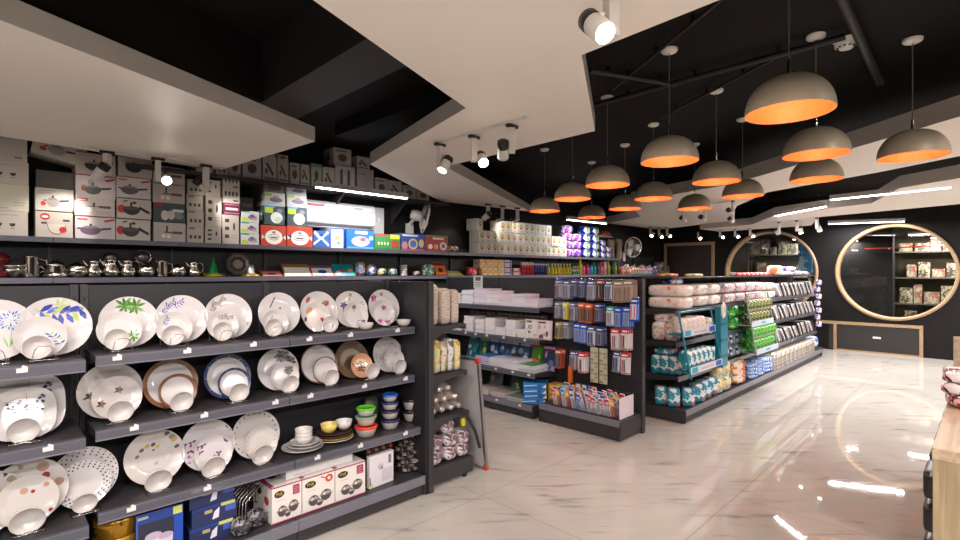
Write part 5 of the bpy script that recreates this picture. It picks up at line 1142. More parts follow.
def fan(px, zc, az, lb, r=0.2, tilt=0.2):
    x = XY(px, WY-0.3); t = thing('wall_fan', lb, 'fan', (x, WY, zc), 0, 'wall fans')
    wm = mat('off_white_fan_plastic', '#cfc8be', 0.4)
    a = MB(); a.box(-0.05, 0.05, -0.05, 0, -0.3, -0.1, wm); a.cyl((0,-0.025,-0.12),(0,-0.13,-0.04),0.025,wm); a.build('wall_bracket', t)
    d = Vector((math.cos(az)*math.cos(tilt), math.sin(az)*math.cos(tilt), -math.sin(tilt)))
    rot = d.to_track_quat('Z', 'Y').to_matrix().to_4x4(); base = Matrix.Translation((0,-0.17,0)) @ rot
    a = MB(); a.push(base); a.lathe([(0.001,-0.08),(0.06,-0.07),(0.075,0.0),(0.07,0.06),(0.05,0.08)], wm, 20); a.build('motor_housing', t)
    h = MB(); h.push(base)
    h.tube([(r*math.cos(2*PI*i/28), r*math.sin(2*PI*i/28), 0.13) for i in range(28)], 0.009, wm, 6, closed=True)
    for i in range(36):
        c, s = math.cos(2*PI*i/36), math.sin(2*PI*i/36)
        h.tube([(0.04*c,0.04*s,0.165),(r*0.6*c,r*0.6*s,0.165),(r*c,r*s,0.13),(r*0.7*c,r*0.7*s,0.085),(0.06*c,0.06*s,0.075)], 0.0013, wm, 4)
    h.build('guard', t)
    h = MB(); h.push(base); h.lathe([(0.001,0.172),(0.045,0.17),(0.045,0.162)], mat('fan_badge', '#a8806a', 0.4), 18); h.build('hub_cap', t)
    h = MB(); h.push(base)
    for i in range(3):
        h.push(Matrix.Rotation(2*PI*i/3, 4, 'Z')); h.add([(0.03,-0.02,0.11),(r*0.6,-0.09,0.125),(r*0.88,-0.02,0.125),(r*0.8,0.07,0.11),(0.03,0.03,0.105)], [(0,1,2,3,4),(4,3,2,1,0)], wm); h.pop()
    h.build('blade', t)
fan(422, 2.27, R(-28), 'white wall fan turned sideways right of the air conditioner', 0.21)
fan(635, 2.05, R(-115), 'far white wall fan facing the camera beside the brown vases', 0.21, 0.1)
# ================================================================== boxes on the bottom shelf of the plate unit
ZB = 0.137
GB = 'goods on the bottom shelf of the plate unit'
def obox(name, lb, cat, x0, x1, yf, z, h, d, base, items, rot=0, grp=GB, side=None, top=None, m=None):
    w = x1-x0; a = MB(); a.box(-w/2, w/2, 0, d, 0, h, m or mat('board_' + base.lstrip('#'), base, 0.4, var=0.04)); art(a, -w/2, 0, w, h, 0, items)
    if side:
        a.push(Matrix.Translation((-w/2, d, 0)) @ Matrix.Rotation(-PI/2, 4, 'Z')); art(a, 0, 0, d, h, 0, side); a.pop()
    if top:
        a.push(Matrix.Translation((0, 0, h)) @ Matrix.Rotation(-PI/2, 4, 'X')); art(a, -w/2, 0, w, d, 0, top); a.pop()
    return tag(a.build(name, None, ((x0+x1)/2, yf, z), R(rot)), lb, cat, grp)
pots = []
for cu, cv, s in ((0.34,0.3,0.16),(0.72,0.36,0.17),(0.52,0.2,0.1)):
    pots += [('e',cu,cv,s,s*0.95,'#6d605c'),('e',cu,cv+0.03,s*0.8,s*0.5,'#b3a59e'),('h',cu,cv,s*0.9,s*0.8,'#51474a'),('r',cu-s*1.2,cv,cu+s*1.2,cv+0.025,'#7d706c'),('e',cu,cv+s*0.75,s*0.2,s*0.2,'#3d3638'),('e',cu-s*0.3,cv+0.04,s*0.25,s*0.2,'#e0d6d0')]
def potset(x0, x1, k, lb, extra):
    it = [('r',0,0,1,0.035,'#a02a5a'),('r',0,0.965,1,1,'#a02a5a'),('e',0.24,0.78,0.17,0.095,'#241a12'),('t',0.24,0.78,0.13,'PNB',0.2,'#d8b050')] + tx(0.12,0.6,0.4,1,0.05,'#c9a0a8',0.012) + extra + pots
    obox('cookware_box', lb, 'box', x0, x1, 2.72, ZB, 0.2, 0.26, '#e6ded8', it, side=[('r',0,0.95,1,1,'#a02a5a'),('e',0.3,0.7,0.15,0.12,'#241a12'),('e',0.72,0.55,0.12,0.12,'#b03a30')],
         top=[('r',0,0,1,0.04,'#e6ded8'),('r',0,0.04,0.1,1,'#a02a5a'),('e',0.35,0.6,0.15,0.12,'#241a12')])
xa = [XY(272, 2.72), XY(302.5, 2.72), XY(335.5, 2.72), XY(366, 2.72)]
sq = [('r',0.7,0.66,0.93,0.92,'#9c2850')] + [('r',0.73,0.7+0.05*i,0.9,0.715+0.05*i,'#d8a0b4') for i in range(4)]
for k in range(3):
    potset(xa[k], xa[k+1]-0.006, k, ['white cookware set box with red square, left of three','white cookware set box with an orange mark, middle of three','white cookware set box with red square, right of three'][k], sq if k != 1 else [('e',0.82,0.82,0.12,0.11,'#c8502c'),('e',0.82,0.82,0.05,0.05,'#f0d8c8'),('p',[(0.55,0.9),(0.7,0.84),(0.72,0.86),(0.57,0.93)],'#b03a30')])
obox('flat_box', 'long flat white box lying on the cookware set boxes', 'box', XY(283,2.80), XY(349,2.80), 2.76, ZB+0.203, 0.046, 0.2, '#ded8d6', [('r',0.1,0.3,0.35,0.4,'#c9a0b0')])
obox('white_box', 'plain white box with a small barcode beside the cookware sets', 'box', XY(369,2.75), XY(394,2.75), 2.75, ZB, 0.2, 0.03, '#e2dcde',
     [('r',0.78,0.62,0.9,0.9,'#7d7280'),('r',0.5,0.1,0.95,0.5,'#d2c8d2'),('e',0.45,0.6,0.12,0.1,'#c4bcc4'),('e',0.5,0.55,0.04,0.03,'#3c383e'),('p',[(0.02,0.02),(0.18,0.02),(0.02,0.25)],'#c8d070'),('r',0.0,0.1,0.04,0.35,'#3a6ab8')], rot=4)
obox('checked_box', 'green box with red diagonal bars at the back', 'box', XY(362,2.98), XY(398,2.98), 2.93, ZB, 0.26, 0.14, '#27382c', [('p',[(0.05+0.2*i+0.1*(j%2),0.1+0.24*j),(0.12+0.2*i+0.1*(j%2),0.1+0.24*j),(0.06+0.2*i+0.1*(j%2),0.28+0.24*j),(-0.01+0.2*i+0.1*(j%2),0.28+0.24*j)],'#e0605a') for i in range(5) for j in range(4)][:18])
PS = printed('shiny_cutlery_pack', ['#2a2224','#4a3e3a','#8a7c70','#221e20','#5c5460'], 26, rough=0.2)
for i in range(9):
    a = MB(); a.puff(0.2, 0.15, 0.028, PS, 3, 4); o = a.build('cutlery_pack', None, (XY(409+rnd.uniform(-3,4), 2.87), 2.86+rnd.uniform(-.03,.03), ZB+0.027*i), rnd.uniform(-.3,.3)); tag(o, 'shiny dark cutlery pack, %s from the bottom of the pile' % ORD[i], 'pack', 'shiny packs at the right end of the bottom shelf')
# wire basket with bags
t = thing('wire_dish_rack', 'arched silver wire dish rack left of the cookware sets', 'dish rack', (XY(246, 2.86), 2.86, ZB), 0.3, GB)
a = MB(); M_WB = mat('bright_wire', '#b8b0ac', 0.25, 1.0)
for i in range(11):
    y = -0.12+0.024*i; a.tube([(-0.1,y,0.06),(-0.09,y,0.17),(0.0,y,0.23),(0.09,y,0.17),(0.1,y,0.06)], 0.0025, M_WB, 5)
a.build('arch_wires', t)
a = MB(); a.tube([(-0.1,-0.12,0.06),(0.1,-0.12,0.06),(0.1,0.12,0.06),(-0.1,0.12,0.06)], 0.0035, M_WB, 6, closed=True)
for sx in (-1,1):
    for sy in (-1,1): a.cyl((0.1*sx,0.12*sy,0),(0.1*sx,0.12*sy,0.06),0.0035,M_WB,6)
a.build('base_frame', t)
for i, (dx, dy) in enumerate(((-0.04,-0.2),(0.09,-0.13))):
    a = MB(); a.puff(0.1, 0.1, 0.085, printed('grey_sheer_bag', ['#3c3a3e','#4a474c','#8a868a','#2c2a2e'], 40, 0.15), 5, 3); tag(a.build('clear_bag', None, (XY(240, 2.84)+dx*0.7, 2.86+dy*0.55, ZB)), '%s grey clear plastic bag before the wire dish rack' % ['left','right'][i], 'bag', 'clear bags by the dish rack')
# blue boxes and golden tins
BL = '#2b3a86'
obox('blue_dish_box', 'tall navy box with white dishes pictured, left of the stacked blue boxes', 'box', XY(136,2.74), XY(183,2.74), 2.74, ZB, 0.25, 0.2, '#2a2c3c',
     [('r',0,0.82,1,1,'#24408c'),('r',0,0,0.04,1,'#3a5ab8'),('r',0.8,0.3,1,0.84,'#1c48a8'),('r',0.78,0.84,0.98,0.98,'#c8cf6a'),('r',0.03,0.9,0.25,0.95,'#a8b0a0'),('h',0.36,0.55,0.18,0.4,'#d8ccd8'),('e',0.36,0.55,0.18,0.07,'#b9a9bc'),('h',0.62,0.5,0.16,0.36,'#cfc2d0'),('e',0.62,0.5,0.16,0.06,'#b3a2b8'),('e',0.4,0.3,0.03,0.08,'#4a3a6c')])
zz = ZB
for k in range(3):
    obox('blue_dish_box', 'navy and blue dish box, %s of the wrapped stack' % ['bottom','middle','top'][k], 'box', XY(189,2.78)+0.01*(k%2), XY(233,2.78)+0.01*(k%2), 2.77, zz, 0.092, 0.2, '#27305c',
         [('r',0,0.86,1,1,'#24408c'),('r',0.75,0.45,1,0.9,'#4a5ab8'),('r',0.65,0.8,0.98,0.98,'#c8cf6a'),('p',[(0.45,0.2),(0.6,0.25),(0.62,0.8),(0.5,0.6)],'#e0dbe4'),('r',0.28,0.6,0.45,0.78,'#b0a46a')]); zz += 0.094
GOLD = mat('gold_biscuit_tin', '#b8862c', 0.25, 0.7, var=0.35, scale=14)
for k in range(3):
    t = thing('gold_tin', 'round golden tin, %s of its stack' % ['bottom','middle','top'][k], 'tin', (XY(117, 2.86), 2.85, ZB+k*0.083), 0, 'golden tins')
    a = MB(); a.lathe([(0.001,0),(0.085,0),(0.088,0.004),(0.088,0.058)], GOLD, 28); a.build('body', t)
    a = MB(); a.lathe([(0.092,0.05),(0.092,0.076),(0.088,0.08),(0.001,0.081)], GOLD, 28); a.box(-0.004,0.004,-0.0935,-0.092,0.054,0.07,M_BLACKP); a.build('lid', t)
for k in range(3):
    a = MB(); a.lathe([(0.001,0),(0.03,0),(0.042,0.05),(0.03,0.09),(0.022,0.1),(0.028,0.12),(0.001,0.14)], mat('dark_glazed_jug', '#1c1a20', 0.15, 0.3), 16); tag(a.build('dark_jar', None, (XY(58+12*k, 2.74), 2.76, ZB)), 'small dark shiny jar, %s from the left under the spotted plates' % ORD[k], 'jar', 'dark shiny jars')

# ================================================================== end display with bracket shelves, whiteboard
EX, EY = 2.17, 2.70
t = thing('end_display', 'narrow dark end display with curved shelf brackets beside the plates', 'shelving', (0, 0, 0))
a = MB(); a.box(EX-0.013, EX+0.022, EY, EY+0.86, 0.0, 1.437, M_DARK); a.build('back_panel', t)
a = MB(); a.box(EX-0.014, EX+0.03, EY-0.03, EY+0.0, 0.0, 1.44, M_SHELF); a.build('upright', t)
def brk(a, y, z, L_, m=M_SHELF):
    n = 8; pts = [(EX+0.025, z-0.004), (EX+0.025, z-0.15)]
    for i in range(n+1):
        s = i/n; pts.append((EX+0.025+L_*(1-math.cos(s*PI/2)), z-0.15+0.13*math.sin(s*PI/2)))
    pts.append((EX+0.025+L_, z-0.004)); pts = pts[:2]+pts[3:]
    v = [(x, yy, q) for yy in (y, y+0.006) for x, q in pts]; k = len(pts)
    a.add(v, [tuple(range(k)), tuple(range(k, 2*k))[::-1]] + [(i, k+i, k+(i+1)%k, (i+1)%k) for i in range(k)], m)
for z, L_ in ((1.125, 0.33), (0.785, 0.34), (0.487, 0.36)):
    a = MB(); a.box(EX+0.025, EX+0.025+L_, EY, EY+0.85, z-0.02, z, M_SHELF); a.box(EX+0.02+L_, EX+0.03+L_, EY-0.002, EY+0.85, z-0.036, z+0.002, M_LIPD); s = a.build('shelf', t)
    for y in (EY-0.004, EY+0.84): a = MB(); brk(a, y, z, L_); a.build('bracket', s)
a = MB(); a.box(EX+0.025, EX+0.43, EY, EY+0.85, 0.03, 0.14, M_SHELF); a.build('base_deck', t, bevel=0.002)
for x, y in ((EX+0.04, EY+0.03), (EX+0.37, EY+0.03), (EX+0.37, EY+0.8)): a = MB(); a.cyl((x,y,0),(x,y,0.03),0.018,M_BLACKP,10); a.build('foot', t)
GE = 'goods on the end display'
TW = printed('beige_ribbed_cloth', ['#b8a496','#c8b6a8','#a89080','#d0c2b6'], 40, 0.6, stretch=(1,1,8))
for i, (dx, w, h) in enumerate([(0.06,0.07,0.29),(0.17,0.08,0.26),(0.26,0.06,0.25)]):
    a = MB(); a.puff(w, 0.14, h, TW, 5, 8); tag(a.build('folded_cloth_roll', None, (EX+0.03+dx, EY+0.1, 1.127)), 'tall beige wrapped bundle, %s from the left on the end display' % ORD[i], 'bundle', GE)
for i in range(5):
    a = MB(); a.puff(0.05, 0.1, 0.22+0.015*(i%2), printed('tall_pack_%d' % (i%3), [['#5c5a58','#d8d4d0','#a8a4a0'],['#b8983c','#e0cf90','#d8d0c8'],['#a88a6c','#d8c8b8','#7a9a5a']][i%3], 26, 0.3), 4, 7)
    tag(a.build('tall_pack', None, (EX+0.055+0.064*i, EY+0.08, 0.787)), 'tall narrow pack, %s from the left on the middle end shelf' % ORD[i], 'pack', GE)
bt = MB(); BT = mat('champagne_foil', '#d0c6c0', 0.2, 0.7)
bt.push(Matrix.Rotation(PI/2, 4, 'X')); bt.lathe([(0.001,-0.1),(0.035,-0.1),(0.04,-0.08),(0.04,0.04),(0.02,0.08),(0.018,0.11),(0.001,0.112)], BT, 16); bt.pop(); BTM = bt.mesh('metal_bottle')
for r, n in enumerate((4, 3, 2, 1)):
    for i in range(n): place(BTM, (EX+0.075+0.084*i+0.03*r, EY+0.13, 0.487+0.041+r*0.074), (0,0,rnd.uniform(-.1,.1)), 'shiny metal bottle lying, %s row from below, %s from the left' % (ORD[r], ORD[i]), 'bottle', 'lying metal bottles', 'metal_bottle')
PF = printed('pink_foil_pouch', ['#6a5358','#b8a2a6','#d8ccce','#7c666c'], 22, 0.18, bump=0.5)
for i, (dx, dz, w) in enumerate([(0.06,0.0,.13),(0.2,0.0,.14),(0.32,0.0,.12),(0.06,0.1,.15),(0.22,0.1,.14),(0.34,0.09,.1),(0.18,0.2,.13)]):
    a = MB(); a.puff(w, 0.16, 0.1, PF, 5, 3.2); tag(a.build('foil_pouch', None, (EX+0.045+dx, EY+0.1, 0.142+dz), rnd.uniform(-.3,.3)), 'crumpled pinkish foil pouch, %s in the heap at the display foot' % ORD[i], 'pouch', 'foil pouches')
a = MB(); a.tube([(EX+0.3,EY-0.03,0.52),(EX+0.42,EY-0.035,0.33),(EX+0.47,EY-0.03,0.2)], 0.012, mat('dark_rod', '#3c3a3e', 0.3, 0.5), 8); tag(a.build('dark_rod', None), 'slanting dark rod leaning beside the foil pouches', 'rod')
a = MB(); a.puff(0.035, 0.03, 0.06, mat('yellow_tag_plastic', '#c8b820', 0.4), 4, 4); tag(a.build('yellow_tag', None, (EX+0.33, EY-0.0, 0.39-0.01)), 'small yellow tag hanging above the foil pouches', 'tag')
# leaning whiteboard
p0 = on_z(486, 471, 0)
t = thing('whiteboard', 'grey whiteboard with red corners leaning against the end display', 'whiteboard', (p0[0]+0.02, p0[1], 0)); t.rotation_euler = (0, -R(6), 0)
bl, bh = 0.95, 0.86
a = MB(); a.box(-0.008, 0.004, 0.01, bl-0.01, 0.01, bh-0.01, mat('grey_white_board_face', '#b9b2b0', 0.3)); a.build('board', t)
a = MB(); AL = mat('brushed_aluminium', '#b0aaac', 0.35, 0.9)
a.box(-0.014, 0.01, 0, 0.018, 0.03, bh-0.03, AL); a.box(-0.014, 0.01, bl-0.018, bl, 0.03, bh-0.03, AL); a.box(-0.014, 0.01, 0.03, bl-0.03, 0, 0.018, AL); a.box(-0.014, 0.01, 0.03, bl-0.03, bh-0.018, bh, AL); a.build('frame', t)
for y in (0, bl-0.035):
    for z in (0, bh-0.035): a = MB(); a.box(-0.017, 0.013, y-0.003, y+0.038, z-0.003 if z else 0.001, z+0.038, mat('red_corner_cap', '#c8442c', 0.4)); a.build('corner_cap', t, bevel=0.006)

# ================================================================== book unit (faces the camera, runs away to the left wall)
BX = 4.42; BY = 5.07
def WB(u, v, z): return (BX+v, BY-u, z)      # book-unit frame -> world (turned by -90 degrees)
gondola('book_gondola', 'dark shelving unit stacked with notebooks and school books', (BX, BY), -PI/2, [0, 0.9, 1.8], 1.437, [(1.13, 0.32), (0.80, 0.32), (0.457, 0.39)], 0.44,
        tags=[(BY-YX(p, 4.10), 0.80, 0.32) for p in (466, 476, 487, 504, 525)] + [(BY-YX(p, 4.03), 0.457, 0.39) for p in (480, 496, 513, 529)] + [(BY-YX(497, 3.98), 0.137, 0.44), (BY-YX(520, 3.98), 0.137, 0.44)])
RZ = -PI/2
def book(w, d, h, cover, pages='#e6dcdc'):
    a = MB(); m = mat('book_cover_' + str(cover).lstrip('#'), cover, 0.35) if isinstance(cover, str) else cover
    a.box(-w/2+0.002, w/2, 0.002, d-0.002, 0.002, h-0.002, mat('book_pages_' + pages.lstrip('#'), pages, 0.7, var=0.12, scale=90)); a.box(-w/2, w/2, 0, d, 0, 0.002, m); a.box(-w/2, w/2, 0, d, h-0.002, h, m); a.box(-w/2-0.001, -w/2+0.001, 0, d, 0, h, m)
    return a.mesh('book')
PINK = [book(0.2, 0.26, 0.022, c, p) for c, p in (('#dccbd8','#e2d6de'),('#e2dade','#e8dfe0'),('#d2b8d0','#dccfd8'),('#cfd0de','#e0dce2'))]
def bstack(pxs, z, yd, hs, meshes, th, desc, grp, rowlabel, X):
    for i, (px, n) in enumerate(zip(pxs, hs)):
        u = BY - YX(px, X)
        for k in range(n):
            mi = meshes[(i*3+k*(1 if rnd.random() < 0.3 else 0)) % len(meshes)]
            pos = WB(u+rnd.uniform(-.006,.006), -yd+rnd.uniform(0,.012), z+k*(th+0.0005))
            kk = 'top' if k == n-1 else ('bottom' if k == 0 else ORD[k]+' from below')
            place(mi, pos, (0,0,RZ+rnd.uniform(-.04,.04)), '%s, %s, %s stack on the %s' % (desc, kk, ORD[i], rowlabel), 'book', grp, 'notebook')
bstack([455,467,479.5,492,504,516.5,530], 1.132, 0.30, [5,7,8,7,5,6,4], PINK, 0.022, 'pale pink notebook', 'notebooks on the top book shelf', 'top book shelf', 4.12)
WH = [book(0.15, 0.22, 0.022, c, p) for c, p in (('#d8cfd6','#e2dadc'),('#e2d8cc','#e6dccf'),('#d6d2d6','#dcd6d6'))]
bstack([457,468,479,489.5,499.5,510,521], 0.802, 0.30, [3,8,7,8,4,8,4], WH, 0.022, 'white notebook', 'notebooks on the second book shelf', 'second book shelf', 4.12)
def standing(px, X, z, w, h, th, cols, lb, yd, lean=12, grp='books standing in the book unit', it=None):
    a = MB(); a.box(-w/2, w/2, 0, th, 0, h, mat('book_board_'+cols[0].lstrip('#'), cols[0], 0.35)); art(a, -w/2, 0, w, h, 0, it or ([('e',rnd.uniform(.15,.85),rnd.uniform(.12,.7),rnd.uniform(.06,.2),rnd.uniform(.05,.16),cols[1+(q%2)]) for q in range(5)]+[('r',0.1,0.84,rnd.uniform(.5,.9),0.93,cols[2]),('r',0.0,0.0,1.0,0.06,cols[1])]))
    o = a.build('picture_book', None, WB(BY-YX(px, X), -yd, z)); o.rotation_euler = (0, 0, RZ); o.rotation_euler = (Matrix.Rotation(RZ, 4, 'Z') @ Matrix.Rotation(-R(lean), 4, 'X')).to_euler(); return tag(o, lb, 'book', grp)
standing(528, 4.10, 0.802, 0.17, 0.2, 0.04, ['#e2d8d0','#c8bcb8','#5a4a50'], 'left of two upright white books on the second book shelf', 0.27, 3)
standing(540, 4.10, 0.802, 0.17, 0.2, 0.04, ['#e2d0d2','#c09aa0','#5a4a50'], 'right of two upright white books on the second book shelf', 0.27, 3)
DC = ['#4a3a34','#5c4840','#3c3638','#6a5648']
for i in range(14):
    standing(464+5.4*i, 4.22, 0.802, 0.1, 0.24, 0.02, [DC[i%4],'#7a6a58','#8a7a68'], 'dark brown upright book, %s from the left at the back of the second shelf' % ORD[i], 0.06, 4, 'brown books at the back')
for i, (px, c) in enumerate([(466,['#2c6a78','#3a9a9c','#c8d8d0']),(476,['#2a5a5c','#5aa03c','#d8cf6a']),(486,['#2c4a6c','#3c8ab0','#d0d8dc']),(496,['#3a4a6a','#5a7aa8','#c8c0d0']),(506,['#3c4048','#6a86a8','#c8c4c0']),(517,['#39506c','#7a94b8','#d8d0c8']),(528,['#4f7a2c','#9acb3c','#d84a6a']),(541,['#30425c','#5a7ab0','#c87a9a'])]):
    standing(px, 4.18, 0.459, 0.2, 0.27, 0.012, c, '%s upright picture book from the left on the third book shelf' % ORD[i], 0.14, 14)
CV = [book(0.22, 0.27, 0.018, c, '#e0d4dc') for c in ('#3a6ab8','#dfd6e2','#2f5aa0','#cfd8e8','#4a9a5c')]
bstack([482,496.5,511,526], 0.459, 0.37, [5,5,5,4], CV, 0.018, 'blue and white school book', 'school books on the third book shelf', 'third book shelf', 4.06)
CV2 = [book(0.22, 0.27, 0.015, c, '#cfc6c4') for c in ('#b8a8a4','#c8b8b8','#7a7a78','#a89a90')]
bstack([481,497,513], 0.138, 0.42, [4,4,3], CV2, 0.015, 'grey and pink exercise book', 'exercise books on the book unit base', 'book unit base', 4.0)
standing(489, 4.2, 0.138, 0.2, 0.26, 0.012, ['#6a6462','#4c4846','#8a8480'], 'grey upright book at the back of the base shelf', 0.12, 14)
standing(510, 4.2, 0.138, 0.2, 0.26, 0.012, ['#2c4432','#4a7a4c','#9ab08a'], 'dark green upright book at the back of the base shelf', 0.12, 14)
bb = MB(); bb.box(-0.12, 0.12, 0, 0.2, 0, 0.052, mat('bright_blue_paper_box', '#2c7cc0', 0.35)); art(bb, -0.12, 0, 0.24, 0.052, 0, [('p',[(0.05,0.2),(0.6,0.5),(0.6,0.65),(0.05,0.4)],'#d8e8f4'),('p',[(0.82,0.1),(1,0.1),(1,0.9)],'#f0e6b0'),('r',0.65,0.2,0.78,0.8,'#1c5a9c')]); bb.box(0.12, 0.1205, 0.1, 0.2, 0, 0.052, mat('gold_box_side', '#b8962c', 0.4))
BBM = bb.mesh('paper_box'); bx_, by_ = 4.08, YX(535, 4.02)
for k in range(4): place(BBM, (bx_+0.02*(k%2), by_+0.07-0.008*(k%3), 0.138+k*0.0535), (0,0,RZ+R(28)+0.05*(k%2)), 'bright blue carton with yellow corner, %s' % ['bottom of the stack by the pegboard','second from below by the pegboard','third from below by the pegboard','top of the stack by the pegboard'][k], 'box', 'stack of bright blue cartons', 'blue_carton')
for k in range(4): 
    a = MB(); a.box(0, 0.13, 0, 0.16, 0, 0.05, mat('amber_box', '#b88a2c', 0.4)); a.box(-0.0005,0,0.02,0.14,0.01,0.04,ink('#e0c070'))
    tag(a.build('amber_carton', None, (bx_+0.12, by_-0.2, 0.138+k*0.0535), 0.1), 'amber carton, %s from the bottom beside the bright blue cartons' % ORD[k], 'box', 'stack of amber cartons')
# sign in a clear holder on the notebooks
x, y = on_x(478, 4.2)[0], 0; yy = YX(478, 4.22)
t = thing('sign_holder', 'small white sign card standing on the notebooks', 'sign', (4.22, yy, 1.31), RZ)
a = MB(); a.box(-0.075, 0.075, 0, 0.003, 0, 0.15, M_TAPE); art(a, -0.075, 0, 0.15, 0.15, 0, [('r',0.2,0.62,0.8,0.92,'#3c3626'),('t',0.5,0.77,0.22,'JUST',0.5,'#c8a850')]+tx(0.15,0.45,0.85,3,0.14,'#8a8488',0.05)); a.build('card', t)
a = MB(); a.box(-0.078, 0.078, -0.006, -0.004, -0.002, 0.155, glassy('clear_acrylic')); a.box(-0.078, 0.078, -0.03, 0.03, -0.004, -0.001, glassy('clear_acrylic')); a.build('holder', t)

# ================================================================== pegboard unit
PX0, PYL = 4.39, 3.19
peg = gondola('pegboard_gondola', 'black pegboard unit hung with stationery blister packs', (PX0, PYL), -PI/2, [0, 0.9], 1.437, [], 0.40, back='pegboard', base_h=0.185, feet=False)
for x_, y_ in ((0.04, -0.34), (0.86, -0.34), (0.04, -0.02), (0.86, -0.02)):
    a = MB(); a.tube([(x_, y_, 0.16), (x_, y_, 0.0)], 0.016, M_BLACKP, 8); a.build('foot', peg)
a = MB(); a.box(0.0, 0.9, -0.385, -0.365, 0.06, 0.16, M_SHELF); a.build('kick_plate', peg)
a = MB(); a.box(0.885, 0.905, -0.385, -0.012, 0.06, 0.16, M_SHELF); a.build('end_plate', peg)
def WP(u, v, z): return (PX0+v, PYL-u, z)
def card_mesh(w, h, back, head, blister, item, cap=None):
    a = MB(); a.box(-w/2, w/2, 0, 0.0015, -h, 0, mat('card_'+back.lstrip('#'), back, 0.4)); art(a, -w/2, -h, w, h, 0, [('r',0,0.78,1,1,head),('r',0.15,0.85,0.85,0.92,'#f0eeea'),('r',0.05,0.02,0.95,0.08,head)])
    a.push(Matrix.Translation((0,-0.001,-h*0.92))); a.box(-w*0.36, w*0.36, -0.012, 0, 0, h*0.66, mat('blister_'+blister.lstrip('#'), blister, 0.12, coat=0.6)); 
    for i in range(3): a.cyl((-w*0.22+w*0.22*i, -0.015, h*0.05), (-w*0.22+w*0.22*i, -0.015, h*0.6), w*0.055, mat('pen_'+item[i % len(item)].lstrip('#'), item[i % len(item)], 0.3), 6)
    a.pop(); return a.mesh('blister_card')
CM = {k: card_mesh(*v) for k, v in {
 'white': (0.075,0.19,'#b0acb8','#3c4888','#a09ca8',['#3c3a4c','#8a6a5a','#5a5a7a']), 'navy': (0.07,0.18,'#5a5a7c','#2c3c8c','#8a8a9c',['#2a2a3c','#5a5a6c']), 'beige': (0.1,0.2,'#b09a8a','#8a7466','#a8968a',['#7a685c','#96826f']),
 'black': (0.075,0.19,'#3a3434','#7c2c30','#6c6060',['#1c1a1c','#b8a898']), 'wb': (0.08,0.19,'#dcdce4','#3a3c5c','#9a9cb0',['#2c2e48','#6c7094']), 'yellow': (0.055,0.17,'#e0c82c','#e8d860','#d0c890',['#3a6ab0','#e8e0c0']),
 'orange': (0.07,0.19,'#a8442c','#d8602c','#7c6a64',['#3a3c44','#7a8a6a']), 'teal': (0.08,0.18,'#c8dcd8','#2f9a9c','#c0ccd0',['#c84a4a','#3a7ab8']), 'blue': (0.08,0.19,'#3a6ac8','#2c54b8','#9aaac8',['#8a7a90','#4a6ad0']),
 'cobalt': (0.08,0.21,'#2458c8','#1c48b0','#c8d4ec',['#d8584c','#e8e8ee']), 'red': (0.08,0.2,'#e2dadc','#c83238','#d0c4c4',['#c8363c','#2c2a2e','#e0d8d4']), 'grey': (0.07,0.17,'#8a8a98','#6a7490','#a0a4b4',['#5a5a6c','#9a8a5a']),
 'amber': (0.06,0.17,'#a89a6a','#c8a850','#9a927c',['#6a6044','#3a4a6a']), 'green': (0.09,0.24,'#b04a2c','#3c8a3c','#a89c8c',['#4c8a3a','#c85a2c','#d8d0c0'])}.items()}
def hook(u, z, kind, n, where, ln=0.16, j=[0]):
    a = MB(); a.tube([(u,-0.0,z+0.012),(u,-ln,z+0.012),(u,-ln-0.012,z+0.022)], 0.0022, M_WIRE, 5); a.build('peg_hook', peg)
    j[0] += 1
    for k in range(n):
        place(CM[kind], WP(u+rnd.uniform(-.002,.002), -ln+0.012+k*0.028, z+0.008-0.004*(j[0]%3)), (rnd.uniform(-.09,.05), 0, RZ+rnd.uniform(-.16,.16)), '%s blister card %s, %s' % (KN[kind], where, ['foremost','second','third','fourth','fifth'][k]), 'blister card', 'stationery cards on the pegboard', 'blister_card')
KN = {'white':'white','navy':'slate blue','beige':'beige','black':'black and red','wb':'white and navy','yellow':'yellow','orange':'orange-brown','teal':'teal and white','blue':'mid-blue','cobalt':'bright cobalt','red':'red and white','grey':'grey','amber':'amber','green':'tall green and red'}
def urow(pxs, z, kinds, rowname, n=4, X=4.23):
    for i, (px, kd) in enumerate(zip(pxs, kinds)): hook(PYL-YX(px, X), z, kd, n, '%s from left in %s' % (ORD[i], rowname))
urow([557,565.5,573,581,590,599,608,617.5,627], 1.42, ['white','white','navy','navy','white','black','wb','beige','beige'], 'the top row')
urow([556.5,564,572,580,587.5,597], 1.19, ['grey','yellow','white','orange','orange','navy'], 'the second row')
urow([609,617,626], 1.17, ['teal','blue','blue'], 'the blue cluster'); urow([633.5], 1.26, ['cobalt'], 'the far right spot', 2)
urow([557,565,576,583], 0.985, ['amber','grey','blue','blue'], 'the third row'); urow([590,598.5], 0.965, ['wb','navy'], 'the middle cluster'); urow([614,624], 0.97, ['red','red'], 'the red cluster')
urow([616,624], 0.755, ['wb','red'], 'the low right cluster', 3); urow([572.5,581], 0.70, ['white','red'], 'the low left cluster'); urow([557.5], 0.70, ['orange'], 'the low left edge')
u = PYL-YX(594, 4.2)
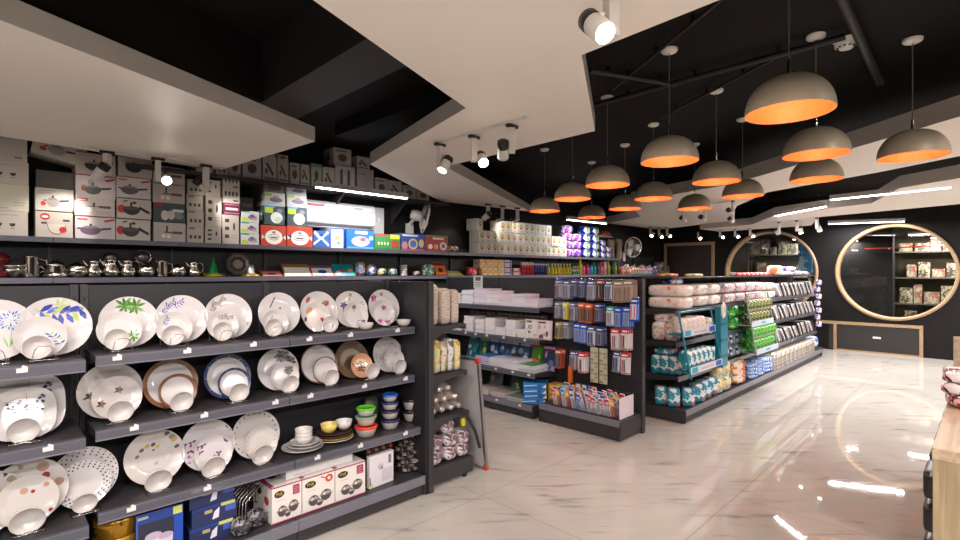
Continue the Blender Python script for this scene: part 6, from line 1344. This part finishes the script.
for k in range(2):
    a = MB(); sw_, sh_ = 0.085, 0.34; a.box(-sw_/2, sw_/2, 0, 0.006, 0, sh_, mat('sachet_strip_paper', '#b8b49c', 0.4)); art(a, -sw_/2, 0, sw_, sh_, 0, [('r',0.04+0.5*c_,0.02+0.1*r_,0.46+0.5*c_,0.085+0.1*r_,['#8a9a6a','#c8c4b4','#9aa88a'][(r_+c_)%3]) for r_ in range(9) for c_ in range(2)]+[('r',0.1+0.5*c_,0.04+0.1*r_,0.3+0.5*c_,0.06+0.1*r_,'#b84a3c') for r_ in range(9) for c_ in range(2)][:18])
    tag(a.build('sachet_strip', None, WP(u-0.03+0.1*k, -0.14, 0.43), RZ), '%s of two long pale sachet strips hanging low on the pegboard' % ['left','right'][k], 'sachet strip', 'sachet strips')
a = MB(); a.box(-0.02, 0.02, 0, 0.02, 0, 0.16, mat('orange_hang_pack', '#d8641c', 0.35)); tag(a.build('orange_pack', None, WP(PYL-YX(568,4.16), -0.2, 0.40), RZ), 'narrow orange pack standing above the clear bin', 'pack')
# clear bin with brush packs
t = thing('display_bin', 'clear bin full of colourful packs on the pegboard base', 'bin', WP(0.5, -0.2, 0.188), RZ)
a = MB(); CL = glassy('clear_plastic', (0.93,0.93,0.95), 0.05); a.box(-0.37, 0.37, -0.15, -0.148, 0, 0.1, CL); a.box(-0.37, 0.37, 0.1, 0.102, 0, 0.2, CL); a.box(-0.37, -0.368, -0.15, 0.1, 0, 0.14, CL)
a.box(-0.37,0.37,-0.15,0.1,0,0.003,CL); a.build('bin_wall', t)
a = MB(); a.prism([(0,0),(0.003,0),(0.003,0.25),(0,0.25)], 0, 0.19, mat('printed_bin_end', '#d8c8d0', 0.4)); o = a.build('end_panel', t, (0.37, -0.15, 0))
a = MB(); a.box(-0.1, 0.1, -0.0005, 0, 0.0, 0.15, mat('printed_bin_end', '#d8c8d0', 0.4)); 
cols = [['#d83a4c','#f0c8cc','#e8e0e0'],['#3a5ac0','#d8d8e8','#a8b8e0'],['#e8b83c','#f0e0b0','#c84a3c'],['#e0e0e6','#4a4a6c','#c8c8d4'],['#c8306c','#e8a8c0','#f0e8ec'],['#2c9ac0','#c8e0e8','#e8e8e8']]
pk = []
for c in cols:
    a = MB(); a.box(-0.022, 0.022, 0, 0.012, 0, 0.17, mat('brush_card_'+c[0].lstrip('#'), c[2], 0.3)); art(a, -0.022, 0, 0.044, 0.17, 0, [('r',0,0.62,1,1,c[0]),('r',0.15,0.7,0.85,0.85,c[1]),('r',0.3,0.08,0.42,0.6,c[0]),('r',0.58,0.08,0.7,0.6,'#5a5a6a')]); pk.append(a.mesh('brush_pack'))
for r in range(4):
    for i in range(13):
        k = rnd.randrange(6); p = WP(0.5-0.345+0.055*i+0.01*(r%2), -0.33+0.055*r, 0.193+0.012*r)
        o = place(pk[k], p, (0,0,0), '%s pack, %s from the left in the %s row of the clear bin' % (['red','blue','yellow','white','pink','sky blue'][k], ORD[i], ['front','second','third','back'][r]), 'pack', 'small packs in the clear bin', 'brush_pack')
        o.rotation_euler = (Matrix.Rotation(RZ, 4, 'Z') @ Matrix.Rotation(R(rnd.uniform(8,22)), 4, 'X') @ Matrix.Rotation(R(rnd.uniform(-12,12)), 4, 'Y')).to_euler()
# ================================================================== long unit with nappies, wipes and files
DX, DY = 4.93, 2.56; DL = 5.7
bays = [0.0] + [0.95*i for i in range(1, 7)]
gondola('nappy_gondola', 'long dark shelving unit full of nappy packs in the middle of the shop', (DX, DY), 0, bays, 1.437, [(1.13, 0.36), (0.80, 0.36), (0.457, 0.38)], 0.46, top_cover=0.34, tags=[(1.2, 0.457, 0.38), (2.6, 0.457, 0.38), (4.1, 0.457, 0.38)])
gondola('rear_gondola', 'rear half of the long shelving unit facing the left wall', (DX+DL, DY+0.06), PI, bays, 1.437, [(1.13, 0.36), (0.80, 0.36), (0.457, 0.38)], 0.46)
YF = 2.12
NAP = printed('teal_nappy_print', ['#e8e2e2','#2390a4','#2b9aa8','#1f7f9a','#d85a3c'], 30, 0.3, edges=[0,0.28,0.42,0.56,0.76]); NAP2 = printed('white_nappy_print', ['#ece4de','#efe6e2','#e6d8d0','#d0a890','#d8584c'], 22, 0.3, edges=[0,0.25,0.5,0.86,0.93]); GRN = printed('green_nappy_print', ['#1f7a2c','#2fa03a','#52c04a','#d8e4d0'], 26, 0.25, edges=[0,0.38,0.56,0.72])
GRM = printed('green_fruit_print', ['#1f6a2c','#36a03a','#58c04c','#b8d04a','#b84a8c','#2a2a2c'], 44, 0.3, edges=[0,0.34,0.5,0.68,0.78,0.86]); YEL = printed('amber_nappy_print', ['#e0a83c','#e8c060','#e8e0d4','#4a9aa0'], 28, 0.3); ORG = printed('orange_pack_print', ['#e8843c','#f0a860','#f0dcc8','#d85a2c'], 12, 0.25)
PNK = printed('pink_teal_print', ['#e8dadc','#3aa0a8','#dfc8cc','#c84a6c','#e8c8b8'], 30, 0.3); BLW = printed('blue_white_print', ['#1f3fae','#2c5cd0','#e0e8f4','#a8c0e8'], 24, 0.25); DKB = printed('dark_blue_print', ['#14203c','#1f6aa0','#e0e4e8','#c84a3c','#1a9a9c'], 30, 0.3)
CRM = printed('cream_nappy_print', ['#e6dad2','#d8c0b0','#efe8e2','#cfb8aa','#b8806a'], 34, 0.3, edges=[0,0.3,0.45,0.72,0.82])
def pk(me, x, y, z, lb, grp, rz=0.0, cat='pack', nm='nappy_pack', rx=0.0):
    return place(me, (x, y, z), (rx, 0, rz), lb, cat, grp, nm)
def pf(w, d, h, m, e=4.5, n=5): a = MB(); a.puff(w, d, h, m, n, e); return a.mesh('soft_pack')
zb, z1, z2, z3 = 0.138, 0.459, 0.802, 1.132
up = pf(0.125, 0.10, 0.19, NAP, 7); upf = pf(0.15, 0.1, 0.2, NAP, 7); long1 = pf(0.5, 0.2, 0.125, NAP2, 5); long2 = pf(0.4, 0.3, 0.12, PNK, 5); cr = pf(0.15, 0.13, 0.19, CRM); crl = pf(0.26, 0.14, 0.13, CRM)
# base row: packs at the end and along the front
for i, (px, Y) in enumerate([(661, 2.40), (674, 2.27), (688, YF+0.05)]): pk(up, XY(px, Y)+0.0 if i == 2 else DX+0.09, Y, zb, 'teal and white nappy pack at the shelf end, %s from the left, bottom row' % ORD[i], 'nappy packs on the base', R(-60))
for i, px in enumerate((697, 704, 711.5)): pk(upf, XY(px, YF+0.06), YF+0.06+0.01*i, zb, 'teal nappy pack on the base, %s from the left along the front' % ORD[i], 'nappy packs on the base', R(-30))
am = pf(0.17, 0.13, 0.17, YEL); og = pf(0.3, 0.22, 0.12, ORG, 3.6)
for i, px in enumerate((716, 719)):
    for k in range(2): pk(am, XY(px, YF+0.07)+0.12*i, YF+0.07, zb+0.165*k, 'amber nappy pack, %s column %s layer, bottom row' % (['left','right'][i], ['lower','upper'][k]), 'amber packs')
pk(upf, XY(724.5, YF+0.06), YF+0.07, zb, 'teal nappy pack squeezed between amber and orange packs', 'nappy packs on the base', R(-20))
for k in range(3): pk(og, XY(733, YF+0.12), YF+0.12, zb+0.085*k, 'orange pack, %s of the orange pile on the base' % ['bottom','middle','top'][k], 'orange packs', R(-10))
bw = pf(0.3, 0.26, 0.05, BLW, 4)
for j, px in enumerate((745.5, 753, 760.5)):
    for k in range(4): pk(bw, XY(px, YF+0.13)+rnd.uniform(-.01,.01), YF+0.13, zb+0.048*k, 'blue and white flat pack, %s pile, %s from the bottom' % (['left','middle','right'][j], ORD[k]), 'blue flat packs', rnd.uniform(-.15,.1), nm='flat_pack')
vg = pf(0.25, 0.24, 0.055, printed('violet_lime_print', ['#4a2a8c','#a8d03a','#e0dcec','#6a3aa8'], 14), 4)
for k in range(4): pk(vg, XY(767.5, YF+0.13), YF+0.13, zb+0.054*k, 'violet and lime flat pack, %s from the bottom' % ORD[k], 'violet flat packs', 0, nm='flat_pack')
fm = []
for c in ('#cfc4ba','#b8aca0','#e0d8d0'):
    a = MB(); m = mat('file_board_'+c.lstrip('#'), c, 0.5, var=0.1, scale=40); a.box(-0.035, 0.035, 0, 0.25, 0, 0.205, m); art(a, -0.035, 0, 0.07, 0.205, 0, [('r',0.1,0.08,0.9,0.75,'#7d6f64'),('r',0.2,0.3,0.8,0.36,'#cfc4ba'),('r',0.2,0.5,0.8,0.54,'#cfc4ba')]); fm.append(a.mesh('file'))
xa_, xb_ = XY(775, YF), DX+DL-0.06
n = int((xb_-xa_)/0.079)
for i in range(min(n, 30)): place(fm[i%3], (xa_+0.079*i, YF-0.005+rnd.uniform(0,.02), zb), (0,0,0), 'pale brown box file, %s from the left on the bottom row' % ORD[i], 'box file', 'box files on the base', 'box_file')
a = MB(); a.puff(0.22, 0.2, 0.2, printed('blue_far_pack', ['#2c4fc8','#8aa8e8','#e8ecf4'], 16)); tag(a.build('blue_pack', None, (DX+DL+0.16, 2.3, 0.0+0.14)), 'bright blue pack at the far end of the long unit', 'pack')
a = MB(); a.box(DX+DL+0.03, DX+DL+0.3, 2.15, 2.5, 0.0, 0.14, M_SHELF); tag(a.build('end_plinth', None), 'low dark plinth at the far end of the long unit', 'plinth')
# second shelf (z1): end and front
for i, Y in enumerate((2.44, 2.35, 2.26)): pk(up, DX+0.09, Y-0.005, z1, 'teal nappy pack at the shelf end, %s from the left, second row' % ORD[i], 'nappy packs on the second shelf', R(-75))
lay = pf(0.3, 0.16, 0.07, NAP)
pk(lay, DX+0.2, 2.4, z1+0.19, 'teal nappy pack lying on the upright ones at the shelf end', 'nappy packs on the second shelf')
for i, px in enumerate((690,698,706,713)):
    for k in range(1): pk(upf, XY(px, 2.22)+0.02, 2.25, z1, 'teal nappy pack behind the lower rack tray, %s from the left' % ORD[i], 'nappy packs on the second shelf', R(-25))
gp = pf(0.26, 0.24, 0.155, GRN, 4); dk = pf(0.18, 0.2, 0.15, DKB, 4)
for j, px in enumerate((725, 731)):
    for k in range(2): pk(dk, XY(px, 2.3)+0.0, 2.3, z1+0.15*k, 'dark blue teal pack, %s column, %s layer, below the green ones' % (['left','right'][j], ['lower','upper'][k]), 'dark blue packs')
for j, px in enumerate((739, 746.5)):
    for k in range(2): pk(gp, XY(px, 2.3), 2.3, z1+0.15*k, 'glossy green pack, %s column, %s layer, second shelf' % (['left','right'][j], ['lower','upper'][k]), 'green packs on the second shelf')
# third shelf (z2)
for i, Y in enumerate((2.44, 2.3)): pk(cr, DX+0.1, Y-0.02, z2, '%s cream nappy pack standing at the shelf end, third row' % ['left','right'][i], 'cream nappy packs', R(-70))
pk(crl, DX+0.14, 2.36, z2+0.185, 'cream nappy pack lying across the two standing ones', 'cream nappy packs', R(-60))
for i, px in enumerate((691, 700, 708)): pk(pf(0.17,0.14,0.24,CRM) if i == 0 else cr, XY(px, 2.25), 2.28, z2, 'cream nappy pack behind the upper rack tray, %s from the left' % ORD[i], 'cream nappy packs', R(-30))
for j, px in enumerate((727, 734.5, 742)):
    for k in range(2): pk(gp if j < 2 else gp, XY(px, 2.3), 2.3, z2+0.15*k, 'glossy green pack, %s column, %s layer, third shelf' % (['left','middle','right'][j], ['lower','upper'][k]), 'green packs on the third shelf')
# top shelf (z3): long soft bags in two layers
for k in range(2):
    z = z3+0.122*k
    o = pk(pf(0.42, 0.24, 0.122, NAP2, 5), DX+0.13, 2.32, z, 'long white nappy bag across the shelf end, %s layer' % ['lower','upper'][k], 'long bags on the top shelf', R(-90))
    for i, px in enumerate((697, 710)): pk(pf(0.34, 0.3, 0.12, CRM, 4.5) if i == 0 else pf(0.34, 0.3, 0.12, CRM, 4), XY(px, 2.25)+0.02, 2.33, z, 'cream long bag, %s of two, %s layer, top shelf' % (['left','right'][i], ['lower','upper'][k]), 'long bags on the top shelf')
    for i, px in enumerate((723, 734, 744, 752.5)): pk(long2, XY(px, 2.28), 2.33, z, 'pink and teal bag, %s from the left, %s layer, top shelf' % (ORD[i], ['lower','upper'][k]), 'pink and teal bags on the top shelf')
    for i, px in enumerate((759, 765.5)): pk(pf(0.34,0.3,0.11,printed('teal_yellow_print', ['#e6dcd8','#2fa098','#e8d04a','#d85a8c','#e8e4e0'], 15), 4.5), XY(px, 2.28), 2.33, z-0.005*k, 'teal and yellow bag, %s of two, %s layer, top shelf' % (['left','right'][i], ['lower','upper'][k]), 'teal and yellow bags on the top shelf')
pk(pf(0.3, 0.14, 0.07, printed('blue_capped_print', ['#e4dce0','#1f3fb0','#e8e0e4','#e4dce0'], 10), 4), DX+0.33, 2.38, z3+0.246, 'small white bag with blue mark on top of the long white bags', 'small bags')
# slanting files on the three upper shelves at the far end
sl = []
for c1, c2 in (('#f0ecea','#dcd4d4'),('#1f1d20','#3a363a'),('#d0c6c6','#9a9094')):
    a = MB(); a.box(-0.016, 0.016, 0, 0.26, 0, 0.275, mat('magazine_'+c1.lstrip('#'), c1, 0.35)); a.box(-0.0165, 0.0165, -0.002, 0.0, 0.01, 0.26, mat('magazine_edge_'+c2.lstrip('#'), c2, 0.4)); sl.append(a.mesh('magazine'))
for s, (z, pa) in enumerate([(z1, 771), (z2, 771), (z3, 776)]):
    x = XY(pa, 2.2); i = 0
    while x < DX+DL-0.26 and i < 30:
        o = place(sl[[0,1,0,2,1][(i+s)%5]], (x+0.235, 2.2, z+0.014), (0, R(-50+rnd.uniform(-6,6)), 0), '%s slanting %s magazine from the left on the %s shelf' % (ORD[i], ['white','black','white','grey','black'][(i+s)%5], ['second','third','top'][s]), 'magazine', 'slanting magazines', 'magazine'); i += 1; x += 0.096
    a = MB(); 
# hanging display racks clipped on the front
def rack(x0, x1, zb_, zt, mcol, name, lb, trays, fasc=None, post_w=0.02, y=2.085):
    t = thing('display_rack', lb, 'display rack', (x0, y, 0), 0, 'display racks on the long unit')
    w = x1-x0
    for s, x in enumerate((0, w)):
        a = MB(); a.tube([(x, -0.02-0.1, zb_), (x, -0.0, zt)], post_w/2, mcol, 8); a.build('post', t)
    a = MB(); a.tube([(0, 0, zt), (w, 0, zt)], post_w/2, mcol, 8); a.build('top_bar', t)
    for z in trays:
        fr = (zt-z)/(zt-zb_); yy = -0.12*fr
        a = MB(); a.box(0, w, yy, yy+0.16, z-0.01, z, mcol); s = a.build('tray', t)
        a = MB(); a.box(0, w, yy-0.012, yy-0.006, z-0.02, z+0.045, mat('tray_front_print', '#c8d0d8', 0.35)); art(a, 0, z-0.02, w, 0.065, yy-0.012, fasc or [('r',0.03,0.1,0.2,0.9,'#2c9ab8'),('r',0.3,0.3,0.7,0.6,'#d8a0a0'),('r',0.78,0.1,0.97,0.9,'#2c4fae')]); a.build('tray_front', s)
    return t
TEAL = mat('teal_plastic', '#1f7f96', 0.35); GRY = mat('grey_rack_wire', '#8a9a90', 0.4)
rx0, rx1 = XY(679, 2.08), XY(711, 2.08)
rack(rx0, rx1, 0.50, 1.12, TEAL, 'a', 'teal framed display rack at the near end of the long unit', [0.905, 0.56])
for j, z in enumerate((0.907, 0.562)):
    me = pf(0.12, 0.11, 0.15 if j == 0 else 0.19, CRM if j == 0 else NAP)
    for i in range(5): pk(me, rx0+0.09+0.115*i, 2.085+(-0.12*(1.12-z)/0.62)+0.075, z, '%s nappy pack in the %s tray of the teal rack, %s from the left' % (['cream','teal'][j], ['upper','lower'][j], ORD[i]), 'packs in the teal rack', R(-15))
a = MB(); X0_ = XY(714, 2.06); a.box(X0_, X0_+0.2, 1.99, 2.05, 0.5, 1.14, TEAL)
for k in range(3): a.box(X0_-0.001, X0_+0.201, 1.985, 1.99, 0.6+0.17*k, 0.63+0.17*k, mat('teal_plastic_dark', '#14606f', 0.4))
tag(a.build('teal_stand_panel', None), 'upright teal display panel dividing the packs', 'display panel')
a = MB(); a.ball((X0_+0.06, 1.985, 1.1), 0.06, CRM, 12, (1, 0.3, 1.5)); tag(a.build('printed_hanger', None), 'small oval printed hanger on the teal panel', 'hanger')
gx0, gx1 = XY(746, 2.08), XY(768, 2.08)
rack(gx0, gx1, 0.50, 1.24, GRY, 'b', 'grey framed display rack holding green and yellow packs', [0.86, 0.53], [('r',0.05,0.2,0.95,0.8,'#b8c8e0'),('r',0.4,0.3,0.6,0.7,'#5aa08c')])
for j, z in enumerate((0.862, 0.532)):
    me = pf(0.115, 0.1, 0.15, printed('dark_fruit_print', ['#22262a','#3a5a2c','#a8c04a','#c8d0a8','#b83a6c'], 44, edges=[0,0.36,0.58,0.68,0.78]) if j == 0 else GRM)
    for k in range(2):
        for i in range(7): pk(me, gx0+0.08+0.13*i, 2.085-0.12*(1.24-z)/0.74+0.07, z+0.148*k, '%s pack, %s tray, %s layer, %s from the left' % (['dark dotted','green and yellow'][j], ['upper','lower'][j], ['lower','upper'][k], ORD[i]), 'packs in the grey rack', R(-10))
# things on top of the long unit
zt_ = 1.451
VW = printed('violet_white_print', ['#e8e2ec','#5a3a9c','#e4dce8','#3a2a6c'], 18)
for i, px in enumerate((781, 786, 791, 796, 801)): pk(pf(0.3, 0.2, 0.075, VW, 4), XY(px, 2.34), 2.34, zt_, 'violet and white pack on top of the long unit, %s from the left' % ORD[i], 'violet packs on the unit top', rnd.uniform(-.1,.1), nm='wipes_pack')
pk(pf(0.35, 0.22, 0.07, VW, 3.5), XY(788, 2.34), 2.34, zt_+0.074, 'violet and white pack lying on the other violet packs', 'violet packs on the unit top', 0.3, nm='wipes_pack')
pk(pf(0.26, 0.2, 0.16, printed('orange_white_print', ['#e8dcd4','#d8683c','#e8e0dc','#c8384c'], 12), 4), XY(775, 2.34), 2.34, zt_, 'orange and white pack at the left of the violet ones', 'violet packs on the unit top', 0, nm='wipes_pack')
RW = printed('red_white_print', ['#e0485a','#f0dcd8','#e86a6a','#f0e8e4'], 20)
for i in range(9): pk(pf(0.16, 0.14, 0.05, RW, 4), XY(735+4.4*i, 2.45), 2.45, zt_, 'low red and white packet on the unit top, %s from the left' % ORD[i], 'red packets on the unit top', 0, nm='packet')
pk(pf(0.3, 0.14, 0.035, printed('pale_yellow_print', ['#e8e0b0','#e8e8e4','#c8b84a'], 14), 4), XY(694, 2.5), 2.5, zt_, 'flat pale packet near the left end of the unit top', 'flat packets on the unit top', 0, nm='packet')
pk(pf(0.3, 0.14, 0.04, printed('olive_print', ['#8a7a2c','#c8b84a','#d84a3c'], 14), 4), XY(668, 2.5), 2.5, zt_, 'flat olive packet at the near end of the unit top', 'flat packets on the unit top', 0, nm='packet')
# strip of small packs hanging at the far end
a = MB(); a.tube([(DX+DL+0.03, 2.2, 1.44), (DX+DL+0.03, 2.2, 0.45)], 0.004, M_WIRE, 5); tag(a.build('clip_strip', None), 'thin hanging clip strip at the far end of the long unit', 'clip strip')
for k in range(7): pk(pf(0.09, 0.09, 0.1, VW, 3.5), DX+DL+0.09, 2.17+0.02*(k%2), 0.52+0.125*k, 'small white and violet bag on the clip strip, %s from the bottom' % ORD[k], 'bags on the clip strip', 0, nm='hanging_bag')

# ================================================================== wooden counter at the right, stool, trays
t = thing('counter', 'pale oak counter with a long top at the right edge', 'counter', (2.315, 0.14, 0), 0)
a = MB(); a.box(0, 2.6, -0.62, 0, 0.86, 0.9, M_OAKX); a.build('counter_top', t, bevel=0.002)
a = MB(); a.box(0.002, 0.045, -0.62, -0.002, 0.0, 0.859, M_OAKZ); a.build('end_panel', t, bevel=0.002)
a = MB(); a.box(0.045, 2.6, -0.6, -0.10, 0.0, 0.859, mat('dark_counter_body', '#2e2a28', 0.5)); a.build('body', t)
for z in (0.2, 0.43, 0.56, 0.68): a = MB(); a.box(0.05, 2.58, -0.1, 0.0, z-0.012, z, M_SHELF); a.build('shelf', t)
LTH = mat('black_gloss_tin', '#1a1616', 0.35, coat=0.1)
for k, z in enumerate((0.432, 0.562, 0.682)):
    for i in range(5):
        a = MB(); a.puff(0.2, 0.11, 0.1, LTH, 6, 9); tag(a.build('black_tin', None, (2.52+0.26*i, 0.118, z)), 'black rounded tin, %s shelf of the counter side, %s from the near end' % (['lower','middle','upper'][k], ORD[i]), 'tin', 'black tins in the counter side')
CH = printed('red_wrapper_print', ['#8a2430','#e8d8d8','#5a1c20','#d8b8b0','#b83a3c'], 20, 0.25)
for i in range(12):
    a = MB(); a.puff(0.17, 0.12, 0.05, CH, 4, 3.5); tag(a.build('snack_pack', None, (3.12+0.13*(i%5)+0.05*(i//5), 0.075+0.006*(i//5), 0.902+0.045*(i//5)), rnd.uniform(-.6,.6)), 'red and white wrapped snack, %s in the heap on the counter' % ORD[i], 'snack', 'wrapped snacks on the counter')
a = MB(); a.box(0, 0.02, -0.25, 0.1, 0, 0.25, M_OAKX); a.box(0.02, 0.5, 0.085, 0.1, 0, 0.06, M_OAKX); a.box(0.02,0.5,-0.25,-0.235,0,0.06,M_OAKX); a.box(0.48,0.5,-0.235,0.085,0,0.06,M_OAKX); tag(a.build('wooden_tray', None, (3.76, 0.04, 0.901)), 'pale wooden tray with a high back on the far counter end', 'tray')
a = MB(); a.puff(0.1, 0.06, 0.15, mat('brown_pouch', '#6a4434', 0.5), 5, 3); tag(a.build('brown_pouch', None, (4.0, 0.09, 0.901)), 'small brown pouch beside the wooden tray', 'pouch')
for i, (x, c, nm) in enumerate([(2.62,'#3c2a28','dark'),(2.74,'#5a2a34','wine red'),(2.9,'#3a3436','black'),(3.2,'#b8486c','pink')]):
    t = thing('small_bottle', '%s small bottle in the counter side, above the tins' % nm, 'bottle', (x, 0.128, 0.787), 0, 'bottles in the counter side')
    a = MB(); a.lathe([(0.001,0),(0.02,0),(0.022,0.01),(0.022,0.045),(0.01,0.055)], mat('bottle_'+nm.replace(' ','_'), c, 0.15, coat=0.5), 14); a.build('body', t)
    a = MB(); a.lathe([(0.011,0.053),(0.011,0.068),(0.001,0.069)], M_WHITEP, 12); a.build('cap', t)
a = MB(); a.box(2.36, 4.9, 0.06, 0.15, 0.78, 0.786, M_SHELF); tag(a.build('glass_ledge', None), 'thin dark ledge under the counter top edge', 'ledge')
t = thing('wooden_stool', 'round wooden stool whose seat edge shows at the bottom', 'stool', (2.288, 0.402, 0))
a = MB(); a.lathe([(0.001,0.42),(0.115,0.42),(0.12,0.43),(0.12,0.445),(0.115,0.45),(0.001,0.45)], M_OAKX, 36); a.build('seat', t)
for i in range(4): c_, s_ = math.cos(PI/4+PI/2*i), math.sin(PI/4+PI/2*i); a = MB(); a.tube([(0.08*c_,0.08*s_,0.42),(0.13*c_,0.13*s_,0)], [0.016,0.012], M_OAKX, 8); a.build('leg', t)
